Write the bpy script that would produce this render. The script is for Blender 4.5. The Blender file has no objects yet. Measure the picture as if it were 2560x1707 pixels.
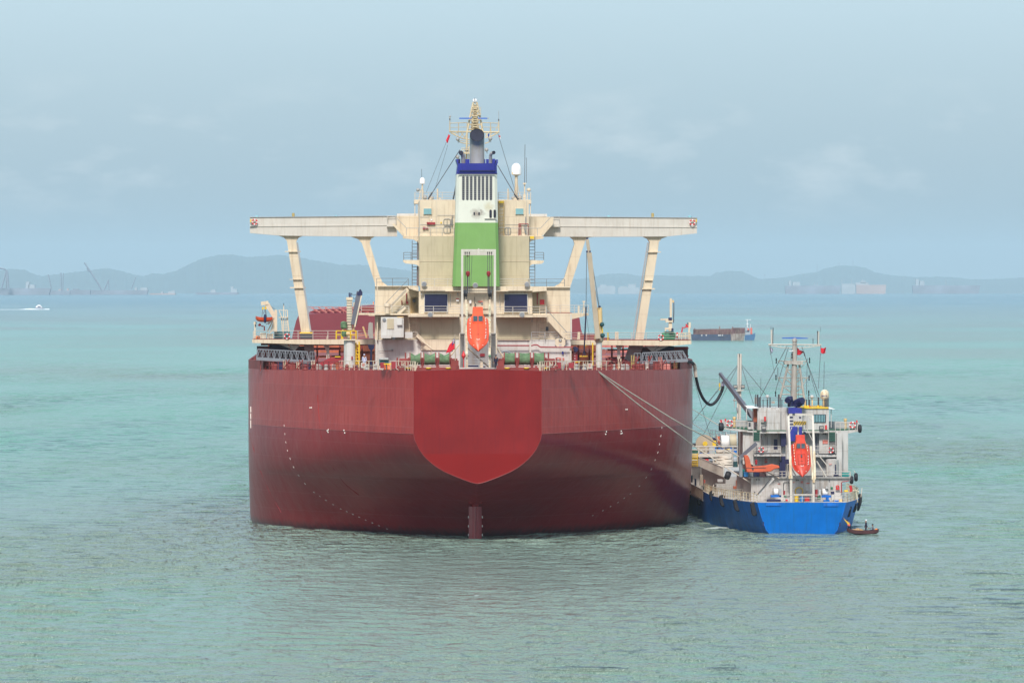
import bpy, bmesh, math, random
import numpy as np
from mathutils import Vector, Matrix
random.seed(7)
R = math.radians
sc = bpy.context.scene
col = sc.collection

# ---------------------------------------------------------------- camera
CAM_H = 33.4
EYE_ROW = 685.5            # photo row at eye level; the sea horizon dips below it because the earth is round
R_EARTH = 7.4e6            # earth radius with the usual refraction
def sea_z(d): return -d * d / (2 * R_EARTH)
def sea_dist(py):
    k = (py - EYE_ROW) / 16235.0
    return R_EARTH * (k - math.sqrt(max(0.0, k * k - 2 * CAM_H / R_EARTH)))
F_PX = 16235.0            # focal length in pixels of the 2560 px wide photograph
PITCH = math.atan((853.5 - EYE_ROW) / F_PX)
cam_data = bpy.data.cameras.new('camera')
cam_data.sensor_width = 36.0
cam_data.lens = 36.0 * F_PX / 2560.0
cam_data.clip_start = 1.0
cam_data.clip_end = 90000.0
cam = bpy.data.objects.new('camera', cam_data)
cam.location = (0, 0, CAM_H)
cam.rotation_euler = (R(90) - PITCH, 0, 0)
col.objects.link(cam)
sc.camera = cam

# ---------------------------------------------------------------- sky
SUN_EL, SUN_AZ = 43.0, -8.0      # sun behind the camera, high, veiled
world = bpy.data.worlds.new('World')
sc.world = world
world.use_nodes = True
wn, wl = world.node_tree.nodes, world.node_tree.links
wn.clear()
w_out = wn.new('ShaderNodeOutputWorld')
w_bg = wn.new('ShaderNodeBackground')
w_sky = wn.new('ShaderNodeTexSky')
w_sky.sky_type = 'NISHITA'
w_sky.sun_disc = False
w_sky.sun_elevation = R(SUN_EL)
w_sky.sun_rotation = R(180 + SUN_AZ * -1)
w_sky.air_density = 1.0
w_sky.dust_density = 2.2
w_sky.ozone_density = 2.0
w_tc = wn.new('ShaderNodeTexCoord')
w_map = wn.new('ShaderNodeMapping')
w_map.inputs['Scale'].default_value = (60, 60, 150)
w_map.inputs['Location'].default_value = (3.1, 0.7, 1.3)
w_noise = wn.new('ShaderNodeTexNoise')
w_noise.inputs['Scale'].default_value = 1.0
w_noise.inputs['Detail'].default_value = 9.0
w_noise.inputs['Roughness'].default_value = 0.58
w_ramp = wn.new('ShaderNodeValToRGB')
w_ramp.color_ramp.elements[0].position = 0.50
w_ramp.color_ramp.elements[0].color = (0, 0, 0, 1)
w_ramp.color_ramp.elements[1].position = 0.74
w_ramp.color_ramp.elements[1].color = (1, 1, 1, 1)
# thin overcast: the blue sky is seen through an even pale veil, a few faint puffs brighter still
w_veil = wn.new('ShaderNodeMix'); w_veil.data_type = 'RGBA'
w_veil.inputs[0].default_value = 0.72
w_veil.inputs[7].default_value = (4.4, 5.9, 6.95, 1)
w_puff = wn.new('ShaderNodeMix'); w_puff.data_type = 'RGBA'
w_puff.inputs[7].default_value = (6.6, 6.9, 7.0, 1)
w_fac = wn.new('ShaderNodeMath'); w_fac.operation = 'MULTIPLY'
w_fac.inputs[1].default_value = 0.38
wl.new(w_tc.outputs['Generated'], w_map.inputs['Vector'])
wl.new(w_map.outputs['Vector'], w_noise.inputs['Vector'])
wl.new(w_noise.outputs['Fac'], w_ramp.inputs['Fac'])
w_band = wn.new('ShaderNodeValToRGB')      # the puffs lie in one low layer
for e_, (p_, v_) in zip((0, 1), ((0.12, 0.0), (0.30, 1.0))):
    w_band.color_ramp.elements[e_].position = p_; w_band.color_ramp.elements[e_].color = (v_, v_, v_, 1)
for p_, v_ in ((0.42, 1.0), (0.62, 0.06)):
    e_ = w_band.color_ramp.elements.new(p_); e_.color = (v_, v_, v_, 1)
w_bz = wn.new('ShaderNodeSeparateXYZ'); wl.new(w_tc.outputs['Generated'], w_bz.inputs[0])
w_bm = wn.new('ShaderNodeMath'); w_bm.operation = 'MULTIPLY'; w_bm.inputs[1].default_value = 20.0
wl.new(w_bz.outputs['Z'], w_bm.inputs[0]); wl.new(w_bm.outputs[0], w_band.inputs['Fac'])
w_pm = wn.new('ShaderNodeMath'); w_pm.operation = 'MULTIPLY'
wl.new(w_ramp.outputs['Color'], w_pm.inputs[0]); wl.new(w_band.outputs['Color'], w_pm.inputs[1])
wl.new(w_pm.outputs[0], w_fac.inputs[0])
wl.new(w_sky.outputs['Color'], w_veil.inputs[6])
w_sep = wn.new('ShaderNodeSeparateXYZ')
wl.new(w_tc.outputs['Generated'], w_sep.inputs[0])
w_low = wn.new('ShaderNodeMapRange'); w_low.inputs['From Min'].default_value = 0.0; w_low.inputs['From Max'].default_value = 0.05
w_low.inputs['To Min'].default_value = 0.70; w_low.inputs['To Max'].default_value = 1.06
wl.new(w_sep.outputs['Z'], w_low.inputs['Value'])
w_dim = wn.new('ShaderNodeVectorMath'); w_dim.operation = 'SCALE'
wl.new(w_veil.outputs[2], w_dim.inputs[0]); wl.new(w_low.outputs['Result'], w_dim.inputs['Scale'])
wl.new(w_dim.outputs[0], w_puff.inputs[6])
wl.new(w_fac.outputs[0], w_puff.inputs[0])
wl.new(w_puff.outputs[2], w_bg.inputs['Color'])
w_bg.inputs['Strength'].default_value = 0.108
wl.new(w_bg.outputs['Background'], w_out.inputs['Surface'])

# ---------------------------------------------------------------- sun (soft, through thin cloud)
sun_data = bpy.data.lights.new('sun', 'SUN')
sun_data.energy = 2.9
sun_data.angle = R(10)
sun_data.color = (1.0, 0.95, 0.87)
sun = bpy.data.objects.new('sun', sun_data)
sd = Vector((math.sin(R(SUN_AZ)) * math.cos(R(SUN_EL)), -math.cos(R(SUN_AZ)) * math.cos(R(SUN_EL)), math.sin(R(SUN_EL))))
sun.rotation_euler = sd.to_track_quat('Z', 'Y').to_euler()
sun.location = (0, 0, 150)
col.objects.link(sun)

sc.view_settings.view_transform = 'Standard'
sc.view_settings.look = 'None'
sc.view_settings.exposure = 0.35
sc.view_settings.gamma = 1.0
sc.render.engine = 'CYCLES'
sc.cycles.use_denoising = True
sc.cycles.max_bounces = 5
sc.cycles.diffuse_bounces = 3
sc.cycles.glossy_bounces = 3
sc.cycles.volume_bounces = 1
sc.cycles.caustics_reflective = False
sc.cycles.caustics_refractive = False

# ---------------------------------------------------------------- materials
def srgb(r, g, b):
    def f(c):
        c /= 255.0
        return c / 12.92 if c <= 0.04045 else ((c + 0.055) / 1.055) ** 2.4
    return (f(r), f(g), f(b), 1)

def paint(name, c, rough=0.5, var=0.10, grime=0.0, grime_c=(0.12, 0.05, 0.02, 1), metal=0.0, coat=0.0, scale=0.6, bump=0.0, spec=0.5, thresh=0.62, seams=0.0):
    """painted surface: slow tone variation plus vertical runs of dirt or rust"""
    m = bpy.data.materials.new(name); m.use_nodes = True
    n, l = m.node_tree.nodes, m.node_tree.links
    b = n['Principled BSDF']
    b.inputs['Roughness'].default_value = rough
    b.inputs['Metallic'].default_value = metal
    b.inputs['Coat Weight'].default_value = coat
    b.inputs['Coat Roughness'].default_value = 0.25
    b.inputs['Specular IOR Level'].default_value = spec
    tc = n.new('ShaderNodeTexCoord')
    n1 = n.new('ShaderNodeTexNoise'); n1.inputs['Scale'].default_value = scale; n1.inputs['Detail'].default_value = 6
    l.new(tc.outputs['Object'], n1.inputs['Vector'])
    mx = n.new('ShaderNodeMix'); mx.data_type = 'RGBA'
    lo = tuple(x * (1 - var) for x in c[:3]) + (1,)
    hi = tuple(min(1, x * (1 + var)) for x in c[:3]) + (1,)
    mr = n.new('ShaderNodeMapRange'); mr.inputs['From Min'].default_value = 0.3; mr.inputs['From Max'].default_value = 0.7
    l.new(n1.outputs['Fac'], mr.inputs['Value']); l.new(mr.outputs['Result'], mx.inputs[0])
    mx.inputs[6].default_value = lo; mx.inputs[7].default_value = hi
    out = mx.outputs[2]
    if grime > 0:
        mp = n.new('ShaderNodeMapping'); mp.inputs['Scale'].default_value = (2.6, 2.6, 0.28)
        n2 = n.new('ShaderNodeTexNoise'); n2.inputs['Scale'].default_value = 1.0; n2.inputs['Detail'].default_value = 8; n2.inputs['Roughness'].default_value = 0.65
        l.new(tc.outputs['Object'], mp.inputs['Vector']); l.new(mp.outputs['Vector'], n2.inputs['Vector'])
        m2 = n.new('ShaderNodeMapRange'); m2.inputs['From Min'].default_value = thresh - 0.1; m2.inputs['From Max'].default_value = thresh + 0.12
        m2.inputs['To Max'].default_value = grime
        l.new(n2.outputs['Fac'], m2.inputs['Value'])
        mg = n.new('ShaderNodeMix'); mg.data_type = 'RGBA'
        l.new(m2.outputs['Result'], mg.inputs[0]); l.new(out, mg.inputs[6]); mg.inputs[7].default_value = grime_c
        out = mg.outputs[2]
    if seams > 0:      # welds between plates, a little darker and dirtier than the paint
        sx = n.new('ShaderNodeSeparateXYZ'); l.new(tc.outputs['Object'], sx.inputs[0]); last = None
        for ax_, per, wd in (('X', 2.75, 0.016), ('Z', 2.55, 0.020)):
            q1 = n.new('ShaderNodeMath'); q1.operation = 'DIVIDE'; q1.inputs[1].default_value = per; l.new(sx.outputs[ax_], q1.inputs[0])
            q2 = n.new('ShaderNodeMath'); q2.operation = 'FRACT'; l.new(q1.outputs[0], q2.inputs[0])
            q3 = n.new('ShaderNodeMath'); q3.operation = 'LESS_THAN'; q3.inputs[1].default_value = wd; l.new(q2.outputs[0], q3.inputs[0])
            if last: 
                q4 = n.new('ShaderNodeMath'); q4.operation = 'MAXIMUM'; l.new(q3.outputs[0], q4.inputs[0]); l.new(last, q4.inputs[1]); last = q4.outputs[0]
            else: last = q3.outputs[0]
        q5 = n.new('ShaderNodeMath'); q5.operation = 'MULTIPLY'; q5.inputs[1].default_value = seams; l.new(last, q5.inputs[0])
        q6 = n.new('ShaderNodeMix'); q6.data_type = 'RGBA'; q6.inputs[7].default_value = grime_c
        l.new(q5.outputs[0], q6.inputs[0]); l.new(out, q6.inputs[6]); out = q6.outputs[2]
    l.new(out, b.inputs['Base Color'])
    if bump > 0:
        bp = n.new('ShaderNodeBump'); bp.inputs['Strength'].default_value = bump; bp.inputs['Distance'].default_value = 0.05
        l.new(n1.outputs['Fac'], bp.inputs['Height']); l.new(bp.outputs['Normal'], b.inputs['Normal'])
    return m

M = {}
RUST = (0.16, 0.06, 0.025, 1)
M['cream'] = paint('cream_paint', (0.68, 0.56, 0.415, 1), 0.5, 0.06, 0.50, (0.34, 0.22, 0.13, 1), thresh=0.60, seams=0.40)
M['beige'] = paint('beige_and_shaded_cream', (0.50, 0.42, 0.29, 1), 0.55, 0.06, 0.40, (0.28, 0.20, 0.12, 1), thresh=0.60, seams=0.30)  # darker than cream: shade of the recessed walls is put into the colour
M['white'] = paint('white_paint', (0.60, 0.57, 0.54, 1), 0.45, 0.06, 0.5, (0.32, 0.24, 0.18, 1), thresh=0.60, seams=0.25)
M['girder'] = paint('off_white_paint', (0.58, 0.53, 0.475, 1), 0.45, 0.06, 0.45, (0.36, 0.27, 0.18, 1), thresh=0.60, seams=0.25)
M['grey'] = paint('grey_paint', (0.22, 0.23, 0.25, 1), 0.5, 0.15, 0.3, (0.1, 0.08, 0.07, 1))
M['lightgrey'] = paint('light_grey_paint', (0.40, 0.40, 0.41, 1), 0.5, 0.12, 0.3, (0.2, 0.15, 0.12, 1))
M['darkgrey'] = paint('dark_grey_paint', (0.05, 0.05, 0.06, 1), 0.5, 0.2)
M['black'] = paint('black_rubber', (0.012, 0.011, 0.018, 1), 0.6, 0.2)
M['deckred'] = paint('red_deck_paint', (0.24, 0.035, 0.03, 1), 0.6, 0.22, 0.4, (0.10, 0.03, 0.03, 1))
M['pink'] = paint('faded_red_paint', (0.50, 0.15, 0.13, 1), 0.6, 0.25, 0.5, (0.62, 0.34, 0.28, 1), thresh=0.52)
M['foredeck'] = paint('forecastle_red_paint', (0.21, 0.03, 0.045, 1), 0.6, 0.1, 0.2, (0.1, 0.02, 0.03, 1), scale=0.1)
M['orangerust'] = paint('rust_orange_paint', (0.42, 0.11, 0.05, 1), 0.7, 0.3, 0.5, (0.2, 0.05, 0.03, 1))
M['green'] = paint('funnel_green_paint', (0.17, 0.33, 0.085, 1), 0.45, 0.04, 0.18, (0.24, 0.38, 0.16, 1))
M['fwhite'] = paint('funnel_white_paint', (0.66, 0.66, 0.57, 1), 0.45, 0.04, 0.12, (0.50, 0.46, 0.34, 1))
M['fblue'] = paint('funnel_blue_paint', (0.025, 0.03, 0.27, 1), 0.45, 0.08, 0.25, (0.01, 0.012, 0.12, 1))
M['navy'] = paint('navy_paint', (0.012, 0.012, 0.065, 1), 0.5, 0.15)
M['exhaust'] = paint('exhaust_pipe_grey', (0.36, 0.35, 0.34, 1), 0.55, 0.10, 0.6, (0.32, 0.23, 0.15, 1), thresh=0.55)
M['opening_dark'] = paint('opening_dark', (0.012, 0.012, 0.03, 1), 0.8, 0.3)  # darkness inside pipe mouths and vent ports put into the colour
M['orange'] = paint('lifeboat_orange', (0.80, 0.085, 0.022, 1), 0.45, 0.08, 0.45, (0.55, 0.06, 0.02, 1), coat=0.1)
M['redorange'] = paint('weathered_lifeboat_orange', (0.60, 0.045, 0.018, 1), 0.5, 0.12, 0.6, (0.30, 0.02, 0.02, 1), coat=0.1)
M['reflect'] = paint('reflective_tape', (0.85, 0.80, 0.74, 1), 0.4, 0.02)
M['yellow'] = paint('yellow_paint', (0.75, 0.48, 0.02, 1), 0.5, 0.15, 0.4, (0.35, 0.16, 0.03, 1))
M['paleyellow'] = paint('pale_yellow_paint', (0.70, 0.48, 0.22, 1), 0.5, 0.1, 0.3, RUST)
M['cranebeige'] = paint('crane_beige_paint', (0.42, 0.34, 0.25, 1), 0.5, 0.1, 0.3, (0.2, 0.12, 0.08, 1))
M['rope'] = paint('mooring_rope', (0.60, 0.52, 0.44, 1), 0.9, 0.15)
M['wire'] = paint('wire_rope', (0.10, 0.10, 0.11, 1), 0.6, 0.1)
M['canvas'] = paint('green_canvas', (0.12, 0.20, 0.10, 1), 0.85, 0.35, 0.5, (0.03, 0.05, 0.03, 1), scale=2.5, bump=0.5)
M['darkcanvas'] = paint('dark_teal_cover', (0.02, 0.08, 0.09, 1), 0.8, 0.3, scale=2)
M['brightcanvas'] = paint('bright_green_cover', (0.02, 0.20, 0.10, 1), 0.8, 0.35, scale=2)
M['teal'] = paint('teal_cover', (0.02, 0.28, 0.26, 1), 0.8, 0.3, scale=2)
M['red'] = paint('signal_red', (0.60, 0.02, 0.025, 1), 0.5, 0.1)
M['flagred'] = paint('flag_red', (0.62, 0.012, 0.03, 1), 0.85, 0.1)
M['flagblue'] = paint('flag_blue', (0.02, 0.03, 0.22, 1), 0.85, 0.1)
M['flagwhite'] = paint('flag_white', (0.8, 0.78, 0.78, 1), 0.85, 0.05)
M['pipe_red'] = paint('fire_main_red', (0.30, 0.02, 0.03, 1), 0.5, 0.1)
M['bluegear'] = paint('blue_drum_paint', (0.03, 0.22, 0.55, 1), 0.5, 0.1)
M['radar'] = paint('radar_blue', (0.03, 0.12, 0.50, 1), 0.4, 0.05)
M['mast'] = paint('mast_cream', (0.62, 0.50, 0.32, 1), 0.5, 0.12, 0.45, RUST, thresh=0.56)
M['tmast'] = paint('tanker_mast_paint', (0.42, 0.38, 0.34, 1), 0.5, 0.15, 0.45, (0.15, 0.10, 0.10, 1), thresh=0.55)
M['twhite'] = paint('tanker_white_paint', (0.54, 0.515, 0.50, 1), 0.45, 0.09, 0.65, (0.27, 0.20, 0.15, 1), thresh=0.56, seams=0.35)
M['rustwhite'] = paint('rust_streaked_white_paint', (0.72, 0.66, 0.50, 1), 0.5, 0.1, 0.85, (0.45, 0.20, 0.05, 1), thresh=0.54)
M['tdeck'] = paint('tanker_deck_grey', (0.50, 0.46, 0.43, 1), 0.45, 0.12, 0.4, (0.28, 0.22, 0.2, 1))
M['tgreen'] = paint('green_deck_paint', (0.03, 0.10, 0.06, 1), 0.5, 0.2)
M['greyjib'] = paint('crane_jib_grey', (0.12, 0.12, 0.15, 1), 0.45, 0.12)
M['glass'] = paint('window_glass', (0.05, 0.09, 0.11, 1), 0.08, 0.3, scale=3)
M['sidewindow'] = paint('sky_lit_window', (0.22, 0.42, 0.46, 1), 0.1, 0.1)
M['skin'] = paint('skin', (0.30, 0.15, 0.09, 1), 0.6, 0.05)
M['coverall'] = paint('pale_coverall', (0.50, 0.48, 0.62, 1), 0.85, 0.1)
M['darkcloth'] = paint('dark_clothes', (0.015, 0.012, 0.04, 1), 0.9, 0.2)
M['yellowcloth'] = paint('yellow_cloth', (0.70, 0.45, 0.03, 1), 0.9, 0.1)
M['pinkcloth'] = paint('coral_cloth', (0.70, 0.16, 0.12, 1), 0.9, 0.1)
M['orangecloth'] = paint('orange_cloth', (0.85, 0.22, 0.04, 1), 0.9, 0.1)
M['whitecloth'] = paint('white_cloth', (0.75, 0.75, 0.78, 1), 0.9, 0.05)
M['greycloth'] = paint('grey_cloth', (0.16, 0.17, 0.21, 1), 0.9, 0.1)
M['wood'] = paint('dark_boat_wood', (0.09, 0.03, 0.035, 1), 0.6, 0.35, 0.4, (0.05, 0.04, 0.07, 1), scale=2)
M['net'] = paint('tan_fishing_net', (0.42, 0.24, 0.10, 1), 0.95, 0.5, scale=9)
M['foam'] = paint('sea_foam', (0.80, 0.84, 0.86, 1), 0.8, 0.05)
M['farsteel'] = paint('hazed_grey_steel', (0.24, 0.27, 0.33, 1), 0.7, 0.2, scale=0.02)  # paled, so part of the distance haze is in the colour
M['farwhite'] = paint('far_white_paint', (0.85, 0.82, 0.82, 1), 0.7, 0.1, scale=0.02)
M['palesteel'] = paint('hazed_pale_paint', (0.36, 0.40, 0.44, 1), 0.7, 0.1, scale=0.02)  # haze over distant upperworks put into the colour
M['farpink'] = paint('hazed_red_paint', (0.42, 0.34, 0.34, 1), 0.7, 0.1, scale=0.02)  # red paled with the haze painted in
M['bargerust'] = paint('barge_rust', (0.15, 0.07, 0.08, 1), 0.8, 0.35, 0.6, (0.40, 0.33, 0.25, 1), thresh=0.56, scale=0.4)
M['bargeblue'] = paint('barge_blue_hull', (0.05, 0.07, 0.13, 1), 0.7, 0.25, 0.5, (0.16, 0.12, 0.12, 1), scale=0.4)
M['bargebow'] = paint('barge_pale_bow', (0.36, 0.31, 0.28, 1), 0.8, 0.25, 0.7, (0.15, 0.08, 0.07, 1), thresh=0.5, scale=0.4)

def hull_material():
    """topside red over a darker boot-top, horizontal plate strakes, scuffs"""
    m = bpy.data.materials.new('hull_red_paint'); m.use_nodes = True
    n, l = m.node_tree.nodes, m.node_tree.links
    b = n['Principled BSDF']
    b.inputs['Roughness'].default_value = 0.30
    b.inputs['Specular IOR Level'].default_value = 0.26
    tc = n.new('ShaderNodeTexCoord')
    sep = n.new('ShaderNodeSeparateXYZ'); l.new(tc.outputs['Object'], sep.inputs[0])
    # strake number -> slightly different tone per plate row and column
    comb = n.new('ShaderNodeCombineXYZ')
    mz = n.new('ShaderNodeMath'); mz.operation = 'MULTIPLY'; mz.inputs[1].default_value = 0.42
    l.new(sep.outputs['Z'], mz.inputs[0])
    fz = n.new('ShaderNodeMath'); fz.operation = 'FLOOR'; l.new(mz.outputs[0], fz.inputs[0])
    mxx = n.new('ShaderNodeMath'); mxx.operation = 'MULTIPLY'; mxx.inputs[1].default_value = 0.11
    l.new(sep.outputs['X'], mxx.inputs[0])
    fx = n.new('ShaderNodeMath'); fx.operation = 'FLOOR'; l.new(mxx.outputs[0], fx.inputs[0])
    l.new(fx.outputs[0], comb.inputs[0]); l.new(fz.outputs[0], comb.inputs[2])
    wn_ = n.new('ShaderNodeTexWhiteNoise'); wn_.noise_dimensions = '3D'; l.new(comb.outputs[0], wn_.inputs['Vector'])
    mp = n.new('ShaderNodeMapping'); mp.inputs['Scale'].default_value = (1.6, 1.6, 0.16)
    ns = n.new('ShaderNodeTexNoise'); ns.inputs['Scale'].default_value = 1.0; ns.inputs['Detail'].default_value = 8; ns.inputs['Roughness'].default_value = 0.6
    l.new(tc.outputs['Object'], mp.inputs['Vector']); l.new(mp.outputs['Vector'], ns.inputs['Vector'])
    nb = n.new('ShaderNodeTexNoise'); nb.inputs['Scale'].default_value = 0.09; nb.inputs['Detail'].default_value = 5
    l.new(tc.outputs['Object'], nb.inputs['Vector'])
    top = n.new('ShaderNodeMix'); top.data_type = 'RGBA'
    top.inputs[6].default_value = (0.25, 0.014, 0.018, 1); top.inputs[7].default_value = (0.47, 0.048, 0.036, 1)
    a1 = n.new('ShaderNodeMath'); a1.operation = 'MULTIPLY_ADD'; a1.inputs[1].default_value = 0.22
    l.new(wn_.outputs['Value'], a1.inputs[0])
    a2 = n.new('ShaderNodeMath'); a2.operation = 'MULTIPLY_ADD'; a2.inputs[1].default_value = 1.25
    l.new(ns.outputs['Fac'], a2.inputs[0]); a2.inputs[2].default_value = -0.22
    l.new(a2.outputs[0], a1.inputs[2]); l.new(a1.outputs[0], top.inputs[0])
    bot = n.new('ShaderNodeMix'); bot.data_type = 'RGBA'
    bot.inputs[6].default_value = (0.17, 0.003, 0.012, 1); bot.inputs[7].default_value = (0.38, 0.016, 0.020, 1)
    l.new(nb.outputs['Fac'], bot.inputs[0])
    lt = n.new('ShaderNodeMath'); lt.operation = 'LESS_THAN'; lt.inputs[1].default_value = 13.45
    l.new(sep.outputs['Z'], lt.inputs[0])
    mix = n.new('ShaderNodeMix'); mix.data_type = 'RGBA'
    l.new(lt.outputs[0], mix.inputs[0]); l.new(top.outputs[2], mix.inputs[6]); l.new(bot.outputs[2], mix.inputs[7])
    # pale scuffs and dried streaks
    m2 = n.new('ShaderNodeMapRange'); m2.inputs['From Min'].default_value = 0.60; m2.inputs['From Max'].default_value = 0.78; m2.inputs['To Max'].default_value = 0.35
    l.new(ns.outputs['Fac'], m2.inputs['Value'])
    mg = n.new('ShaderNodeMix'); mg.data_type = 'RGBA'; mg.inputs[7].default_value = (0.36, 0.14, 0.13, 1)
    l.new(m2.outputs['Result'], mg.inputs[0]); l.new(mix.outputs[2], mg.inputs[6])
    # horizontal weld seams
    fr = n.new('ShaderNodeMath'); fr.operation = 'FRACT'; l.new(mz.outputs[0], fr.inputs[0])
    seam = n.new('ShaderNodeMath'); seam.operation = 'LESS_THAN'; seam.inputs[1].default_value = 0.045
    l.new(fr.outputs[0], seam.inputs[0])
    s3 = n.new('ShaderNodeMath'); s3.operation = 'MULTIPLY'; s3.inputs[1].default_value = 0.15; l.new(seam.outputs[0], s3.inputs[0])
    ms = n.new('ShaderNodeMix'); ms.data_type = 'RGBA'; ms.inputs[7].default_value = (0.42, 0.16, 0.16, 1)
    l.new(s3.outputs[0], ms.inputs[0]); l.new(mg.outputs[2], ms.inputs[6])
    # weed and wet film along the waterline, and slime runs above it
    wz = n.new('ShaderNodeMath'); wz.operation = 'MULTIPLY_ADD'; wz.inputs[1].default_value = -1.5; l.new(ns.outputs['Fac'], wz.inputs[0]); l.new(sep.outputs['Z'], wz.inputs[2])
    wr = n.new('ShaderNodeMapRange'); wr.inputs['From Min'].default_value = -0.65; wr.inputs['From Max'].default_value = 0.35; wr.inputs['To Min'].default_value = 0.85; wr.inputs['To Max'].default_value = 0.0
    l.new(wz.outputs[0], wr.inputs['Value'])
    mw = n.new('ShaderNodeMix'); mw.data_type = 'RGBA'; mw.inputs[7].default_value = (0.030, 0.012, 0.020, 1)
    l.new(wr.outputs['Result'], mw.inputs[0]); l.new(ms.outputs[2], mw.inputs[6])
    l.new(mw.outputs[2], b.inputs['Base Color'])
    bp = n.new('ShaderNodeBump'); bp.inputs['Strength'].default_value = 0.35; bp.inputs['Distance'].default_value = 0.25
    nb2 = n.new('ShaderNodeTexNoise'); nb2.inputs['Scale'].default_value = 0.38; nb2.inputs['Detail'].default_value = 3
    l.new(tc.outputs['Object'], nb2.inputs['Vector'])
    l.new(nb2.outputs['Fac'], bp.inputs['Height']); l.new(bp.outputs['Normal'], b.inputs['Normal'])
    return m
M['hull'] = hull_material()
M['thinfoam'] = paint('thin_foam', (0.42, 0.50, 0.49, 1), 0.7, 0.1)
M['paleorange'] = paint('faded_orange', (0.60, 0.105, 0.040, 1), 0.55, 0.15, 0.5, (0.35, 0.06, 0.03, 1))
M['alloy'] = paint('gangway_alloy', (0.20, 0.21, 0.24, 1), 0.5, 0.15)
M['tugblue'] = paint('tug_blue', (0.06, 0.15, 0.30, 1), 0.6, 0.1)
M['mustard'] = paint('mustard_paint', (0.45, 0.33, 0.12, 1), 0.5, 0.1)
M['transom'] = paint('transom_red_paint', (0.215, 0.014, 0.015, 1), 0.5, 0.15, 0.45, (0.15, 0.012, 0.018, 1), scale=0.22, thresh=0.57, seams=0.12, spec=0.12)
M['transom_low'] = paint('transom_lower_red_paint', (0.225, 0.009, 0.009, 1), 0.5, 0.08, 0.15, (0.17, 0.02, 0.03, 1), scale=0.16, spec=0.12)
M['tblue'] = paint('tanker_transom_blue', (0.0, 0.125, 0.46, 1), 0.5, 0.10, 0.55, (0.01, 0.10, 0.22, 1), thresh=0.60, spec=0.1)
M['tblueside'] = paint('tanker_side_blue', (0.008, 0.15, 0.56, 1), 0.5, 0.15, 0.45, (0.012, 0.03, 0.12, 1), thresh=0.58, spec=0.25)

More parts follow.
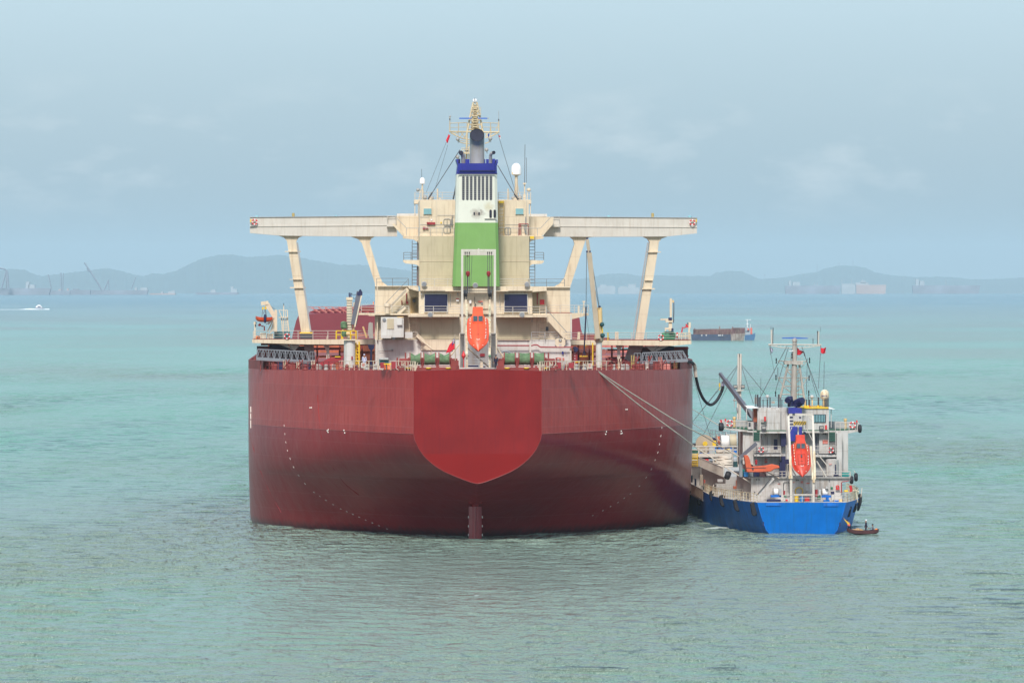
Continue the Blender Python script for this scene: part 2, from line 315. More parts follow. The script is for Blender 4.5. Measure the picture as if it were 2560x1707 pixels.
def water_material():
    m = bpy.data.materials.new('sea_water'); m.use_nodes = True
    n, l = m.node_tree.nodes, m.node_tree.links
    b = n['Principled BSDF']
    b.inputs['Roughness'].default_value = 0.16
    b.inputs['IOR'].default_value = 1.333
    tc = n.new('ShaderNodeTexCoord')
    # silt and wind patches, hundreds of metres across
    mp = n.new('ShaderNodeMapping'); mp.inputs['Scale'].default_value = (0.0060, 0.0022, 1); mp.inputs['Location'].default_value = (4.2, 1.9, 0)
    n1 = n.new('ShaderNodeTexNoise'); n1.inputs['Scale'].default_value = 1; n1.inputs['Detail'].default_value = 4; n1.inputs['Roughness'].default_value = 0.5
    l.new(tc.outputs['Object'], mp.inputs[0]); l.new(mp.outputs[0], n1.inputs['Vector'])
    ramp = n.new('ShaderNodeValToRGB')
    ramp.color_ramp.elements[0].position = 0.38; ramp.color_ramp.elements[0].color = (0.20, 0.265, 0.218, 1)
    ramp.color_ramp.elements[1].position = 0.62; ramp.color_ramp.elements[1].color = (0.125, 0.31, 0.24, 1)
    # greyer water near by, a wide turquoise belt of silty water farther out, far blue puts the haze into the colour
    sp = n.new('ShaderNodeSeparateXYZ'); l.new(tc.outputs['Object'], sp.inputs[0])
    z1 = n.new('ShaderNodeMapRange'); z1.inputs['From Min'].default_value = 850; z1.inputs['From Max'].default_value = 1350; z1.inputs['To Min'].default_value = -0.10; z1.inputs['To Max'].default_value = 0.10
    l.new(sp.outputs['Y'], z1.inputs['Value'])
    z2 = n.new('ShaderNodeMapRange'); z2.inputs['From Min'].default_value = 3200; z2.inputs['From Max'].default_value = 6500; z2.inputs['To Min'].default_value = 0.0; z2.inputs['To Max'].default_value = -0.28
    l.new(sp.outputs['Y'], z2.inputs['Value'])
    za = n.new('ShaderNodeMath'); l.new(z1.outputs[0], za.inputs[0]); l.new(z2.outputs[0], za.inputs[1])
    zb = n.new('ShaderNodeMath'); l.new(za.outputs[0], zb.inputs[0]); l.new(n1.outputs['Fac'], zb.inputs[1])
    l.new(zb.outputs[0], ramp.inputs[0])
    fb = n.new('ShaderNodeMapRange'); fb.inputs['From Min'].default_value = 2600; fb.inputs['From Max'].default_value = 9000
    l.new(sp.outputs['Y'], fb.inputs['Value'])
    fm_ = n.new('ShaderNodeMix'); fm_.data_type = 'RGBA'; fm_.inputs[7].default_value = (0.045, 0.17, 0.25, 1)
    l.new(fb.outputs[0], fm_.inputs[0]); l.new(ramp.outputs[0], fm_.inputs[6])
    l.new(fm_.outputs[2], b.inputs['Base Color'])
    # chop: three sizes of wave, crests lying across the wind
    def wave(sx, sy, det, dist, loc):
        mq = n.new('ShaderNodeMapping'); mq.inputs['Scale'].default_value = (sx, sy, 1); mq.inputs['Rotation'].default_value = (0, 0, R(dist)); mq.inputs['Location'].default_value = (loc, loc * 2, 0)
        nz = n.new('ShaderNodeTexNoise'); nz.inputs['Scale'].default_value = 1; nz.inputs['Detail'].default_value = det; nz.inputs['Roughness'].default_value = 0.55
        l.new(tc.outputs['Object'], mq.inputs[0]); l.new(mq.outputs[0], nz.inputs['Vector'])
        return nz.outputs['Fac']
    big = wave(0.16, 0.13, 3, 12, 3.0)
    mid = wave(0.62, 0.34, 4, -8, 7.0)
    small = wave(2.1, 1.0, 3, 5, 1.0)
    wind = n.new('ShaderNodeMapRange'); wind.inputs['From Min'].default_value = 0.35; wind.inputs['From Max'].default_value = 0.65
    wind.inputs['To Min'].default_value = 1.3; wind.inputs['To Max'].default_value = 0.6
    l.new(n1.outputs['Fac'], wind.inputs['Value'])
    s1 = n.new('ShaderNodeMath'); s1.operation = 'MULTIPLY'; s1.inputs[1].default_value = 2.6; l.new(big, s1.inputs[0])
    s2 = n.new('ShaderNodeMath'); s2.operation = 'MULTIPLY_ADD'; s2.inputs[1].default_value = 1.9; l.new(mid, s2.inputs[0]); l.new(s1.outputs[0], s2.inputs[2])
    s4 = n.new('ShaderNodeMath'); s4.operation = 'MULTIPLY_ADD'; s4.inputs[1].default_value = 0.5; l.new(small, s4.inputs[0]); l.new(s2.outputs[0], s4.inputs[2])
    s3 = n.new('ShaderNodeMath'); s3.operation = 'MULTIPLY'; l.new(s4.outputs[0], s3.inputs[0]); l.new(wind.outputs[0], s3.inputs[1])
    bp = n.new('ShaderNodeBump'); bp.inputs['Strength'].default_value = 1.0; bp.inputs['Distance'].default_value = 1.2
    l.new(s3.outputs[0], bp.inputs['Height']); l.new(bp.outputs['Normal'], b.inputs['Normal'])
    return m
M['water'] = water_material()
# ---------------------------------------------------------------- building helpers
class MB:
    """collects solid pieces and links them as ONE mesh object"""
    def __init__(s):
        s.v, s.f = [], []
    def add(s, vs, fs):
        o = len(s.v)
        s.v += [tuple(p) for p in vs]
        s.f += [tuple(i + o for i in f) for f in fs]
        return s
    def box(s, x0, x1, y0, y1, z0, z1):
        if x0 > x1: x0, x1 = x1, x0
        if y0 > y1: y0, y1 = y1, y0
        if z0 > z1: z0, z1 = z1, z0
        v = [(x, y, z) for z in (z0, z1) for y in (y0, y1) for x in (x0, x1)]
        return s.add(v, [(0, 2, 3, 1), (4, 5, 7, 6), (0, 1, 5, 4), (2, 6, 7, 3), (0, 4, 6, 2), (1, 3, 7, 5)])
    def prism(s, pts, dv):
        """closed polygon (3-D points) swept along dv"""
        n = len(pts); d = Vector(dv)
        v = [Vector(p) for p in pts] + [Vector(p) + d for p in pts]
        f = [tuple(range(n))[::-1], tuple(range(n, 2 * n))]
        f += [(i, (i + 1) % n, n + (i + 1) % n, n + i) for i in range(n)]
        return s.add(v, f)
    def tube(s, pts, r, n=6, r1=None, cap=True):
        pts = [Vector(p) for p in pts]
        k = len(pts)
        rings = []
        for i, p in enumerate(pts):
            if i == 0: t = pts[1] - p
            elif i == k - 1: t = p - pts[i - 1]
            else: t = (pts[i + 1] - pts[i - 1])
            if t.length < 1e-9: t = Vector((0, 0, 1))
            t.normalize()
            a = Vector((0, 0, 1)) if abs(t.z) < 0.9 else Vector((0, 1, 0))
            u = t.cross(a).normalized(); w = t.cross(u).normalized()
            if isinstance(r, (list, tuple)): rr = r[i]
            else: rr = r if r1 is None else r + (r1 - r) * i / (k - 1)
            rings.append([p + (u * math.cos(2 * math.pi * j / n) + w * math.sin(2 * math.pi * j / n)) * rr for j in range(n)])
        v = [q for ring in rings for q in ring]
        f = []
        for i in range(k - 1):
            for j in range(n):
                f.append((i * n + j, i * n + (j + 1) % n, (i + 1) * n + (j + 1) % n, (i + 1) * n + j))
        if cap:
            f.append(tuple(range(n))[::-1]); f.append(tuple(range((k - 1) * n, k * n)))
        return s.add(v, f)
    def bar(s, p0, p1, w, h=None):
        """square section bar"""
        h = h or w
        p0, p1 = Vector(p0), Vector(p1)
        t = (p1 - p0).normalized()
        a = Vector((0, 0, 1)) if abs(t.z) < 0.95 else Vector((0, 1, 0))
        u = t.cross(a).normalized() * w / 2; q = t.cross(u).normalized() * h / 2
        v = [p + a_ * u + b_ * q for p in (p0, p1) for a_, b_ in ((-1, -1), (1, -1), (1, 1), (-1, 1))]
        return s.add(v, [(3, 2, 1, 0), (4, 5, 6, 7), (0, 1, 5, 4), (1, 2, 6, 5), (2, 3, 7, 6), (3, 0, 4, 7)])
    def lathe(s, prof, c, n=16, axis='z'):
        """profile [(r, h)...] turned about an axis through c"""
        c = Vector(c); v = []
        for r, h in prof:
            for j in range(n):
                a = 2 * math.pi * j / n
                x, y = r * math.cos(a), r * math.sin(a)
                v.append(c + (Vector((x, y, h)) if axis == 'z' else Vector((h, x, y)) if axis == 'x' else Vector((x, h, y))))
        f = []
        k = len(prof)
        for i in range(k - 1):
            for j in range(n):
                f.append((i * n + j, i * n + (j + 1) % n, (i + 1) * n + (j + 1) % n, (i + 1) * n + j))
        f.append(tuple(range(n))[::-1]); f.append(tuple(range((k - 1) * n, k * n)))
        return s.add(v, f)
    def grid(s, rows, close=False):
        """rows of equally many points joined as a sheet"""
        k, n = len(rows), len(rows[0])
        v = [q for r_ in rows for q in r_]
        f = []
        for i in range(k - 1):
            for j in range(n if close else n - 1):
                f.append((i * n + j, i * n + (j + 1) % n, (i + 1) * n + (j + 1) % n, (i + 1) * n + j))
        return s.add(v, f)
    def torus(s, c, R_, r, axis='y', n=20, m=8, a0=0, a1=2 * math.pi):
        c = Vector(c); rows = []
        full = abs(a1 - a0 - 2 * math.pi) < 1e-6
        for i in range(n + 1):
            a = a0 + (a1 - a0) * i / n
            row = []
            for j in range(m):
                b = 2 * math.pi * j / m
                q = R_ + r * math.cos(b)
                p = Vector((q * math.cos(a), r * math.sin(b), q * math.sin(a))) if axis == 'y' else Vector((r * math.sin(b), q * math.cos(a), q * math.sin(a))) if axis == 'x' else Vector((q * math.cos(a), q * math.sin(a), r * math.sin(b)))
                row.append(c + p)
            rows.append(row)
        return s.grid(rows, close=True)
    def sphere(s, c, r, n=12, m=8, sz=1.0):
        return s.lathe([(r * math.sin(math.pi * i / m) + (0.001 if i in (0, m) else 0), -r * sz * math.cos(math.pi * i / m)) for i in range(m + 1)], c, n)
    def build(s, name, mat, parent=None, smooth=False, bevel=0.0, angle=35):
        me = bpy.data.meshes.new(name)
        me.from_pydata(s.v, [], s.f)
        me.validate(); me.update()
        bm = bmesh.new(); bm.from_mesh(me)
        bmesh.ops.recalc_face_normals(bm, faces=bm.faces)
        bm.to_mesh(me); bm.free()
        me.materials.append(mat if not isinstance(mat, str) else M[mat])
        o = bpy.data.objects.new(name, me)
        col.objects.link(o)
        if parent is not None: o.parent = parent
        if smooth:
            me.polygons.foreach_set('use_smooth', [True] * len(me.polygons))
            try: me.set_sharp_from_angle(angle=R(angle))
            except Exception: pass
        if bevel > 0:
            b = o.modifiers.new('bevel', 'BEVEL'); b.width = bevel; b.segments = 1; b.limit_method = 'ANGLE'
        return o

def tag(o, label=None, cat=None, group=None, kind=None):
    if label: o['label'] = label
    if cat: o['category'] = cat
    if group: o['group'] = group
    if kind: o['kind'] = kind
    return o

def empty(name, loc=(0, 0, 0), rz=0.0, label=None, cat=None, group=None):
    o = bpy.data.objects.new(name, None)
    o.location = loc; o.rotation_euler = (0, 0, rz); o.empty_display_size = 0.5
    col.objects.link(o)
    return tag(o, label, cat, group)

def copy_tree(o, parent=None):
    c = o.copy(); col.objects.link(c); c.parent = parent
    for ch in [x for x in bpy.data.objects if x.parent == o]:
        copy_tree(ch, c)
    return c

class Frame:
    """a ship's own coordinates: x to starboard, y forward, z up from the waterline"""
    def __init__(s, X, Y, deg):
        s.o = Vector((X, Y, 0)); s.a = R(deg)
        s.m = Matrix.Translation(s.o) @ Matrix.Rotation(s.a, 4, 'Z')
        s.i = s.m.inverted()
        s.c = s.i @ Vector((0, 0, CAM_H))
        s.r = Matrix.Rotation(-s.a, 3, 'Z')
    def measure(s, px, py, y):
        """where the sight line through photo pixel (px, py) meets the athwartship plane y"""
        a, b = (px - 1280.0), -(py - 853.5)
        d = Vector((a, F_PX * math.cos(PITCH) + b * math.sin(PITCH), b * math.cos(PITCH) - F_PX * math.sin(PITCH)))
        d = s.r @ d
        t = (y - s.c.y) / d.y
        return s.c + d * t
    def world(s, p):
        return s.m @ Vector(p)

class View:
    """reads dimensions off an enlarged crop of the photograph (crop origin, enlargement) in a ship's frame"""
    def __init__(s, x0, y0, k, fr):
        s.x0, s.y0, s.k, s.fr = x0, y0, k, fr
    def __call__(s, x, y, yl):
        return s.fr.measure(s.x0 + x / s.k, s.y0 + y / s.k, yl)
    def rect(s, mb, x0, y0, x1, y1, yl, dep):
        a, b = s(x0, y0, yl), s(x1, y1, yl)
        return mb.box(a.x, b.x, yl, yl + dep, a.z, b.z)
    def poly(s, mb, pts, yl, dep):
        return mb.prism([s(x, y, yl) for x, y in pts], (0, dep, 0))
    def line(s, mb, pts, r, yl=None, n=5):
        P = [s(p[0], p[1], p[2] if len(p) > 2 else yl) for p in pts]
        return mb.tube(P, r, n)

def rail(mb, pts, h=1.05, step=1.6, r=0.032, bars=(1.0, 0.66, 0.33), pr=None):
    """guard rail along a path: posts and horizontal bars"""
    pts = [Vector(p) for p in pts]
    pr = pr or r * 1.15
    for i in range(len(pts) - 1):
        a, b = pts[i], pts[i + 1]
        L = (b - a).length
        k = max(1, int(round(L / step)))
        for j in range(k + 1):
            if j == 0 and i > 0: continue
            p = a.lerp(b, j / k)
            mb.tube([p, p + Vector((0, 0, h))], pr, 4)
        for q in bars:
            mb.tube([a + Vector((0, 0, h * q)), b + Vector((0, 0, h * q))], r if q == 1.0 else r * 0.8, 4)
    return mb

def ladder(mb, p0, p1, w=0.5, step=0.3, r=0.03, side=Vector((1, 0, 0))):
    p0, p1 = Vector(p0), Vector(p1)
    s_ = side * (w / 2)
    mb.tube([p0 - s_, p1 - s_], r, 4); mb.tube([p0 + s_, p1 + s_], r, 4)
    k = int((p1 - p0).length / step)
    for i in range(1, k):
        p = p0.lerp(p1, i / k)
        mb.tube([p - s_, p + s_], r * 0.8, 4)
    return mb

def stair(mb, p0, p1, w=0.8, n=12, th=0.22):
    """sloping stair seen from its side: two stringers and treads; w is across (y)"""
    p0, p1 = Vector(p0), Vector(p1)
    for dy in (0, w):
        o = Vector((0, dy, 0))
        mb.bar(p0 + o, p1 + o, 0.06, th)
    for i in range(n):
        p = p0.lerp(p1, (i + 0.5) / n)
        mb.box(p.x - 0.13, p.x + 0.13, p.y + 0.04, p.y + w - 0.04, p.z - 0.02, p.z + 0.02)
    return mb

def life_ring(c, label, axis='y', R_=0.36, r=0.085, frame=None, group='life rings on the two ships', segs=4):
    root = empty('life_ring', frame.world(c) if frame else c, frame.a if frame else 0, label, 'life ring', group)
    a, b = MB(), MB()
    for i in range(segs * 2):
        a0 = math.pi * 2 * i / (segs * 2) + 0.2
        k = 1.28 if i % 2 == 0 else 0.72
        st = a0 if i % 2 == 0 else a0 + 0.28 * math.pi / segs
        (a if i % 2 == 0 else b).torus((0, 0, 0), R_, r, axis, 6, 8, st, st + k * math.pi / segs)
    a.build('ring_body', 'red', root, True); b.build('ring_band', 'flagwhite', root, True)
    return root
# ================================================================ BULK CARRIER
BS = Frame(-4.28, 810.0, 1.25)
ship = empty('bulk_carrier', BS.o, BS.a, 'huge red-hulled bulk carrier seen from astern with cream superstructure and green, white and blue funnel', 'cargo ship')
A = View(980, 220, 4.126, BS); B = View(960, 500, 3.733, BS); C_ = View(600, 500, 3.563, BS); D = View(1320, 500, 3.563, BS)
E = View(600, 820, 2.904, BS); F = View(960, 700, 4.9, BS); H = View(620, 740, 7.842, BS); I = View(840, 700, 6.532, BS)
J = View(1320, 740, 7.842, BS); K = View(1540, 720, 7.127, BS); L = View(1120, 740, 7.84, BS); MR = View(1080, 1180, 7.13, BS)
U = View(1480, 900, 3.564, BS)

def lerp_tab(tab, t):
    for (a, fa), (b, fb) in zip(tab, tab[1:]):
        if t <= b:
            return fa + (fb - fa) * (t - a) / (b - a) if b > a else fb
    return tab[-1][1]
W_T = [(7.3, 0.0), (7.36, 0.5), (7.97, 2.2), (8.72, 4.0), (9.2, 4.85), (10, 5.95), (10.8, 6.75), (11.6, 7.3), (12.6, 7.8), (13.5, 8.0), (40, 8.0)]
Y_S = [(-3, 22.0), (0, 18.5), (2.5, 15.0), (5.0, 9.0), (6.5, 3.5), (7.3, 0.0), (40, 0.0)]
def deck_z(y): 
    t = min(1.0, max(0.0, y / 45.0)); return 21.36 - 0.5 * t * t * (3 - 2 * t)
HB = 29.65
def outline(z, zz=None):
    """half waterline at height z: list of (x, y)"""
    xs = lerp_tab(W_T, z) if z > 7.3 else 0.0
    ys = lerp_tab(Y_S, z)
    q = min(1.0, max(0.0, (13.5 - z) / 13.5))
    ye = 57.0 + 15.0 * q ** 2.2
    w = q ** 1.6
    pts = []
    for i in range(41):
        t = (i / 40.0) ** 1.5
        g = (1 - w) * (1 - (1 - t) ** 1.35) + w * math.sin(math.pi / 2 * t ** 0.88)
        pts.append((xs + (HB - xs) * g, ys + (ye - ys) * t))
    for y in (90, 120, 160, 200, 235):
        pts.append((HB, float(y)))
    for i in range(1, 13):
        t = i / 12.0
        pts.append((HB * (1 - t ** 2.3) * 0.999 + 0.001, 235 + 82 * t))
    return pts
zs = [-3, -1.5, 0, 0.8, 1.6, 2.5, 3.4, 4.3, 5.2, 6.1, 6.8, 7.3, 7.5, 7.9, 8.4, 9.0, 9.7, 10.4, 11.2, 12.0, 12.8, 13.5]
zt = [0.0, 0.2, 0.4, 0.6, 0.8, 1.0]
hull_b = MB()
for sgn in (-1, 1):
    rows = [[(sgn * x, y, z) for x, y in outline(z)] for z in zs]
    hull_b.grid(rows)
    rows = [[(sgn * x, y, 13.5 + (deck_z(y) - 13.5) * q) for x, y in outline(14)] for q in zt]
    hull_b.grid(rows)
hull = hull_b.build('hull', 'hull', ship, True, angle=28)
hull.data.polygons.foreach_set('use_smooth', [True] * len(hull.data.polygons))

# transom plate, its lower part of another red, and the half-round bar round its edge
tr = MB(); rows = []
for z in [11.0, 11.6, 12.6, 13.5, 15, 18, 21.36]:
    w = lerp_tab(W_T, z); rows.append([(-w, 0, z), (0, 0, z + (0.2 if z > 21 else 0)), (w, 0, z)])
tr.grid(rows); tr.build('transom', 'transom', ship)
tr = MB(); rows = []
for z in [7.3, 7.45, 7.6, 7.8, 8.1, 8.4, 8.8, 9.3, 9.8, 10.4, 11.0]:
    w = max(0.02, lerp_tab(W_T, z)); rows.append([(-w, 0, z), (0, 0, z), (w, 0, z)])
tr.grid(rows); tr.build('transom_lower_plate', 'transom_low', ship)
ed = MB()
for s_ in (-1, 1):
    ed.tube([(s_ * max(0.02, lerp_tab(W_T, z)), -0.02, z) for z in [7.3, 7.45, 7.8, 8.1, 8.4, 8.8, 9.3, 9.8, 10.4, 11, 11.6, 12.6, 13.5, 17, 21.4]], 0.035, 6)
ed.build('edge_bar', paint('edge_bar_red', (0.28, 0.035, 0.035, 1), 0.4), ship, True)
# knuckle line bar down each quarter
kb = MB()
for s_ in (-1, 1):
    kb.tube([(s_ * (x + 0.02), y, 13.5) for x, y in outline(13.5)[:41]], 0.028, 5)
kb.build('knuckle_bar', paint('knuckle_red', (0.32, 0.06, 0.055, 1), 0.4), ship, True)

# the deck
dk = MB(); rows = []
for x, y in outline(14):
    z = deck_z(y) - 0.01
    rows.append([(-x, y, z), (-x * 0.5, y, z + 0.12), (0, y, z + 0.18), (x * 0.5, y, z + 0.12), (x, y, z)])
dk.grid(rows).build('upper_deck', 'deckred', ship)

from mathutils.bvhtree import BVHTree
hull_bvh = BVHTree.FromPolygons([Vector(v) for v in hull_b.v], hull_b.f)
def on_hull(view, x, y):
    p = view(x, y, -30.0)
    d = (p - BS.c).normalized()
    hit = hull_bvh.ray_cast(BS.c, d)
    return hit[0], hit[1]
def dotted(view, pts, step=0.95, size=0.04):
    P = []
    for x, y in pts:
        h, nn = on_hull(view, x, y)
        if h is not None: P.append((h, nn))
    mb = MB()
    out = []
    for (a, na), (b, nb) in zip(P, P[1:]):
        k = max(1, int((b - a).length / step))
        for j in range(k): out.append((a.lerp(b, j / k), na, (b - a).normalized()))
    for a, nn, t in out:
        if nn.dot(BS.c - a) < 0: nn = -nn
        mb.bar(a + nn * 0.03 - t * 0.13, a + nn * 0.03 + t * 0.13, size, size)
    return mb
dotted(E, [(322, 707), (327, 768), (334, 828), (346, 888), (365, 947), (390, 1008), (427, 1068), (474, 1128), (538, 1190), (624, 1248), (732, 1310), (866, 1370), (1010, 1432), (1128, 1478)]).build('anode_row', 'reflect', ship)
dotted(U, [(621, 600), (612, 675), (600, 748), (585, 822), (560, 890), (528, 970), (480, 1045), (420, 1120), (340, 1190), (230, 1265), (95, 1338), (5, 1382), (-70, 1404)]).build('anode_row', 'reflect', ship)
for vw, pts in ((E, [(510, 578), (520, 578), (635, 745), (643, 738), (641, 755), (757, 742), (762, 760)]), (U, [(126, 637), (120, 660), (258, 632), (266, 650), (257, 655), (300, 440), (312, 440)])):
    mb = MB()
    for x, y in pts:
        h, nn = on_hull(vw, x, y)
        if h is None: continue
        if nn.dot(BS.c - h) < 0: nn = -nn
        mb.sphere(h + nn * 0.02, 0.10, 8, 5)
    mb.build('tug_mark', 'reflect', ship)
mb = MB()
for y0, y1 in ((570, 610), (618, 660), (668, 725)):
    a, na = on_hull(E, 80, y0); b, nb = on_hull(E, 81, y1)
    if a is not None and b is not None: mb.bar(a + Vector((-0.05, -0.05, 0)), b + Vector((-0.05, -0.05, 0)), 0.10)
mb.build('draught_marks', 'reflect', ship)
# raised frames showing through the plating as long curved lines
mb = MB()
for vw, pts in ((E, [(563, 483), (567, 560), (575, 660), (590, 790), (625, 920), (680, 1020), (760, 1130), (860, 1210)]), (E, [(70, 760), (100, 880), (150, 1040), (210, 1180), (300, 1340)])):
    P = []
    for x, y in pts:
        h, nn = on_hull(vw, x, y)
        if h is not None:
            if nn.dot(BS.c - h) < 0: nn = -nn
            P.append(h - nn * 0.03)
    if len(P) > 2: mb.tube(P, 0.085, 6)
mb.build('bilge_rail', 'hull', ship, True)

# rudder with its trunk and white draught numbers
rd = MB(); xc = MR(775, 700, 10).x
def rud(x): return x + xc
prof = [(-0.82, 12.5), (-0.80, 11.2), (-0.42, 10.4), (-0.12, 10.02), (0.0, 9.6), (0.12, 10.02), (0.42, 10.4), (0.80, 11.2), (0.82, 12.5), (0.4, 16.5), (-0.4, 16.5)]
rd.prism([(rud(x), y, -3.0) for x, y in prof], (0, 0, 7.05))
rudder = rd.build('rudder', paint('rudder_red_paint', (0.30, 0.030, 0.034, 1), 0.4, 0.1, 0.3, (0.15, 0.02, 0.03, 1)), ship)
rt = MB()
rt.box(rud(-0.85), rud(0.85), 10.4, 15, 4.45, 5.1); rt.box(rud(-0.42), rud(0.42), 10.6, 15, 4.02, 4.5); rt.build('rudder_trunk', 'transom_low', ship)
mb = MB()
for s_ in (-1, 1):
    for z in (0.35, 1.45, 2.6): mb.box(rud(s_ * 0.88) - 0.05, rud(s_ * 0.88) + 0.05, 11.0, 11.06, z, z + 0.25)
mb.build('draught_number', 'reflect', rudder)

# side bulwarks, bow bulwark, forecastle
for s_ in (-1, 1):
    mb = MB()
    P = [(x, y) for x, y in outline(14) if 46 <= y <= 250]
    rows = [[(s_ * x, y, deck_z(y) + h) for x, y in P] for h in (0, 1.08)]
    mb.grid(rows)
    rows = [[(s_ * (x - 0.18), y, deck_z(y) + h) for x, y in P] for h in (0, 1.08)]
    mb.grid(rows)
    mb.tube([(s_ * (x - 0.09), y, deck_z(y) + 1.1) for x, y in P], 0.11, 5)
    mb.prism([(s_ * 28.9, 54, 21.0), (s_ * 26.2, 54, 21.0), (s_ * 26.0, 54, 24.0), (s_ * 26.5, 54, 24.0), (s_ * 28.9, 54, 22.3)], (0, 0.15, 0))
    mb.build('bulwark', 'deckred', ship)
fc = MB()
yF = 268
fw = [C_(465, 1215, yF), C_(500, 1075, yF), C_(520, 1030, yF), C_(595, 1020, yF)]
fr_ = [J(1085, 790, yF), J(1040, 650, yF), J(1010, 430, yF), J(930, 400, yF)]
base_z = 21.0
pts = [(fw[0].x, yF, base_z), fw[0], fw[1], fw[2], fw[3], (fw[3].x + 2, yF, 26.9), (fr_[3].x - 2, yF, 27.0), fr_[3], fr_[2], fr_[1], fr_[0], (fr_[0].x, yF, base_z)]
fc.prism(pts, (0, 30, 0))
fc.build('forecastle', 'foredeck', ship)
bw = MB(); st = MB()
a, b = C_(600, 1030, yF), C_(600, 980, yF); xr = D(440, 1060, yF).x - 3
bw.prism([(a.x, yF + 6, 26.9), (a.x + 1, yF + 6, b.z), (-12, yF + 10, b.z + 0.9), (xr, yF + 6, b.z + 0.4), (xr, yF + 6, 26.9)], (0, 0.3, 0))
bw.build('bow_bulwark', 'foredeck', ship)
x = a.x + 0.5
while x < xr - 1:
    st.bar((x, yF + 5.6, b.z + 0.5), (x + 1.6, yF + 5.0, 27.0), 0.14)
    x += 1.15
rail(st, [(a.x, yF + 0.5, 26.95), (xr, yF + 0.5, 26.95)], 1.0, 3.0, 0.05)
st.build('bulwark_stay', 'pink', ship)

# hatches and cargo deck gear far forward, seen under the side platforms
for k in range(6):
    y0 = 72 + k * 31
    mb = MB()
    mb.box(-17, 17, y0, y0 + 24, 20.9, 22.9); mb.box(-17.6, 17.6, y0 - 0.4, y0 + 24.4, 22.95, 23.9)
    for q in range(9): mb.box(-17 + q * 4.15, -16.6 + q * 4.15, y0 - 0.9, y0 - 0.4, 21, 22.9)
    mb.build('cargo_hatch', 'deckred' if k % 2 else 'orangerust', ship)
for s_ in (-1, 1):
    mb = MB()
    for z in (21.9, 22.6, 23.3, 24.0):
        mb.box(s_ * 14, s_ * 27.5, 62 + z, 62.3 + z, z, z + 0.32)
    mb.build('deck_house_girder', 'orangerust' if s_ < 0 else 'pink', ship)
    mb = MB()
    for q in range(9):
        xx = s_ * (14.5 + q * 1.5); mb.box(xx - 0.12, xx + 0.12, 60.5, 60.8, 20.9, 24.4)
    mb.box(s_ * 13.5, s_ * 28, 58, 58.3, 23.9, 24.5)
    mb.build('pipe_support', 'deckred', ship)
mb = MB()
J.rect(mb, 1000, 745, 1330, 850, 78, 2); J.rect(mb, 1450, 820, 1600, 850, 78, 2); J.rect(mb, 1640, 845, 1880, 860, 78, 2)
mb.build('hatch_coaming', 'deckred', ship)
mb = MB()
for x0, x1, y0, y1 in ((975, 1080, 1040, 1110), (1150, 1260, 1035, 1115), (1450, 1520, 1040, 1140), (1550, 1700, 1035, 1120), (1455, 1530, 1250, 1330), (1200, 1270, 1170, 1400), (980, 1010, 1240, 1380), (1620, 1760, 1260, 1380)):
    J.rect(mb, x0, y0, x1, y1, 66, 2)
mb.build('sunlit_casing', 'pink', ship)  # pale red puts the sunlight on the coaming ends into colour

# ---------------------------------------------------------------- accommodation block, tier by tier
WHOLE = {'arch', 'panel_seam', 'deckhouse_seam', 'casing_seam', 'notice_lines', 'wall_seam', 'bulkhead_notice', 'tank_lettering', 'hazard_stripe', 'trim', 'ledge_pipe', 'access_tower', 'notice', 'draught_number', 'yellow_frame', 'louvre_blade'}
def P_(view, name, mat, rects=(), polys=(), y=26, dep=10, parent=ship, bevel=0.0):
    if len(rects) + len(polys) > 1 and name not in WHOLE:
        for r_ in rects: o = P_(view, name, mat, [r_], (), y, dep, parent, bevel)
        for p in polys: o = P_(view, name, mat, (), [p], y, dep, parent, bevel)
        return o
    mb = MB()
    for r_ in rects: view.rect(mb, *r_, y, dep)
    for p in polys: view.poly(mb, p, y, dep)
    return mb.build(name, mat, parent, bevel=bevel)

house = P_(I, 'lower_deckhouse', 'white', [(640, 975, 3834, 1505)], y=26, dep=22)
P_(I, 'middle_deckhouse', 'cream', [(635, 545, 3850, 972)], y=26.6, dep=22)
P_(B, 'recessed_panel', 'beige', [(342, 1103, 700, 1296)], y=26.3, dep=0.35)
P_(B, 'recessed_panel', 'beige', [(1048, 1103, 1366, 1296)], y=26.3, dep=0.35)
P_(B, 'ledge_pipe', 'cream', [(340, 1300, 640, 1308), (1060, 1300, 1366, 1306)], y=25.7, dep=0.6)
P_(B, 'lower_panel', 'cream', [(345, 1309, 640, 1400)], y=25.75, dep=0.3)
P_(B, 'tier_deck', 'cream', [(228, 1068, 704, 1090), (1040, 1072, 1518, 1094)], y=23.6, dep=3.4)
P_(B, 'tier_deck', 'cream', [(345, 1092, 690, 1102), (1050, 1094, 1380, 1102)], y=25.4, dep=1.0)
P_(F, 'tier_deck', 'cream', [(-140, 412, 290, 428)], y=24.5, dep=6)
P_(I, 'upper_tier', 'cream', [(638, 108, 1338, 541)], y=29.5, dep=22)
P_(B, 'machinery_casing', 'cream', [(325, 852, 1385, 1064)], y=26.2, dep=20)
P_(D, 'upper_tier', 'cream', [(42, 780, 375, 1004)], y=29, dep=22)
P_(B, 'casing_deck', 'cream', [(338, 806, 1385, 848)], y=25.2, dep=6)
P_(B, 'casing_deck', 'cream', [(572, 846, 720, 853), (1040, 846, 1160, 853)], y=24.6, dep=2)
P_(I, 'tier_deck', 'cream', [(636, 98, 1340, 108)], y=29.0, dep=24)
P_(D, 'tier_deck', 'cream', [(0, 772, 378, 781)], y=28.6, dep=24)
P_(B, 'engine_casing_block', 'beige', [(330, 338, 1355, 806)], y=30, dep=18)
P_(B, 'casing_seam', 'cream', [(330, 568, 655, 572), (1068, 568, 1356, 572)], y=29.93, dep=0.1)
P_(B, 'bridge_block', 'cream', [(330, 8, 1352, 336)], y=31, dep=17)
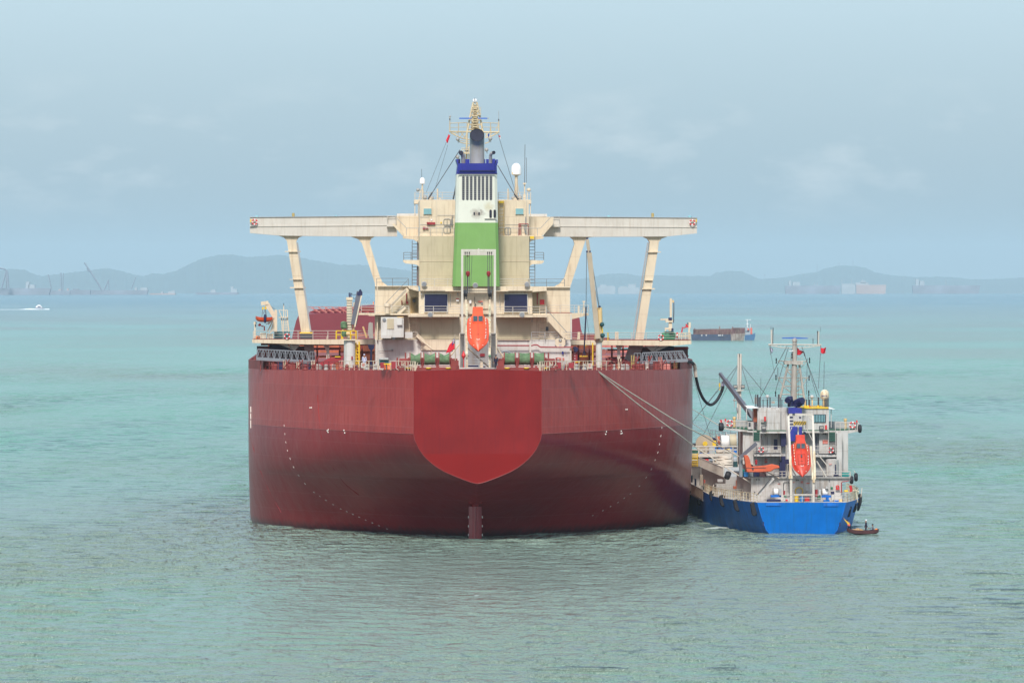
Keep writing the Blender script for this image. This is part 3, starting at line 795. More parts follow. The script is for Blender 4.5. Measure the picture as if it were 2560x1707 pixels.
P_(B, 'block_ledge', 'cream', [(278, 330, 668, 338), (1060, 330, 1400, 338)], y=30.6, dep=1.2)
P_(A, 'wheelhouse_roof', 'cream', [(228, 1152, 1436, 1194)], y=50, dep=7)
P_(A, 'wheelhouse_post', 'cream', [(232, 1190, 240, 1312), (268, 1190, 284, 1315), (1396, 1190, 1408, 1315), (1424, 1190, 1432, 1312)], y=50.3, dep=0.4)
P_(A, 'wheelhouse_wall', 'white', [(50, 1296, 290, 1324), (1400, 1300, 1600, 1326)], y=50.4, dep=6)
P_(A, 'roof_frame', 'cream', [(240, 1186, 272, 1192)], y=50.1, dep=5)
# wing roots each side
P_(C_, 'wing_root', 'cream', polys=[[(1395, 142), (1602, 142), (1602, 324), (1462, 322), (1395, 236)]], y=46, dep=6)
P_(D, 'wing_root', 'cream', polys=[[(-10, 146), (225, 152), (225, 210), (120, 325), (-10, 330)]], y=46, dep=6)
P_(C_, 'wing_bracket', 'cream', polys=[[(1452, 322), (1602, 322), (1592, 396), (1572, 368), (1545, 352), (1452, 342)]], y=44, dep=3)
P_(D, 'wing_bracket', 'cream', polys=[[(0, 322), (140, 324), (135, 345), (50, 355), (20, 372), (8, 396)]], y=44, dep=3)
# little side balconies with their brackets
P_(B, 'balcony', 'cream', polys=[[(178, 560), (330, 560), (330, 625), (312, 608), (285, 600), (200, 592), (180, 578)]], y=31, dep=2.2)
P_(B, 'balcony', 'cream', polys=[[(1356, 560), (1492, 566), (1490, 582), (1470, 596), (1385, 600), (1365, 612), (1356, 630)]], y=31, dep=2.2)

# bridge wings
gw = []
for nm, vw, poly, rib, end in (
    ('bridge_wing', C_, [(88, 155), (1400, 143), (1400, 325), (1000, 326), (350, 318), (88, 295)], [(88, 233), (1320, 222), (1320, 228), (88, 239)], None),
    ('bridge_wing', D, [(1505, 160), (225, 150), (140, 327), (590, 329), (1240, 326), (1505, 298)], [(1505, 240), (270, 232), (270, 238), (1505, 246)], None)):
    g = P_(vw, nm, 'girder', polys=[poly], y=50, dep=3.2)
    P_(vw, 'stiffener', 'girder', polys=[rib], y=49.9, dep=0.12, parent=g)
    gw.append(g)
mb = MB(); top = [(88, 152), (1400, 140), (1400, 144), (88, 156)]
C_.poly(mb, top, 49.85, 3.4); mb.build('coaming', 'lightgrey', gw[0])
mb = MB(); D.poly(mb, [(1507, 157), (230, 147), (230, 151), (1507, 161)], 49.85, 3.4); mb.build('coaming', 'lightgrey', gw[1])
for vw, x, m_ in ((C_, 475, 'mustard'), (D, 1110, 'mustard')):
    g = gw[0] if vw is C_ else gw[1]
    mb = MB(); p = vw(x, 150, 51); mb.lathe([(0.19, -0.05), (0.19, 0.42), (0.15, 0.45), (0.15, 0.5)], (p.x, 51, p.z), 12); mb.build('compass_binnacle', m_, g, True)
for vw, x in ((C_, 150), (C_, 856), (D, 720), (D, 1440)):
    g = gw[0] if vw is C_ else gw[1]
    mb = MB(); p = vw(x, 152, 51); mb.lathe([(0.28, -0.05), (0.26, 0.10), (0.10, 0.22)], (p.x, 51, p.z), 12); mb.build('searchlight', 'sidewindow', g, True)
# wing supports
SUP = ((C_, [(340, 317), (555, 322), (522, 335), (502, 365), (507, 430), (625, 1178), (545, 1178), (428, 430), (418, 365), (390, 335)], [(400, 455, 540, 463), (440, 705, 560, 710), (445, 776, 585, 786)]),
       (C_, [(985, 326), (1200, 326), (1168, 345), (1156, 385), (1245, 680), (1268, 730), (1320, 768), (1205, 768), (1198, 730), (1085, 385), (1050, 348)], []),
       (D, [(1020, 326), (1248, 324), (1190, 345), (1166, 375), (1160, 430), (1030, 1245), (955, 1245), (1078, 430), (1084, 375), (1065, 345)], [(1060, 460, 1185, 468), (1040, 712, 1110, 718), (1005, 786, 1130, 796)]),
       (D, [(375, 330), (592, 328), (545, 335), (515, 350), (375, 778), (230, 772), (285, 745), (325, 690), (415, 390), (405, 355)], []))
for vw, poly, cl in SUP:
    s_ = P_(vw, 'wing_support', 'cream', polys=[poly], y=50.5, dep=2.2)
    for c in cl:
        P_(vw, 'collar', 'cream', [c], y=50.2, dep=2.6, parent=s_)
for vw, P in ((C_, [(505, 380), (628, 1172)]), (D, [(1072, 380), (935, 1240)])):
    mb = MB(); vw.line(mb, P, 0.07, 50.0); vw.line(mb, [(P[0][0] + (8 if vw is C_ else -8), P[0][1]), (P[1][0] + (6 if vw is C_ else -6), P[1][1])], 0.05, 50.0)
    mb.build('cable_pipe', 'lightgrey', ship)
P_(C_, 'support_foot', 'darkgrey', [(535, 1192, 642, 1242)], y=50, dep=2.6)
P_(C_, 'support_foot_rim', 'yellow', [(530, 1178, 645, 1190)], y=49.9, dep=2.8)
P_(C_, 'shaded_lower_leg', 'lightgrey', polys=[[(568, 1290), (655, 1290), (672, 1470), (600, 1470)]], y=51, dep=2)  # grey puts the shade under the platform into the leg colour
P_(D, 'shaded_lower_leg', 'lightgrey', polys=[[(905, 1296), (1030, 1298), (945, 1500), (852, 1450)]], y=51, dep=2)

# side platforms on brackets
pl = P_(C_, 'side_platform', 'cream', polys=[[(107, 1242), (1225, 1242), (1225, 1286), (600, 1285), (110, 1272)]], y=47, dep=12)
P_(C_, 'platform_deck', 'deckred', [(110, 1239, 1220, 1241.5)], y=47.1, dep=11.8, parent=pl)
pr_ = P_(D, 'side_platform', 'cream', polys=[[(280, 1247), (1455, 1252), (1455, 1282), (1300, 1298), (280, 1288)]], y=47, dep=12)
P_(D, 'platform_deck', 'deckred', [(380, 1245, 1450, 1249)], y=47.1, dep=11.8, parent=pr_)
for vw, ps in ((C_, [[(350, 1287), (420, 1287), (478, 1336), (440, 1320)], [(432, 1287), (536, 1287), (492, 1338), (478, 1338)], [(738, 1287), (796, 1287), (796, 1410), (768, 1410), (770, 1345)]]),
               (D, [[(1045, 1299), (1170, 1299), (1105, 1352)], [(1180, 1299), (1260, 1298), (1150, 1345), (1110, 1352)], [(780, 1290), (850, 1290), (822, 1330), (822, 1415), (795, 1415), (795, 1330)]])):
    for p in ps: P_(vw, 'platform_bracket', 'girder', polys=[p], y=48.5, dep=0.3)

# ---------------------------------------------------------------- funnel
fun = empty('funnel'); fun.parent = ship
def ring_at(view, xl, xr, yy, y0, y1, ch=0.35):
    a, b = view(xl, yy, y0), view(xr, yy, y0)
    z = a.z
    return [(a.x + ch, y0, z), (b.x - ch, y0, z), (b.x, y0 + ch, z), (b.x, y1, z), (a.x, y1, z), (a.x, y0 + ch, z)]
r0 = ring_at(B, 640, 1080, 806, 24.0, 36.5); r1 = ring_at(B, 666, 1064, 212, 24.4, 36); r2 = ring_at(A, 668, 1084, 890, 24.6, 36); r3 = ring_at(A, 682, 1080, 778, 24.4, 36)
mb = MB(); mb.grid([r0, r1], close=True); mb.f.append(tuple(range(6))); mb.build('green_casing', 'green', fun)
def stain_white():
    m = M['fwhite'].copy(); n, l = m.node_tree.nodes, m.node_tree.links
    b = n['Principled BSDF']; src = b.inputs['Base Color'].links[0].from_socket
    tc = n.new('ShaderNodeTexCoord'); out = src
    for (px, py), r_, c in (((872, 1300), 0.95, (0.13, 0.05, 0.03, 1)), ((1000, 1225), 0.9, (0.50, 0.42, 0.24, 1)), ((925, 1290), 0.55, (0.10, 0.04, 0.03, 1))):
        p = A(px, py, 24.5)
        sb = n.new('ShaderNodeVectorMath'); sb.operation = 'SUBTRACT'; sb.inputs[1].default_value = p
        l.new(tc.outputs['Object'], sb.inputs[0])
        ml = n.new('ShaderNodeVectorMath'); ml.operation = 'MULTIPLY'; ml.inputs[1].default_value = (1, 0, 1.1); l.new(sb.outputs[0], ml.inputs[0])
        ln = n.new('ShaderNodeVectorMath'); ln.operation = 'LENGTH'; l.new(ml.outputs[0], ln.inputs[0])
        nz = n.new('ShaderNodeTexNoise'); nz.inputs['Scale'].default_value = 2.2; nz.inputs['Detail'].default_value = 5; l.new(tc.outputs['Object'], nz.inputs['Vector'])
        ad = n.new('ShaderNodeMath'); ad.operation = 'MULTIPLY_ADD'; ad.inputs[1].default_value = 1.1; l.new(nz.outputs['Fac'], ad.inputs[0]); l.new(ln.outputs['Value'], ad.inputs[2])
        mr = n.new('ShaderNodeMapRange'); mr.inputs['From Min'].default_value = 0.5; mr.inputs['From Max'].default_value = 0.5 + r_; mr.inputs['To Min'].default_value = 0.75; mr.inputs['To Max'].default_value = 0
        l.new(ad.outputs[0], mr.inputs['Value'])
        mg = n.new('ShaderNodeMix'); mg.data_type = 'RGBA'; mg.inputs[7].default_value = c
        l.new(mr.outputs['Result'], mg.inputs[0]); l.new(out, mg.inputs[6]); out = mg.outputs[2]
    l.new(out, b.inputs['Base Color']); m.name = 'funnel_white_stained'
    return m
wc = MB().grid([r1, r2], close=True).build('white_casing', stain_white(), fun)
mb = MB(); mb.grid([r2, r3], close=True); mb.f.append(tuple(range(6, 12))); bt = mb.build('blue_top', 'fblue', fun)
P_(A, 'trim', 'navy', [(682, 850, 1080, 856), (678, 884, 1086, 892)], y=24.3, dep=0.15, parent=bt)
# inner uprights standing round the funnel top
P_(A, 'spark_shield', 'fblue', [(662, 736, 684, 778), (755, 736, 800, 778), (953, 736, 962, 778), (972, 736, 998, 778), (1036, 732, 1064, 778), (1070, 740, 1092, 778)], y=33, dep=1.2, parent=bt)
P_(A, 'spark_shield', 'navy', [(684, 732, 706, 778), (1030, 746, 1080, 778)], y=34.5, dep=1, parent=bt)
P_(A, 'spark_shield', 'fblue', polys=[[(660, 736), (672, 736), (690, 800), (680, 800)], [(1084, 744), (1094, 744), (1084, 800), (1076, 800)]], y=26, dep=8, parent=bt)
def pill(view, mb, cx, y0, y1, w, yl, dep):
    pts = []
    r = w / 2
    for i in range(9): a = math.pi * i / 8; pts.append((cx + r * math.cos(a), y0 + r - r * math.sin(a)))
    for i in range(9): a = math.pi * i / 8; pts.append((cx - r * math.cos(a), y1 - r + r * math.sin(a)))
    view.poly(mb, pts, yl, dep)
for cx in (736, 777, 817, 858, 899, 938, 980, 1020):
    mb = MB(); pill(A, mb, cx, 901, 1160, 29, 24.47, 0.1); v = mb.build('vent_slot', 'lightgrey', fun)
    mb = MB(); pill(A, mb, cx, 905, 1156, 23, 24.42, 0.1); mb.build('vent_dark', 'darkgrey', v)  # dark pill puts the shade of the recessed slot into colour
    mb = MB()
    for k in range(11): A.rect(mb, cx - 10, 915 + k * 22, cx + 10, 919 + k * 22, 24.38, 0.08)
    mb.build('vent_slat', 'grey', v)
for cx, y0, y1, w in ((848, 1280, 1310, 14), (898, 1280, 1310, 14), (1017, 1256, 1340, 25), (1060, 1256, 1340, 25)):
    mb = MB(); pill(A, mb, cx, y0, y1, w, 24.32, 0.1); mb.build('vent_port', 'opening_dark', fun)
P_(A, 'foothold', 'girder', [(955, 1346, 1085, 1350)], y=24.2, dep=0.2, parent=fun)
# exhaust pipes
ex = empty('exhaust_pipe'); ex.parent = fun
p0, p1, p2, p3 = A(877, 790, 29), A(877, 640, 29), A(877, 550, 28.6), A(877, 497, 27.9)
R_ex = 1.0 * (147 / 2 / 4.126) * 838 / F_PX * 1.0
mb = MB(); mb.tube([p0, p1, p2, p3], R_ex, 24, cap=False); mb.build('pipe', 'exhaust', fun, True)
mb = MB(); mb.tube([A(877, 600, 28.9), p2, p3, p3 + Vector((0, -0.25, 0.12))], R_ex * 1.015, 24, cap=False); mb.build('sooty_pipe_end', 'grey', fun, True)
mb = MB(); mb.tube([p3 + Vector((0, 0.15, -0.1)), p3 + Vector((0, -0.2, 0.1))], R_ex * 0.95, 24); mb.build('pipe_mouth', 'opening_dark', fun, True)
bpy.data.objects.remove(ex)
for xs_, ys_ in (((735, 735, 728, 712), (780, 720, 685, 672)), ((1016, 1016, 1025, 1048), (780, 700, 676, 668))):
    q = [A(x, y, 29 - i * 0.25) for i, (x, y) in enumerate(zip(xs_, ys_))]
    rr = 17 / 4.126 * 838 / F_PX * (1.3 if xs_[0] < 800 else 1.0)
    mb = MB(); mb.tube(q, rr, 12, cap=False); g = mb.build('exhaust_stub', 'exhaust', fun, True)
    d = (q[-1] - q[-2]).normalized() + Vector((0, -0.8, 0)); d.normalize()
    mb = MB(); mb.tube([q[-1] - d * 0.2, q[-1] + d * 0.12], rr * 1.05, 12); mb.build('stub_mouth', 'opening_dark', g, True)

# ---------------------------------------------------------------- radar mast
rm = empty('radar_mast'); rm.parent = ship
yM = 44
def MT(name, mat, fn, parent=rm, smooth=False):
    mb = MB(); fn(mb); return mb.build(name, mat, parent, smooth)
def f(mb):
    for (xa, xb) in ((838, 772), (875, 940)):
        for dy in (0, 2.2):
            mb.tube([A(xa, 150, yM + dy * 0.3 + 0.7), A((xa + xb) / 2, 300, yM + dy * 0.6 + 0.4), A(xb, 470, yM + dy), A(xb + (-8 if xb < 800 else 8), 1160, yM + dy)], 0.13, 6)
    A.poly(mb, [(842, 180), (870, 180), (882, 290), (900, 440), (812, 440), (830, 290)], yM + 1.0, 0.5)
MT('mast_tower', 'mast', f)
def f(mb):
    ys_ = [160, 200, 240, 285, 330, 380, 430]
    for i, (a, b) in enumerate(zip(ys_, ys_[1:])):
        def ex_(y): return 838 - (y - 150) * 0.17, 875 + (y - 150) * 0.17
        (l0, r0_), (l1, r1_) = ex_(a), ex_(b)
        A.line(mb, [(l0, a), (r1_, b)], 0.05, yM + 0.3); A.line(mb, [(r0_, a), (l1, b)], 0.05, yM + 0.3); A.line(mb, [(l1, b), (r1_, b)], 0.07, yM + 0.3)
MT('lattice', 'mast', f)
def f(mb):
    for y in (215, 250, 285, 345, 400): A.rect(mb, 822 + (285 - y) * 0.12, y, 890 - (285 - y) * 0.12, y + 6, yM + 0.2, 1.6)
    A.rect(mb, 884, 270, 915, 284, yM, 1.2)
MT('mast_platform', 'mast', f)
def f(mb):
    A.line(mb, [(885, 205), (915, 202), (915, 276)], 0.04, yM); A.line(mb, [(890, 232), (912, 232)], 0.04, yM); A.line(mb, [(890, 205), (893, 275)], 0.04, yM)
MT('railing', 'mast', f)
MT('satellite_dome', 'farwhite', lambda mb: mb.sphere(A(855, 135, yM + 0.7), 0.32, 12, 8), smooth=True)
MT('light_post', 'darkgrey', lambda mb: A.line(mb, [(855, 140), (854, 106)], 0.05, yM + 0.4))
def f(mb):
    for dy in (0, 2.2):
        A.line(mb, [(590, 452), (1108, 458)], 0.10, yM + dy, 4); A.line(mb, [(606, 464), (672, 498), (720, 520), (800, 534)], 0.08, yM + dy); A.line(mb, [(1092, 464), (1030, 498), (960, 515)], 0.08, yM + dy)
        for a, b in (((630, 460), (650, 484)), ((682, 460), (680, 500)), ((640, 480), (682, 460)), ((700, 512), (740, 460)), ((740, 524), (775, 470)), ((712, 462), (760, 526)), ((965, 460), (985, 505)), ((1030, 460), (1010, 500)), ((1000, 460), (960, 500))): A.line(mb, [a, b], 0.05, yM + dy)
    A.rect(mb, 592, 449, 1106, 457, yM, 2.3)
MT('yard_platform', 'mast', f)
def f(mb):
    for x0, x1 in ((598, 775), (930, 1104)):
        for dy in (0, 2.2):
            a, b = A(x0, 452, yM + dy), A(x1, 452, yM + dy)
            top_l, top_r = A(x0, 366 if x0 < 700 else 358, yM + dy), A(x1, 358 if x0 < 700 else 366, yM + dy)
            mb.tube([top_l, top_r], 0.05, 4); mb.tube([a.lerp(top_l, 0.5), b.lerp(top_r, 0.5)], 0.035, 4)
            for q in (0, 0.5, 1): mb.tube([a.lerp(b, q), top_l.lerp(top_r, q)], 0.05, 4)
    A.line(mb, [(1070, 440), (1102, 366)], 0.04, yM)
MT('railing', 'mast', f)
MT('radar_scanner', 'radar', lambda mb: (A.rect(mb, 694, 309, 812, 321, yM - 0.4, 0.35), A.rect(mb, 890, 309, 985, 321, yM - 0.4, 0.35), A.rect(mb, 810, 310, 892, 320, yM + 1.9, 0.3)))
MT('scanner_tip', 'exhaust', lambda mb: A.rect(mb, 984, 308, 998, 322, yM - 0.42, 0.4))
for x, y0, y1 in ((596, 300, 455), (1101, 330, 460)):
    MT('yard_post', 'mast', lambda mb: A.line(mb, [(x, y0), (x, y1)], 0.07, yM, 5))
MT('navigation_light', 'darkgrey', lambda mb: (A.rect(mb, 591, 316, 603, 334, yM - 0.1, 0.3), A.rect(mb, 1095, 322, 1106, 340, yM - 0.1, 0.3)))
MT('aerial', 'lightgrey', lambda mb: (A.line(mb, [(1101, 240), (1101, 330)], 0.035, yM, 4), mb.sphere(A(599, 293, yM), 0.14, 8, 5)))
MT('signal_lamp', 'mast', lambda mb: (A.rect(mb, 1010, 415, 1025, 450, yM, 0.4), A.line(mb, [(1018, 410), (1018, 500)], 0.05, yM)))
def f(mb):
    A.line(mb, [(678, 530), (700, 560), (740, 572), (800, 578)], 0.07, yM); A.line(mb, [(700, 545), (800, 556)], 0.05, yM); A.line(mb, [(1012, 530), (1000, 560), (958, 574)], 0.07, yM)
    A.rect(mb, 715, 660, 800, 680, yM - 1, 2); A.rect(mb, 788, 600, 800, 780, yM, 0.4)
    for x in (718, 740, 765, 795): A.line(mb, [(x, 620), (x, 662)], 0.04, yM - 1)
    A.line(mb, [(715, 622), (798, 622)], 0.04, yM - 1); A.line(mb, [(715, 640), (798, 640)], 0.04, yM - 1)
MT('lower_arm', 'mast', f)
for x, y in ((678, 528), (1014, 525), (676, 712), (770, 640), (975, 638)):
    MT('loudspeaker', 'exhaust', lambda mb: (mb.sphere(A(x, y, yM - 0.4), 0.26, 10, 6), A.line(mb, [(x, y), (x + 6, y + 40)], 0.05, yM - 0.2)), smooth=True)
def f(mb):
    for a, b, r_ in (((700, 640), (378, 1140), 0.05), ((1090, 800), (1296, 1150), 0.05), ((1092, 470), (1250, 1000), 0.03), ((560, 560), (352, 1080), 0.02), ((575, 590), (445, 1040), 0.02), ((1250, 1000), (1378, 1390), 0.02), ((655, 1010), (632, 1150), 0.05)):
        A.line(mb, [a, b], r_, 38, 4)
MT('stay_wire', 'wire', f)
MT('turnbuckle', 'darkgrey', lambda mb: (A.line(mb, [(415, 1080), (372, 1150)], 0.11, 38), A.line(mb, [(1262, 1095), (1302, 1155)], 0.11, 38), A.line(mb, [(650, 1060), (630, 1150)], 0.10, 38)))

# domes and aerials on the monkey island
def dome(px, py, rw, h, base_y, foot, legs):
    g = empty('satellite_aerial'); g.parent = ship
    c = A(px, py, 42); r = rw / 4.126 * 852 / F_PX
    hh = h / 4.126 * 852 / F_PX
    mb = MB(); mb.lathe([(r * 0.72, -hh), (r * 0.98, -hh * 0.86), (r, -hh * 0.1), (r * 0.93, hh * 0.35), (r * 0.7, hh * 0.72), (r * 0.38, hh * 0.94), (0.02, hh)], c, 20); mb.build('radome', 'farwhite', g, True)
    mb = MB(); mb.tube([A(px, base_y, 42), A(px, foot, 42)], r * 0.30, 10)
    mb.lathe([(r * 0.55, 0), (r * 0.55, 0.12)], A(px, base_y, 42), 12)
    for s_ in legs: A.line(mb, [(px, base_y + 20), (px + s_, foot)], 0.04, 42)
    mb.build('pedestal', 'cream', g, True)
dome(1282, 838, 53, 62, 905, 1150, (-30, 42))
dome(313, 958, 28, 34, 990, 1150, (-40, 26))
P_(A, 'warning_label', 'yellow', polys=[[(1236, 886), (1248, 886), (1242, 868)]], y=40.5, dep=0.03)
mb = MB(); A.line(mb, [(1372, 585), (1367, 980)], 0.035, 42, 4); A.line(mb, [(1386, 720), (1385, 980)], 0.03, 42, 4); A.line(mb, [(305, 835), (306, 925)], 0.025, 42, 4); mb.build('whip_aerial', 'wire', ship)
mb = MB(); A.rect(mb, 1352, 980, 1384, 995, 41.5, 1); A.rect(mb, 1362, 990, 1374, 1100, 41.8, 0.3); A.rect(mb, 1352, 1095, 1380, 1150, 41.5, 1); A.line(mb, [(1388, 1050), (1400, 1040), (1420, 1050)], 0.06, 42); mb.sphere(A(1412, 1052, 41.6), 0.26, 10, 6); mb.build('aerial_base', 'cream', ship)
mb = MB(); mb.sphere(A(268, 1052, 41.6), 0.24, 10, 6); A.line(mb, [(270, 1052), (290, 1052), (284, 1150)], 0.06, 42); mb.sphere(A(340, 1130, 41.2), 0.30, 10, 6); mb.sphere(A(412, 1135, 41.2), 0.26, 10, 6); mb.sphere(A(1250, 1135, 41.2), 0.26, 10, 6); mb.sphere(A(1320, 1130, 41.2), 0.30, 10, 6); mb.build('horn_loudspeaker', 'exhaust', ship, True)
mb = MB(); A.line(mb, [(468, 1040), (470, 1150)], 0.12, 41); A.rect(mb, 378, 1125, 420, 1150, 41, 0.8); A.rect(mb, 484, 1130, 502, 1150, 41, 0.8); A.rect(mb, 1246, 1130, 1300, 1152, 41, 0.8); A.line(mb, [(1197, 1040), (1195, 1150)], 0.10, 41); A.rect(mb, 285, 1060, 292, 1150, 41, 0.5); mb.build('roof_fitting', 'cream', ship)
for x0, x1 in ((236, 660), (1096, 1432)):
    mb = MB(); a, b = A(x0, 1158, 39), A(x1, 1158, 39); a.z = b.z; rail(mb, [a, b], A(x0, 1078, 39).z - a.z, 1.6, 0.035); mb.build('railing', 'girder', ship)
mb = MB(); A.rect(mb, 232, 1078, 240, 1190, 39, 0.1); A.rect(mb, 1392, 1078, 1400, 1190, 39, 0.1); A.rect(mb, 1426, 1080, 1434, 1195, 39, 0.1); mb.build('corner_post', 'cream', ship)

# windows, doors, fittings of the bridge block
for x0 in (327, 1276):
    w = P_(A, 'window', 'cream', [(x0 - 5, 1240, x0 + 85, 1308)], y=30.86, dep=0.15)
    P_(A, 'pane', 'sidewindow', [(x0, 1245, x0 + 79, 1303)], y=30.8, dep=0.1, parent=w)
def roundrect(view, mb, x0, y0, x1, y1, r, yl, w):
    pts = []
    for cx, cy, a0 in ((x1 - r, y0 + r, -90), (x1 - r, y1 - r, 0), (x0 + r, y1 - r, 90), (x0 + r, y0 + r, 180)):
        for i in range(4): a = R(a0 + i * 30); pts.append((cx + r * math.cos(a), cy + r * math.sin(a)))
    pts.append(pts[0])
    view.line(mb, pts, w, yl, 4)
for x0, y0, x1, y1 in ((533, 1352, 603, 1420), (533, 1430, 603, 1500), (1165, 1440, 1225, 1515)):
    mb = MB(); roundrect(A, mb, x0, y0, x1, y1, 18, 30.9, 0.035); A.line(mb, [((x0 + x1) / 2, y0 + 8), ((x0 + x1) / 2, y1 - 8)], 0.03, 30.9, 4); mb.build('hatch_frame', 'grey', ship)
P_(A, 'panel_seam', 'lightgrey', [(462, 1160, 464, 1530), (290, 1410, 640, 1412), (1165, 1410, 1420, 1412), (284, 1160, 287, 1530), (1385, 1160, 1388, 1530), (470, 1312, 645, 1315), (290, 1332, 385, 1334)], y=30.94, dep=0.1)
mb = MB(); A.rect(mb, 318, 1434, 345, 1460, 30.7, 0.4); A.rect(mb, 350, 1440, 375, 1455, 30.7, 0.3); A.rect(mb, 360, 1385, 445, 1410, 30.7, 0.3); A.line(mb, [(360, 1385), (380, 1405)], 0.08, 30.7); A.line(mb, [(1310, 1400), (1310, 1520)], 0.07, 30.7); A.line(mb, [(1328, 1400), (1328, 1520)], 0.06, 30.7); A.line(mb, [(1404, 1400), (1404, 1520)], 0.05, 30.7); A.line(mb, [(1305, 1402), (1406, 1402)], 0.05, 30.7); mb.build('fire_fitting', 'pipe_red', ship)
P_(A, 'notice', 'flagwhite', [(400, 1352, 415, 1368)], y=30.9, dep=0.05); P_(A, 'notice', 'yellow', [(500, 1382, 514, 1398)], y=30.9, dep=0.05)
mb = MB(); A.line(mb, [(614, 1350), (614, 1420), (622, 1425), (622, 1320), (640, 1320)], 0.045, 30.8); A.line(mb, [(600, 1400), (600, 1470)], 0.05, 30.8); A.line(mb, [(1378, 1330), (1380, 1510)], 0.05, 30.8); A.line(mb, [(1360, 1410), (1372, 1490), (1392, 1512)], 0.05, 30.7); mb.build('wall_pipe', 'grey', ship)
for pts in (((0, 1325), (40, 1335), (150, 1446), (640, 1446)), ((1100, 1446), (1530, 1448), (1640, 1330), (1720, 1330))):
    mb = MB(); A.line(mb, list(pts), 0.035, 30.4, 4)
    (xa, xb) = (150, 640) if pts[0][0] == 0 else (1100, 1500)
    for i in range(5):
        x = xa + (xb - xa) * i / 4; A.line(mb, [(x, 1446), (x, 1525)], 0.03, 30.4, 4)
    mb.build('railing', 'lightgrey', ship)
for vw, p0, p1 in ((A, (10, 1400), (120, 1520)), (A, (1650, 1400), (1545, 1520))):
    mb = MB(); a, b = vw(*p0, 44), vw(*p1, 44); stair(mb, a, b, 0.8, 7, 0.3); mb.build('stairway', 'cream', ship)
for pts in ([(1312, 145), (1388, 145), (1388, 222), (1312, 222)], ):
    mb = MB(); C_.line(mb, pts + [pts[0]], 0.05, 49.6, 4); C_.rect(mb, 1308, 215, 1388, 238, 49.2, 0.8); mb.build('access_platform', 'girder', ship)
mb = MB(); D.line(mb, [(207, 152), (278, 152), (278, 218), (207, 218), (207, 152)], 0.05, 49.6, 4); D.rect(mb, 205, 214, 283, 240, 49.2, 0.8); mb.build('access_platform', 'girder', ship)
mb = MB(); ladder(mb, A(1128, 1525, 30.6), A(1128, 1165, 30.6), 0.66, 0.42, 0.055); mb.build('ladder', 'paleyellow', ship)
P_(A, 'ladder_head', 'yellow', [(1102, 1165, 1150, 1188)], y=30.3, dep=0.4); P_(A, 'ladder_head', 'yellow', [(1424, 1530, 1466, 1556)], y=30.3, dep=0.4)
for x, y0, y1 in ((289, 380, 806), (1382, 345, 806)):
    mb = MB(); ladder(mb, B(x, y1, 31.8), B(x, y0, 31.8), 0.72, 0.42, 0.05); mb.build('ladder', 'grey', ship)
for x0, x1 in ((184, 320), (1405, 1490)):
    mb = MB(); rail(mb, [B(x0, 560, 31.1), B(x1, 560, 31.1)], B(x0, 490, 31.1).z - B(x0, 560, 31.1).z, 1.2, 0.04); mb.build('railing', 'grey', ship)
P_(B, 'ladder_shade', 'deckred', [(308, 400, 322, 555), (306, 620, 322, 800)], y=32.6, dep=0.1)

# long railings of the tiers (view, x0, x1, foot y, head y, plane)
for vw, x0, x1, yb, yt, pl_, mt in ((B, 350, 718, 806, 738, 25.3, 'girder'), (B, 1046, 1362, 806, 738, 25.3, 'girder'), (B, 745, 1030, 806, 745, 25.3, 'girder'), (C_, 1218, 1500, 768, 698, 29.2, 'grey'), (D, 5, 325, 770, 704, 29.2, 'grey'),
                                (B, 335, 715, 1066, 992, 23.7, 'girder'), (B, 1046, 1515, 1070, 996, 23.7, 'girder'), (I, 640, 1190, 541, 430, 24.9, 'girder'), (D, 160, 540, 1005, 938, 28, 'girder'),
                                (C_, 1225, 1580, 1246, 1178, 25.5, 'girder'), (D, 30, 390, 1243, 1178, 25.5, 'lightgrey'), (C_, 120, 1180, 1240, 1165, 47.2, 'girder'), (D, 390, 1450, 1246, 1182, 47.2, 'girder'),
                                (C_, 1080, 1200, 1005, 932, 40, 'girder')):
    mb = MB(); a, b = vw(x0, yb, pl_), vw(x1, yb, pl_); b.z = a.z
    rail(mb, [a, b], vw(x0, yt, pl_).z - a.z, 1.9, 0.034, (1.0, 0.5) if mt == 'grey' else (1.0, 0.66, 0.33)); mb.build('railing', mt, ship)
# louvre panels
for x0 in (380, 1125):
    g = P_(B, 'louvre_panel', 'white', [(x0 - 5, 875, x0 + 217, 1046)], y=25.95, dep=0.3)
    P_(B, 'louvre_backing', 'navy', [(x0, 881, x0 + 211, 1036)], y=25.88, dep=0.1, parent=g)
    mb = MB()
    for k in range(13): B.rect(mb, x0 + 3, 887 + k * 11.6, x0 + 208, 890 + k * 11.6, 25.82, 0.08)
    mb.build('louvre_blade', 'navy', g)
# doors
dd = P_(B, 'door', 'paleyellow', [(246, 906, 318, 1060)], y=29.3, dep=0.2)
mb = MB(); p = B(279, 940, 29.25); mb.lathe([(0.22, -0.02), (0.22, 0.04)], p, 12, 'y'); mb.build('porthole', 'darkgrey', dd)
dd = P_(B, 'door', 'cream', [(848, 905, 970, 1015)], y=26.0, dep=0.2)
mb = MB(); B.rect(mb, 845, 905, 849, 1015, 25.9, 0.1); B.rect(mb, 850, 968, 858, 978, 25.8, 0.1); B.rect(mb, 850, 990, 858, 1002, 25.8, 0.1); mb.build('door_hinge', 'darkgrey', dd)
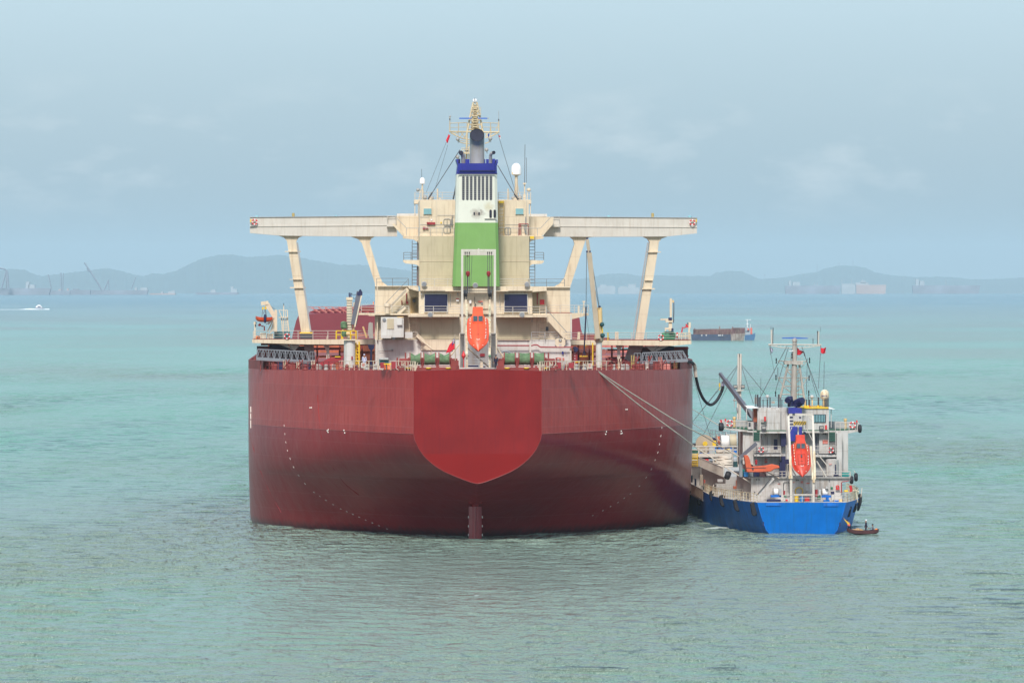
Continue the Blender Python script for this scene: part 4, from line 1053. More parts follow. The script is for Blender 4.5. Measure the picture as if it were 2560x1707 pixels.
# stairways on the tiers
for vw, p0, p1, y_, n_ in ((B, (20, 1030), (225, 830), 27, 12), (B, (1700, 1290), (1520, 1090), 25, 12), (B, (130, 1060), (195, 995), 24.6, 5), (I, (1320, 900), (1437, 1010), 25.2, 5)):
    mb = MB(); stair(mb, vw(*p0, y_), vw(*p1, y_), 0.8, n_, 0.5); mb.build('stairway', 'cream', ship)
mb = MB(); B.line(mb, [(15, 965), (225, 742)], 0.035, 26.8); B.line(mb, [(40, 1010), (205, 835)], 0.03, 26.8); B.line(mb, [(1515, 1020), (1705, 1232)], 0.04, 24.8); B.line(mb, [(100, 1060), (190, 990)], 0.03, 24.5); mb.build('handrail', 'grey', ship)
for x0, x1, y0, y1, pl_ in ((1452, 1508, 845, 1065, 27.5), (1446, 1506, 1105, 1300, 25.8), (238, 298, 1105, 1250, 25.8)):
    mb = MB(); c = (x0 + x1) / 2; ladder(mb, B(c, y1, pl_), B(c, y0, pl_), (x1 - x0) / 3.733 / 19.5, 0.36, 0.045); mb.build('ladder', 'cream', ship)
P_(B, 'stair_canopy', 'cream', polys=[[(1385, 812), (1518, 816), (1518, 848), (1385, 858)]], y=25.3, dep=4)
P_(B, 'stair_canopy', 'cream', polys=[[(225, 808), (322, 812), (322, 852), (235, 828)]], y=26, dep=3)
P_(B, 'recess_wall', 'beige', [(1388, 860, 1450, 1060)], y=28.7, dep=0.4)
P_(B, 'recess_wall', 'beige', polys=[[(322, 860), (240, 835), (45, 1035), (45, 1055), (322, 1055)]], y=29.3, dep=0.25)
# deck lamps
for vw, x, y, pl_ in ((B, 432, 1070, 23), (B, 1288, 1070, 23), (B, 375, 785, 24.8), (B, 1335, 788, 24.8), (B, 852, 797, 23.8)):
    g = MB(); p = vw(x, y, pl_); g.lathe([(0.12, 0.35), (0.34, 0.1), (0.36, -0.02), (0.30, -0.05)], p, 14, 'y'); g.tube([p + Vector((0, 0.1, 0)), p + Vector((0.12, 0.3, -0.5))], 0.04, 5)
    lm = g.build('floodlight', 'exhaust', ship, True)
    g = MB(); g.lathe([(0.27, -0.06), (0.27, -0.08)], p, 14, 'y'); g.build('lamp_glass', 'grey', lm)
# loose wall furniture: pipes, boxes, extinguishers
mb = MB(); B.line(mb, [(210, 852), (210, 965)], 0.08, 28.8); B.rect(mb, 205, 945, 226, 970, 28.7, 0.3); B.rect(mb, 162, 936, 172, 976, 28.8, 0.3); B.line(mb, [(1430, 868), (1430, 975)], 0.08, 28.3); mb.build('fire_line', 'pipe_red', ship)
P_(B, 'fire_hose_box', 'red', [(1455, 930, 1497, 975)], y=27.2, dep=0.3)
P_(B, 'hydrant_box', 'pipe_red', [(898, 1432, 940, 1458)], y=25.4, dep=0.4)
mb = MB(); B.line(mb, [(1058, 1358), (1380, 1358), (1400, 1352), (1430, 1352), (1460, 1372), (1640, 1374), (1760, 1372)], 0.10, 25.2, 6); mb.build('fire_main', 'pipe_red', ship, True)
mb = MB(); B.line(mb, [(300, 1270), (455, 1395), (430, 1440)], 0.13, 24.6, 8); mb.build('drain_chute', 'cream', ship, True)
mb = MB()
for x, y0, y1 in ((690, 860, 900), (350, 865, 890), (618, 880, 985), (1081, 880, 1010), (1375, 870, 885)): B.line(mb, [(x, y0), (x, y1)], 0.05, 25.9)
for x, y in ((690, 875), (348, 880), (1380, 1128), (76, 1398)): B.rect(mb, x - 7, y - 7, x + 7, y + 7, 25.6, 0.3)
mb.build('wall_fitting', 'exhaust', ship)
for x0, y0, x1, y1, m_ in ((672, 918, 700, 925, 'red'), (674, 930, 698, 945, 'flagwhite'), (880, 942, 922, 952, 'pinkcloth'), (905, 955, 922, 970, 'grey'), (795, 935, 815, 965, 'flagwhite'), (1508, 1182, 1535, 1222, 'darkgrey'), (1660, 1412, 1676, 1438, 'flagblue'), (1610, 1470, 1640, 1478, 'pinkcloth')):
    P_(B, 'wall_sign', m_, [(x0, y0, x1, y1)], y=25.8 if y0 < 1300 else 25.7, dep=0.05)
for x0, x1, y0, y1 in ((1620, 1655, 1210, 1228), (1670, 1705, 1210, 1228), (1620, 1655, 1238, 1255), (1670, 1705, 1238, 1255), (620, 650, 1100, 1105)):
    pass
mb = MB()
for q in range(3):
    for x in (615, 675):
        J.rect(mb, x, 1210 + q * 20, x + 35, 1222 + q * 20, 25.85, 0.05)
mb.build('warning_lettering', 'pinkcloth', ship)
mb = MB(); J.rect(mb, 665, 1085, 690, 1130, 25.85, 0.05); J.line(mb, [(725, 1090), (745, 1115)], 0.05, 25.8, 4); J.line(mb, [(740, 1150), (775, 1135)], 0.03, 25.8, 4); mb.build('wall_notice', 'coverall', ship)
mb = MB(); I.line(mb, [(690, 1153), (910, 1153)], 0.035, 25.7, 4); I.rect(mb, 910, 1130, 932, 1165, 25.6, 0.3); mb.build('hydrant_pipe', 'exhaust', ship)
P_(I, 'deckhouse_seam', 'exhaust', [(682, 990, 686, 1480), (1238, 985, 1241, 1180), (640, 985, 646, 1480)], y=25.94, dep=0.1)
P_(C_, 'deckhouse_pillar', 'cream', [(1218, 770, 1228, 1250)], y=25.5, dep=0.6)
P_(J, 'deckhouse_pillar', 'girder', [(830, 370, 862, 850), (822, 1010, 852, 1310)], y=25.5, dep=0.6)
P_(J, 'deckhouse_pillar', 'girder', [(28, 880, 62, 1380)], y=20, dep=0.5)
P_(J, 'side_wall_trim', 'pipe_red', [(385, 326, 860, 334)], y=28.2, dep=0.3)
P_(D, 'balcony', 'cream', polys=[[(375, 1008), (540, 1008), (540, 1028), (500, 1034), (392, 1062), (392, 1030), (375, 1030)]], y=30, dep=6)
P_(C_, 'balcony', 'cream', polys=[[(1045, 1008), (1200, 1008), (1200, 1032), (1150, 1032), (1140, 1024), (1045, 1024)]], y=40, dep=6)
mb = MB(); J.rect(mb, 975, 195, 1012, 335, 28, 0.3); J.line(mb, [(1035, 330), (1095, 190), (1130, 330)], 0.06, 28); J.rect(mb, 1085, 120, 1105, 330, 28, 0.2); J.poly(mb, [(1068, 90), (1075, 98), (1115, 98), (1122, 90), (1120, 118), (1105, 130), (1085, 130), (1070, 118)], 28, 0.3); mb.build('aft_light_stand', 'cream', ship)

# air-conditioning unit on the lower tier
ac = P_(I, 'ventilation_cabinet', 'white', [(732, 606, 1106, 938)], y=23.2, dep=2.2, bevel=0.03)
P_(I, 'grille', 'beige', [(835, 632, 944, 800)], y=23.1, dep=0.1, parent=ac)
mb = MB(); p = I(788, 648, 23.1); mb.lathe([(0.22, 0.1), (0.22, -0.04), (0.1, -0.06)], p, 14, 'y'); mb.build('fan', 'grey', ac)
P_(I, 'junction_box', 'white', [(998, 615, 1082, 735)], y=22.8, dep=0.4, parent=ac)
P_(I, 'cabinet_top', 'paleyellow', [(1000, 600, 1105, 612)], y=23.1, dep=2.3, parent=ac)
P_(I, 'storage_box', 'white', [(1128, 848, 1250, 948)], y=24, dep=1)
P_(I, 'storage_box', 'white', [(740, 905, 900, 950)], y=22.6, dep=0.5)
mb = MB(); I.rect(mb, 760, 948, 820, 962, 22.8, 0.6); I.rect(mb, 925, 938, 970, 965, 22.8, 0.6); mb.build('valve', 'darkgrey', ship)
vt = MB(); p = I(835, 460, 24); vt.lathe([(0.30, -0.65), (0.30, 0.1), (0.42, 0.2), (0.42, 0.45), (0.38, 0.6)], p, 14); vt.build('mushroom_vent', 'cream', ship, True)
# mooring number board
g = P_(J, 'display_board', 'cream', polys=[[(560, 828), (705, 828), (732, 855), (732, 965), (700, 995), (660, 995), (660, 935), (605, 935), (605, 995), (565, 995), (535, 965), (535, 855)]], y=22, dep=0.5)
P_(J, 'display_screen', 'darkgrey', [(606, 845, 658, 892)], y=21.9, dep=0.12, parent=g)
mb = MB()
for r_ in ((619, 853, 626, 886), (619, 853, 644, 858), (619, 867, 644, 872), (619, 881, 644, 886), (640, 856, 646, 869), (640, 870, 646, 884)): J.rect(mb, *r_, 21.85, 0.05)
mb.build('letter_b', 'flagwhite', g)
P_(J, 'display_rim', 'navy', polys=[[(540, 840), (560, 828), (552, 822), (532, 838)], [(710, 822), (735, 840), (728, 848), (704, 828)], [(535, 960), (565, 990), (555, 996), (530, 972)], [(730, 960), (702, 990), (712, 996), (738, 972)]], y=21.95, dep=0.6, parent=g)

# ---------------------------------------------------------------- lifeboat launching davit
dv = empty('lifeboat_davit'); dv.parent = ship
P_(B, 'arch', 'girder', [(720, 460, 1045, 478), (720, 478, 740, 1248), (1024, 478, 1045, 1248)], y=9, dep=0.55, parent=dv)
P_(B, 'arch_beam', 'girder', [(740, 480, 1024, 516)], y=11, dep=0.5, parent=dv)
P_(B, 'arch_knob', 'girder', [(878, 452, 888, 515)], y=8.9, dep=0.4, parent=dv)
mb = MB()
for x in (758, 776, 796, 968, 986, 1005): B.line(mb, [(x, 490), (x, 870)], 0.035, 10, 4)
for x in (820,): B.line(mb, [(822, 520), (810, 805)], 0.025, 10, 4)
B.line(mb, [(782, 700), (782, 870)], 0.05, 10, 4); B.line(mb, [(976, 700), (976, 870)], 0.05, 10, 4)
mb.build('fall_wire', 'wire', dv)
mb = MB()
for x in (758, 776, 796, 968, 986, 1005): B.rect(mb, x - 5, 484, x + 5, 502, 9.9, 0.3)
mb.build('sheave', 'darkgrey', dv)
for x, y in ((783, 687), (976, 687)):
    mb = MB(); mb.lathe([(0.12, -0.38), (0.26, -0.12), (0.26, 0.2), (0.12, 0.32)], B(x, y, 10), 10); mb.build('hook_block', 'pipe_red', dv, True)
P_(B, 'hook_block', 'orangerust', [(770, 520, 790, 530)], y=10, dep=0.3, parent=dv)
for x in (760, 990):
    mb = MB(); mb.lathe([(0.38, -0.25), (0.38, 0.25)], B(x, 868, 11), 12, 'x'); B.rect(mb, x - 16, 868, x + 16, 905, 11, 0.8); B.line(mb, [(x - 10, 900), (x - 10, 925)], 0.06, 11); B.line(mb, [(x + 12, 900), (x + 12, 925)], 0.06, 11); mb.build('davit_winch', 'darkgrey', dv, True)
P_(B, 'hydraulic_ram', 'cream', [(785, 852, 965, 866), (785, 826, 965, 846)], y=12, dep=0.5, parent=dv)
# ramp rails that carry the boat: from high and forward down to the stern
for x0, x1 in (((345, 388)), ((795, 838))):
    mb = MB(); w = (x1 - x0) / 7.84 / 20
    p = [L((x0 + x1) / 2, 180, 21), L((x0 + x1) / 2, 720, 9), L((x0 + x1) / 2, 1170, 1.2)]
    mb.bar(p[0], p[1], w * 0.9, 0.5); mb.bar(p[1], p[2], w, 0.5)
    mb.build('ramp_rail', 'rustwhite', dv)
    mb = MB(); L.rect(mb, x0 + 2, 1150, x1 - 2, 1400, 1.5, 0.4); mb.build('ramp_post', 'rustwhite', dv)
P_(L, 'rail_end', 'brightcanvas', [(795, 1165, 838, 1185)], y=1.0, dep=0.3, parent=dv); P_(L, 'rail_end', 'darkgrey', [(385, 1168, 412, 1184)], y=1.0, dep=0.3, parent=dv)
P_(L, 'door_casing', 'cream', [(330, 70, 372, 380), (800, 70, 838, 380)], y=24, dep=0.6, parent=dv)
for x0, x1 in ((232, 330), (838, 940)):
    mb = MB(); c = (x0 + x1) / 2
    for x in (x0 + 6, x1 - 6):
        L.rect(mb, x - 6, 730, x + 6, 1405, 5, 0.15); L.rect(mb, x - 6, 730, x + 6, 1405, 7, 0.15)
    for k in range(24): L.rect(mb, x0, 745 + k * 28, x1, 749 + k * 28, 5, 0.12)
    L.rect(mb, x0 - 8, 728, x1 + 4, 742, 4.9, 2.3)
    mb.build('access_tower', 'exhaust', dv)
    P_(L, 'tower_cladding', 'exhaust', [(x0 + 4, 742, x1 - 4, 1400)], y=6.6, dep=0.1, parent=dv)
    xx = x0 - 12 if x0 < 500 else x1 + 4
    P_(L, 'tower_handrail', 'cream', [(xx, 735, xx + 14, 1130)], y=4.8, dep=0.2, parent=dv)
for pts, r_ in (([(395, 1020), (640, 1250), (800, 1390)], 0.12), ([(40, 1190), (215, 950)], 0.12), ([(960, 1020), (1130, 1260)], 0.14)):
    mb = MB(); L.line(mb, pts, r_, 8, 6); mb.build('brace', 'cream', dv)
P_(L, 'deck_cover', 'exhaust', [(390, 915, 790, 1340)], y=20, dep=0.3, parent=dv)
P_(L, 'small_hatch', 'pipe_red', [(628, 1125, 720, 1180)], y=19.8, dep=0.3, parent=dv)
mb = MB(); L.rect(mb, 395, 1350, 610, 1390, 3, 1); L.rect(mb, 685, 1375, 735, 1400, 3, 1); mb.build('fairlead_base', 'navy', dv)
P_(L, 'ventilator', 'cream', polys=[[(632, 1280), (676, 1280), (690, 1400), (625, 1400)]], y=2.5, dep=0.6, parent=dv)
mb = MB(); a = L(350, 1410, 0.4); b = L(850, 1410, 0.4); b.z = a.z; rail(mb, [a, b], 1.1, 1.4, 0.03); mb.build('railing', 'exhaust', ship)
# rescue light post
mb = MB(); L.line(mb, [(305, 1190), (305, 1400)], 0.06, 1.0); mb.lathe([(0.02, 0.75), (0.28, 0.1), (0.05, -0.35)], L(305, 1185, 1.0), 12); mb.build('marker_float', 'red', ship, True)

# ---------------------------------------------------------------- mooring winches on the poop
def winch(drums, motor, ends, mirror):
    g = empty('mooring_winch'); g.parent = ship
    yw = 7.5
    for x0, x1 in drums:
        a, b = F(x0, 1040, yw), F(x1, 890, yw)
        cz = (a.z + b.z) / 2; r = (b.z - a.z) / 2
        xm = (a.x + b.x) / 2
        rows = []
        for i in range(9):
            t = i / 8; x = a.x + (b.x - a.x) * t
            sag = (1 - abs(2 * t - 1)) * (0.42 if not mirror else 0.06) * r
            ring = []
            for j in range(16):
                an = 2 * math.pi * j / 16
                rr = r * 0.98 - (sag if math.sin(an) > 0 else 0) * max(0, math.sin(an)) + random.uniform(-.03, .03)
                zz = cz + rr * math.sin(an)
                ring.append((x, yw + rr * math.cos(an), zz))
            rows.append(ring)
        mb = MB(); mb.grid(rows, close=True); mb.build('covered_drum', 'canvas', g, True)
        for x in (a.x - 0.08, b.x + 0.08):
            mb = MB(); mb.lathe([(r * 1.06, -0.06), (r * 1.06, 0.06)], (x, yw, cz), 18, 'x'); mb.build('drum_flange', 'deckred', g)
    mb = MB(); a, b = F(motor[0], 1060, yw), F(motor[1], 930, yw)
    cx = (a.x + b.x) / 2
    mb.lathe([((b.x - a.x) * 0.30, -0.6), ((b.x - a.x) * 0.34, -0.55), ((b.x - a.x) * 0.34, 0.6)], (cx, yw, (a.z + b.z) / 2 - 0.1), 14, 'x')
    mb.box(a.x + 0.1, b.x - 0.1, yw - 0.7, yw + 0.7, a.z, a.z + 0.9)
    F.rect(mb, motor[0] + 70 if not mirror else motor[0] + 20, 890, motor[0] + 88 if not mirror else motor[0] + 38, 960, yw, 0.3)
    mb.build('winch_motor', 'deckred', g, True)
    mb = MB(); a, b = F(ends[0], 975, yw), F(ends[1], 975, yw); mb.tube([a, b], 0.16, 10)
    for x0, x1 in drums + [motor]:
        for x in (x0 - 22, x1 + 22):
            q = F(x, 975, yw); z0 = F(x, 1085, yw).z; mb.box(q.x - 0.10, q.x + 0.10, yw - 0.5, yw + 0.5, z0, q.z + 0.25)
    mb.build('winch_frame', 'deckred', g)
    mb = MB(); a, b = F(ends[0] - 10, 1095, 3.2), F(ends[1] + 10, 1048, 3.2)
    mb.box(a.x, b.x, 3.2, 3.4, b.z - 0.10, b.z); mb.box(a.x, b.x, 3.2, 5.5, a.z - 0.1, a.z + 0.25)
    k = int((b.x - a.x) / 1.9)
    for i in range(k + 1):
        x = a.x + (b.x - a.x) * i / k; mb.box(x - 0.12, x + 0.12, 3.15, 3.5, a.z, b.z)
    mb.build('winch_bed', 'deckred', g)
    mb = MB()
    for i in range(k):
        x = a.x + (b.x - a.x) * (i + 0.5) / k; mb.lathe([(0.30, -0.04), (0.34, 0.05), (0.30, 0.12)], (x, 3.0, b.z - 0.35), 12)
    mb.build('roller', 'yellow', g, True)
winch([(325, 445), (495, 625), (680, 800)], (185, 300), (190, 900), False)
winch([(1480, 1600), (1660, 1785), (1840, 1960)], (1985, 2090), (1400, 2090), True)
for x0, x1, y0 in ((828, 915, 985), (1395, 1470, 985)):
    P_(F, 'winch_control', 'deckred', [(x0, y0, x1, 1085)], y=6, dep=1.0)
P_(F, 'bollard_box', 'pipe_red', [(90, 1000, 145, 1080), (2118, 1008, 2170, 1080), (2262, 1012, 2325, 1080)], y=5, dep=0.8)
mb = MB(); F.line(mb, [(1435, 892), (1455, 875), (1490, 870), (1525, 880), (1548, 898)], 0.14, 12, 6); mb.build('cable_guard', 'grey', ship, True)
cn = P_(I, 'equipment_cradle', 'pipe_red', [(722, 1345, 800, 1440), (905, 1335, 975, 1420)], y=6, dep=1)
mb = MB(); p = I(785, 1290, 6); mb.tube([I(720, 1290, 6), I(855, 1290, 6)], 0.16, 10); mb.build('life_raft_canister', 'exhaust', ship, True)
mb = MB(); mb.tube([I(705, 1345, 6.5), I(860, 1340, 6.5)], 0.42, 12); mb.build('covered_reel', 'darkcanvas', ship, True)
P_(I, 'yellow_beam', 'yellow', [(780, 1360, 900, 1380)], y=4.8, dep=0.3)
mb = MB()
for x in (800, 842, 860, 878): I.line(mb, [(x, 1382), (x + 4, 1460)], 0.06, 4.6)
mb.build('orange_hose', 'orangecloth', ship)
nb_ = P_(I, 'notice_board', 'girder', [(410, 1350, 484, 1432)], y=2.5, dep=0.05)
P_(I, 'notice_lines', 'pinkcloth', [(424, 1362, 470, 1367), (424, 1376, 470, 1381), (424, 1390, 470, 1395), (430, 1404, 464, 1409)], y=2.45, dep=0.03, parent=nb_)
nb_ = P_(J, 'notice_board', 'girder', [(1172, 1318, 1248, 1420)], y=2.5, dep=0.05)
P_(J, 'notice_lines', 'pinkcloth', [(1185, 1332, 1232, 1338), (1185, 1350, 1232, 1356), (1185, 1368, 1232, 1374), (1190, 1386, 1228, 1392)], y=2.45, dep=0.03, parent=nb_)

# deck edge railing along the curved quarters, stanchions cream near the transom and red further out
for s_ in (-1, 1):
    ol = [(x - 0.25, y) for x, y in outline(14)[:41]]
    near = [(s_ * x, y + 0.2, deck_z(y)) for x, y in ol if x < 17.5]
    far = [(s_ * x, y + 0.2, deck_z(y)) for x, y in ol if 17.0 < x and y < 52]
    mb = MB(); rail(mb, near, 1.15, 1.3, 0.035, (1.0, 0.5), 0.05); 
    for i in range(0, len(near), 3):
        p = Vector(near[i]); mb.tube([p, p + Vector((0.28 * s_ * -1, 0.3, 0)) + Vector((0, 0, 1.0))], 0.04, 4)
    mb.build('railing', 'cream', ship)
    mb = MB(); rail(mb, far, 1.1, 3.4, 0.035, (1.0, 0.5), 0.06)
    mb.build('railing', 'deckred', ship)
    # fairleads and rollers along the edge
    for i in range(6):
        x, y = ol[8 + i * 4]
        mb = MB(); z = deck_z(y)
        mb.lathe([(0.3, 0), (0.34, 0.1), (0.2, 0.3), (0.26, 0.62), (0.1, 0.75)], (s_ * (x - 1.0), y + 0.8, z), 10)
        mb.lathe([(0.3, 0), (0.34, 0.1), (0.2, 0.3), (0.26, 0.62), (0.1, 0.75)], (s_ * (x - 2.0), y + 0.6, z), 10)
        mb.build('bollard', 'deckred' if i % 2 else 'exhaust', ship, True)
def inside_y(view, x, y0=40):
    '''how far forward the deck is wide enough to carry something at crop column x'''
    for yy in range(int(y0), 66, 2):
        if abs(view(x, 1500, yy).x) < lerp_tab(DECKW, yy) - 0.9: return yy
    return 66
DECKW = [(y, x) for x, y in outline(14)[:41]] + [(300, 29.0)]
# trestles, pipes and lockers that crowd the deck under the side platforms
for s_, vw, x0, x1 in ((-1, C_, 150, 900), (1, D, 700, 1430)):
    for k in range(24):
        x = x0 + (x1 - x0) * (k + 0.5) / 24 + random.uniform(-10, 10)
        yl = inside_y(vw, x, 40 + random.uniform(-3, 3)) + random.uniform(0, 2)
        h = random.uniform(60, 130)
        mb = MB(); yb = 1510
        kind = k % 4
        if kind == 0:
            vw.rect(mb, x - 5, yb - h, x + 5, yb, yl, 0.3); vw.line(mb, [(x - 30, yb), (x + 30, yb - h)], 0.08, yl); m_ = 'deckred'; nm = 'trestle'
        elif kind == 1:
            p = vw(x, yb - 20, yl); mb.lathe([(0.5, -1.0), (0.55, -0.9), (0.55, 0.2), (0.35, 0.45)], p, 10); m_ = random.choice(['pink', 'exhaust', 'wood', 'deckred']); nm = 'ventilator'
        elif kind == 2:
            vw.rect(mb, x - 24, yb - h * 0.6, x + 22, yb, yl, 1.0); vw.rect(mb, x - 28, yb - h * 0.6 - 6, x + 26, yb - h * 0.6, yl - 0.1, 1.2); m_ = random.choice(['deckred', 'wood', 'orangerust', 'navy', 'wood']); nm = 'deck_locker'
        else:
            vw.line(mb, [(x, yb), (x, yb - h), (x + 22, yb - h), (x + 22, yb)], 0.08, yl); vw.line(mb, [(x + 6, yb - 15), (x + 20, yb - h)], 0.05, yl); vw.rect(mb, x + 6, yb - 30, x + 18, yb - 12, yl - 0.2, 0.3); m_ = random.choice(['cream', 'mustard', 'pink', 'girder', 'wood']); nm = 'pipe_stand'
        mb.build(nm, m_, ship)
    mb = MB()
    for z in (1320, 1390, 1440):
        vw.line(mb, [(x0 + 10, z + 15), (x1 + 120 * s_ * 0, z)], 0.12, 56, 6)
    mb.build('deck_pipe', 'pipe_red', ship)
    P_(vw, 'side_bulkhead', 'wood', [((150, 1300, 640, 1500) if s_ < 0 else (960, 1305, 1425, 1500))], y=60, dep=0.3)  # added wall, its dark red stands for shade under the platform
    P_(vw, 'shade_block', 'navy', [((260, 1292, 430, 1340) if s_ < 0 else (1150, 1302, 1300, 1338))], y=53, dep=2)  # dark block added for the shade below the platform
mb = MB(); mb.lathe([(0.75, -0.15), (0.85, 0), (0.75, 0.15)], H(185, 1385, 58), 16, 'y'); mb.build('rope_reel', 'pink', ship, True)
# slanted red chutes over the quarters
P_(C_, 'mooring_chute', 'pipe_red', polys=[[(700, 1455), (790, 1410), (930, 1388), (925, 1398), (880, 1440), (850, 1452), (740, 1480)]], y=34, dep=1.2)
P_(D, 'mooring_chute', 'pipe_red', polys=[[(690, 1408), (860, 1415), (945, 1455), (860, 1470), (800, 1452), (740, 1425), (700, 1430)]], y=50, dep=1.2)
P_(C_, 'chute_lamp', 'yellow', [(845, 1392, 895, 1400)], y=33.8, dep=0.4)
P_(C_, 'deck_stringer', 'deckred', [(900, 1494, 1080, 1500)], y=1.2, dep=0.6); P_(D, 'deck_stringer', 'deckred', [(580, 1496, 760, 1502)], y=2.5, dep=0.6)

# yellow frame towers beside the cranes, dark ventilator column, hanging grab
mb = MB()
for x in (1032, 1062): C_.line(mb, [(x, 1270), (x, 1480)], 0.10, 22, 5)
for k in range(7): C_.line(mb, [(1032, 1290 + k * 28), (1062, 1290 + k * 28)], 0.06, 22); 
for k in range(3): C_.line(mb, [(1032, 1290 + k * 60), (1062, 1345 + k * 60)], 0.05, 22)
C_.rect(mb, 1055, 1260, 1066, 1490, 21.8, 0.3)
mb.build('yellow_ladder_frame', 'yellow', ship)
mb = MB(); D.rect(mb, 571, 1272, 582, 1475, 22, 0.35); D.rect(mb, 460, 1386, 530, 1396, 24, 0.4); D.rect(mb, 415, 1440, 465, 1446, 22, 0.3); D.rect(mb, 505, 1290, 520, 1300, 22, 0.4); mb.build('yellow_frame', 'yellow', ship)
P_(I, 'ventilator_column', 'navy', polys=[[(522, 1055), (632, 1055), (625, 1110), (590, 1150), (590, 1330), (600, 1410), (550, 1410), (560, 1150), (530, 1110)]], y=28, dep=1.4)
P_(J, 'ventilator_column', 'pipe_red', [(890, 1080, 970, 1380)], y=28, dep=1.2)
P_(J, 'ventilator_head', 'navy', polys=[[(885, 1010), (930, 985), (985, 1020), (985, 1060), (950, 1100), (905, 1085)]], y=27.6, dep=1.6)
mb = MB()
for k in range(5): J.rect(mb, 912, 1110 + k * 52, 926, 1130 + k * 52, 27.9, 0.1)
mb.build('ventilator_rung', 'flagwhite', ship)

# ---------------------------------------------------------------- deck cranes
cr = empty('provision_crane'); cr.parent = ship
yc = 21
mb = MB(); a, b = C_(925, 1500, yc), C_(1027, 1250, yc); cx = (a.x + b.x) / 2; r = (b.x - a.x) / 2
mb.lathe([(r, 0), (r, b.z - a.z)], (cx, yc + r, a.z), 20); mb.build('pedestal', 'white', cr, True)
P_(I, 'fire_plan_sign', 'pipe_red', [(250, 1245, 274, 1296)], y=yc - 0.2, dep=0.15, parent=cr)
P_(C_, 'working_platform', 'cream', polys=[[(888, 1240), (1030, 1240), (1024, 1250), (925, 1250)]], y=yc - 0.3, dep=2.6, parent=cr)
mb = MB()
for x in (858, 905, 985, 1034): C_.line(mb, [(x, 1165), (x, 1240)], 0.09, yc - 0.2, 4)
for y in (1166, 1200): C_.line(mb, [(856, y), (1036, y)], 0.06, yc - 0.2, 4)
C_.line(mb, [(905, 1168), (918, 1238)], 0.06, yc - 0.2)
mb.build('yellow_railing', 'yellow', cr)
P_(C_, 'crane_column', 'cream', [(950, 872, 1000, 1240)], y=yc + 0.4, dep=1.2, parent=cr)
mb = MB()
for k in range(12): C_.rect(mb, 948, 890 + k * 24, 996, 893 + k * 24, yc + 0.3, 0.12)
mb.build('crane_rung', 'exhaust', cr)
P_(C_, 'column_head', 'cream', [(945, 866, 1004, 892)], y=yc + 0.25, dep=1.5, parent=cr)
P_(C_, 'sheave', 'navy', [(968, 826, 980, 866), (983, 828, 993, 866)], y=yc + 0.5, dep=0.6, parent=cr)
mb = MB(); mb.bar(C_(1012, 1110, yc), C_(1066, 815, yc), 0.75, 0.7); mb.build('jib', 'greyjib', cr)
mb = MB(); mb.bar(C_(1022, 1130, yc - 0.5), C_(1082, 850, yc - 0.5), 0.16); mb.build('jib_edge', 'cream', cr)
P_(C_, 'jib_head', 'navy', polys=[[(1042, 826), (1055, 822), (1062, 800), (1074, 794), (1082, 806), (1090, 824), (1090, 845), (1080, 852), (1045, 850)]], y=yc - 0.4, dep=1.3, parent=cr)
mb = MB(); C_.line(mb, [(992, 832), (1012, 850), (1022, 845), (1045, 838)], 0.04, yc + 0.5); C_.line(mb, [(995, 865), (1020, 880), (1046, 862)], 0.04, yc + 0.5); mb.build('hydraulic_hose', 'wire', cr)
mb = MB(); mb.lathe([(0.3, -0.45), (0.42, -0.3), (0.42, 0.35), (0.2, 0.5)], C_(925, 1115, yc), 10); mb.lathe([(0.3, -0.4), (0.42, -0.2), (0.42, 0.3)], C_(925, 1190, yc), 10); mb.build('crane_motor', 'canvas', cr, True)
mb = MB(); C_.line(mb, [(915, 1180), (922, 1135)], 0.13, yc); C_.line(mb, [(1004, 1060), (1016, 1130), (1008, 1160)], 0.10, yc + 0.3); mb.lathe([(0.22, -0.2), (0.28, 0), (0.22, 0.2)], C_(960, 1190, yc - 0.5), 10, 'x'); mb.build('hydraulic_pipe', 'paleyellow', cr)
P_(C_, 'side_mast', 'cream', [(1010, 912, 1022, 1165)], y=yc + 3, dep=0.4, parent=cr)

cr2 = empty('hose_crane'); cr2.parent = ship
mb = MB(); a, b = D(605, 1492, yc), D(660, 1262, yc); cx = (a.x + b.x) / 2; r = (b.x - a.x) / 2
mb.lathe([(r, 0), (r, b.z - a.z)], (cx, yc + r, a.z), 20); mb.build('pedestal', 'white', cr2, True)
z1, z2 = D(630, 1270, yc).z, D(630, 1185, yc).z
mb = MB(); mb.lathe([(r, 0), (r * 1.6, (z2 - z1) * 0.3), (r * 1.6, (z2 - z1) * 0.5), (r * 1.2, z2 - z1)], (cx, yc + r, z1), 18); mb.build('slewing_base', 'cranebeige', cr2, True)
mb = MB()
for x in (600, 628, 680): 
    p = D(x, 1243, yc - 0.3); mb.lathe([(0.1, 0), (0.1, 0.05)], p, 8, 'y')
mb.build('bolt', 'orangerust', cr2)
mb = MB(); mb.tube([D(640, 1190, yc + 0.6), D(637, 965, yc + 0.6)], 0.40, 12, 0.33); mb.tube([D(637, 968, yc + 0.6), D(637, 958, yc + 0.6)], 0.34, 12); D.rect(mb, 617, 994, 658, 998, yc + 0.3, 0.6); mb.build('crane_column', 'paleyellow', cr2, True)
P_(D, 'column_head', 'navy', [(627, 942, 648, 966)], y=yc + 0.3, dep=0.6, parent=cr2)
mb = MB(); mb.bar(D(622, 1235, yc - 0.4), D(545, 470, yc - 0.4), 0.62, 0.6); mb.bar(D(545, 475, yc - 0.4), D(527, 350, yc - 0.4), 0.40, 0.45); mb.build('jib', 'cranebeige', cr2)
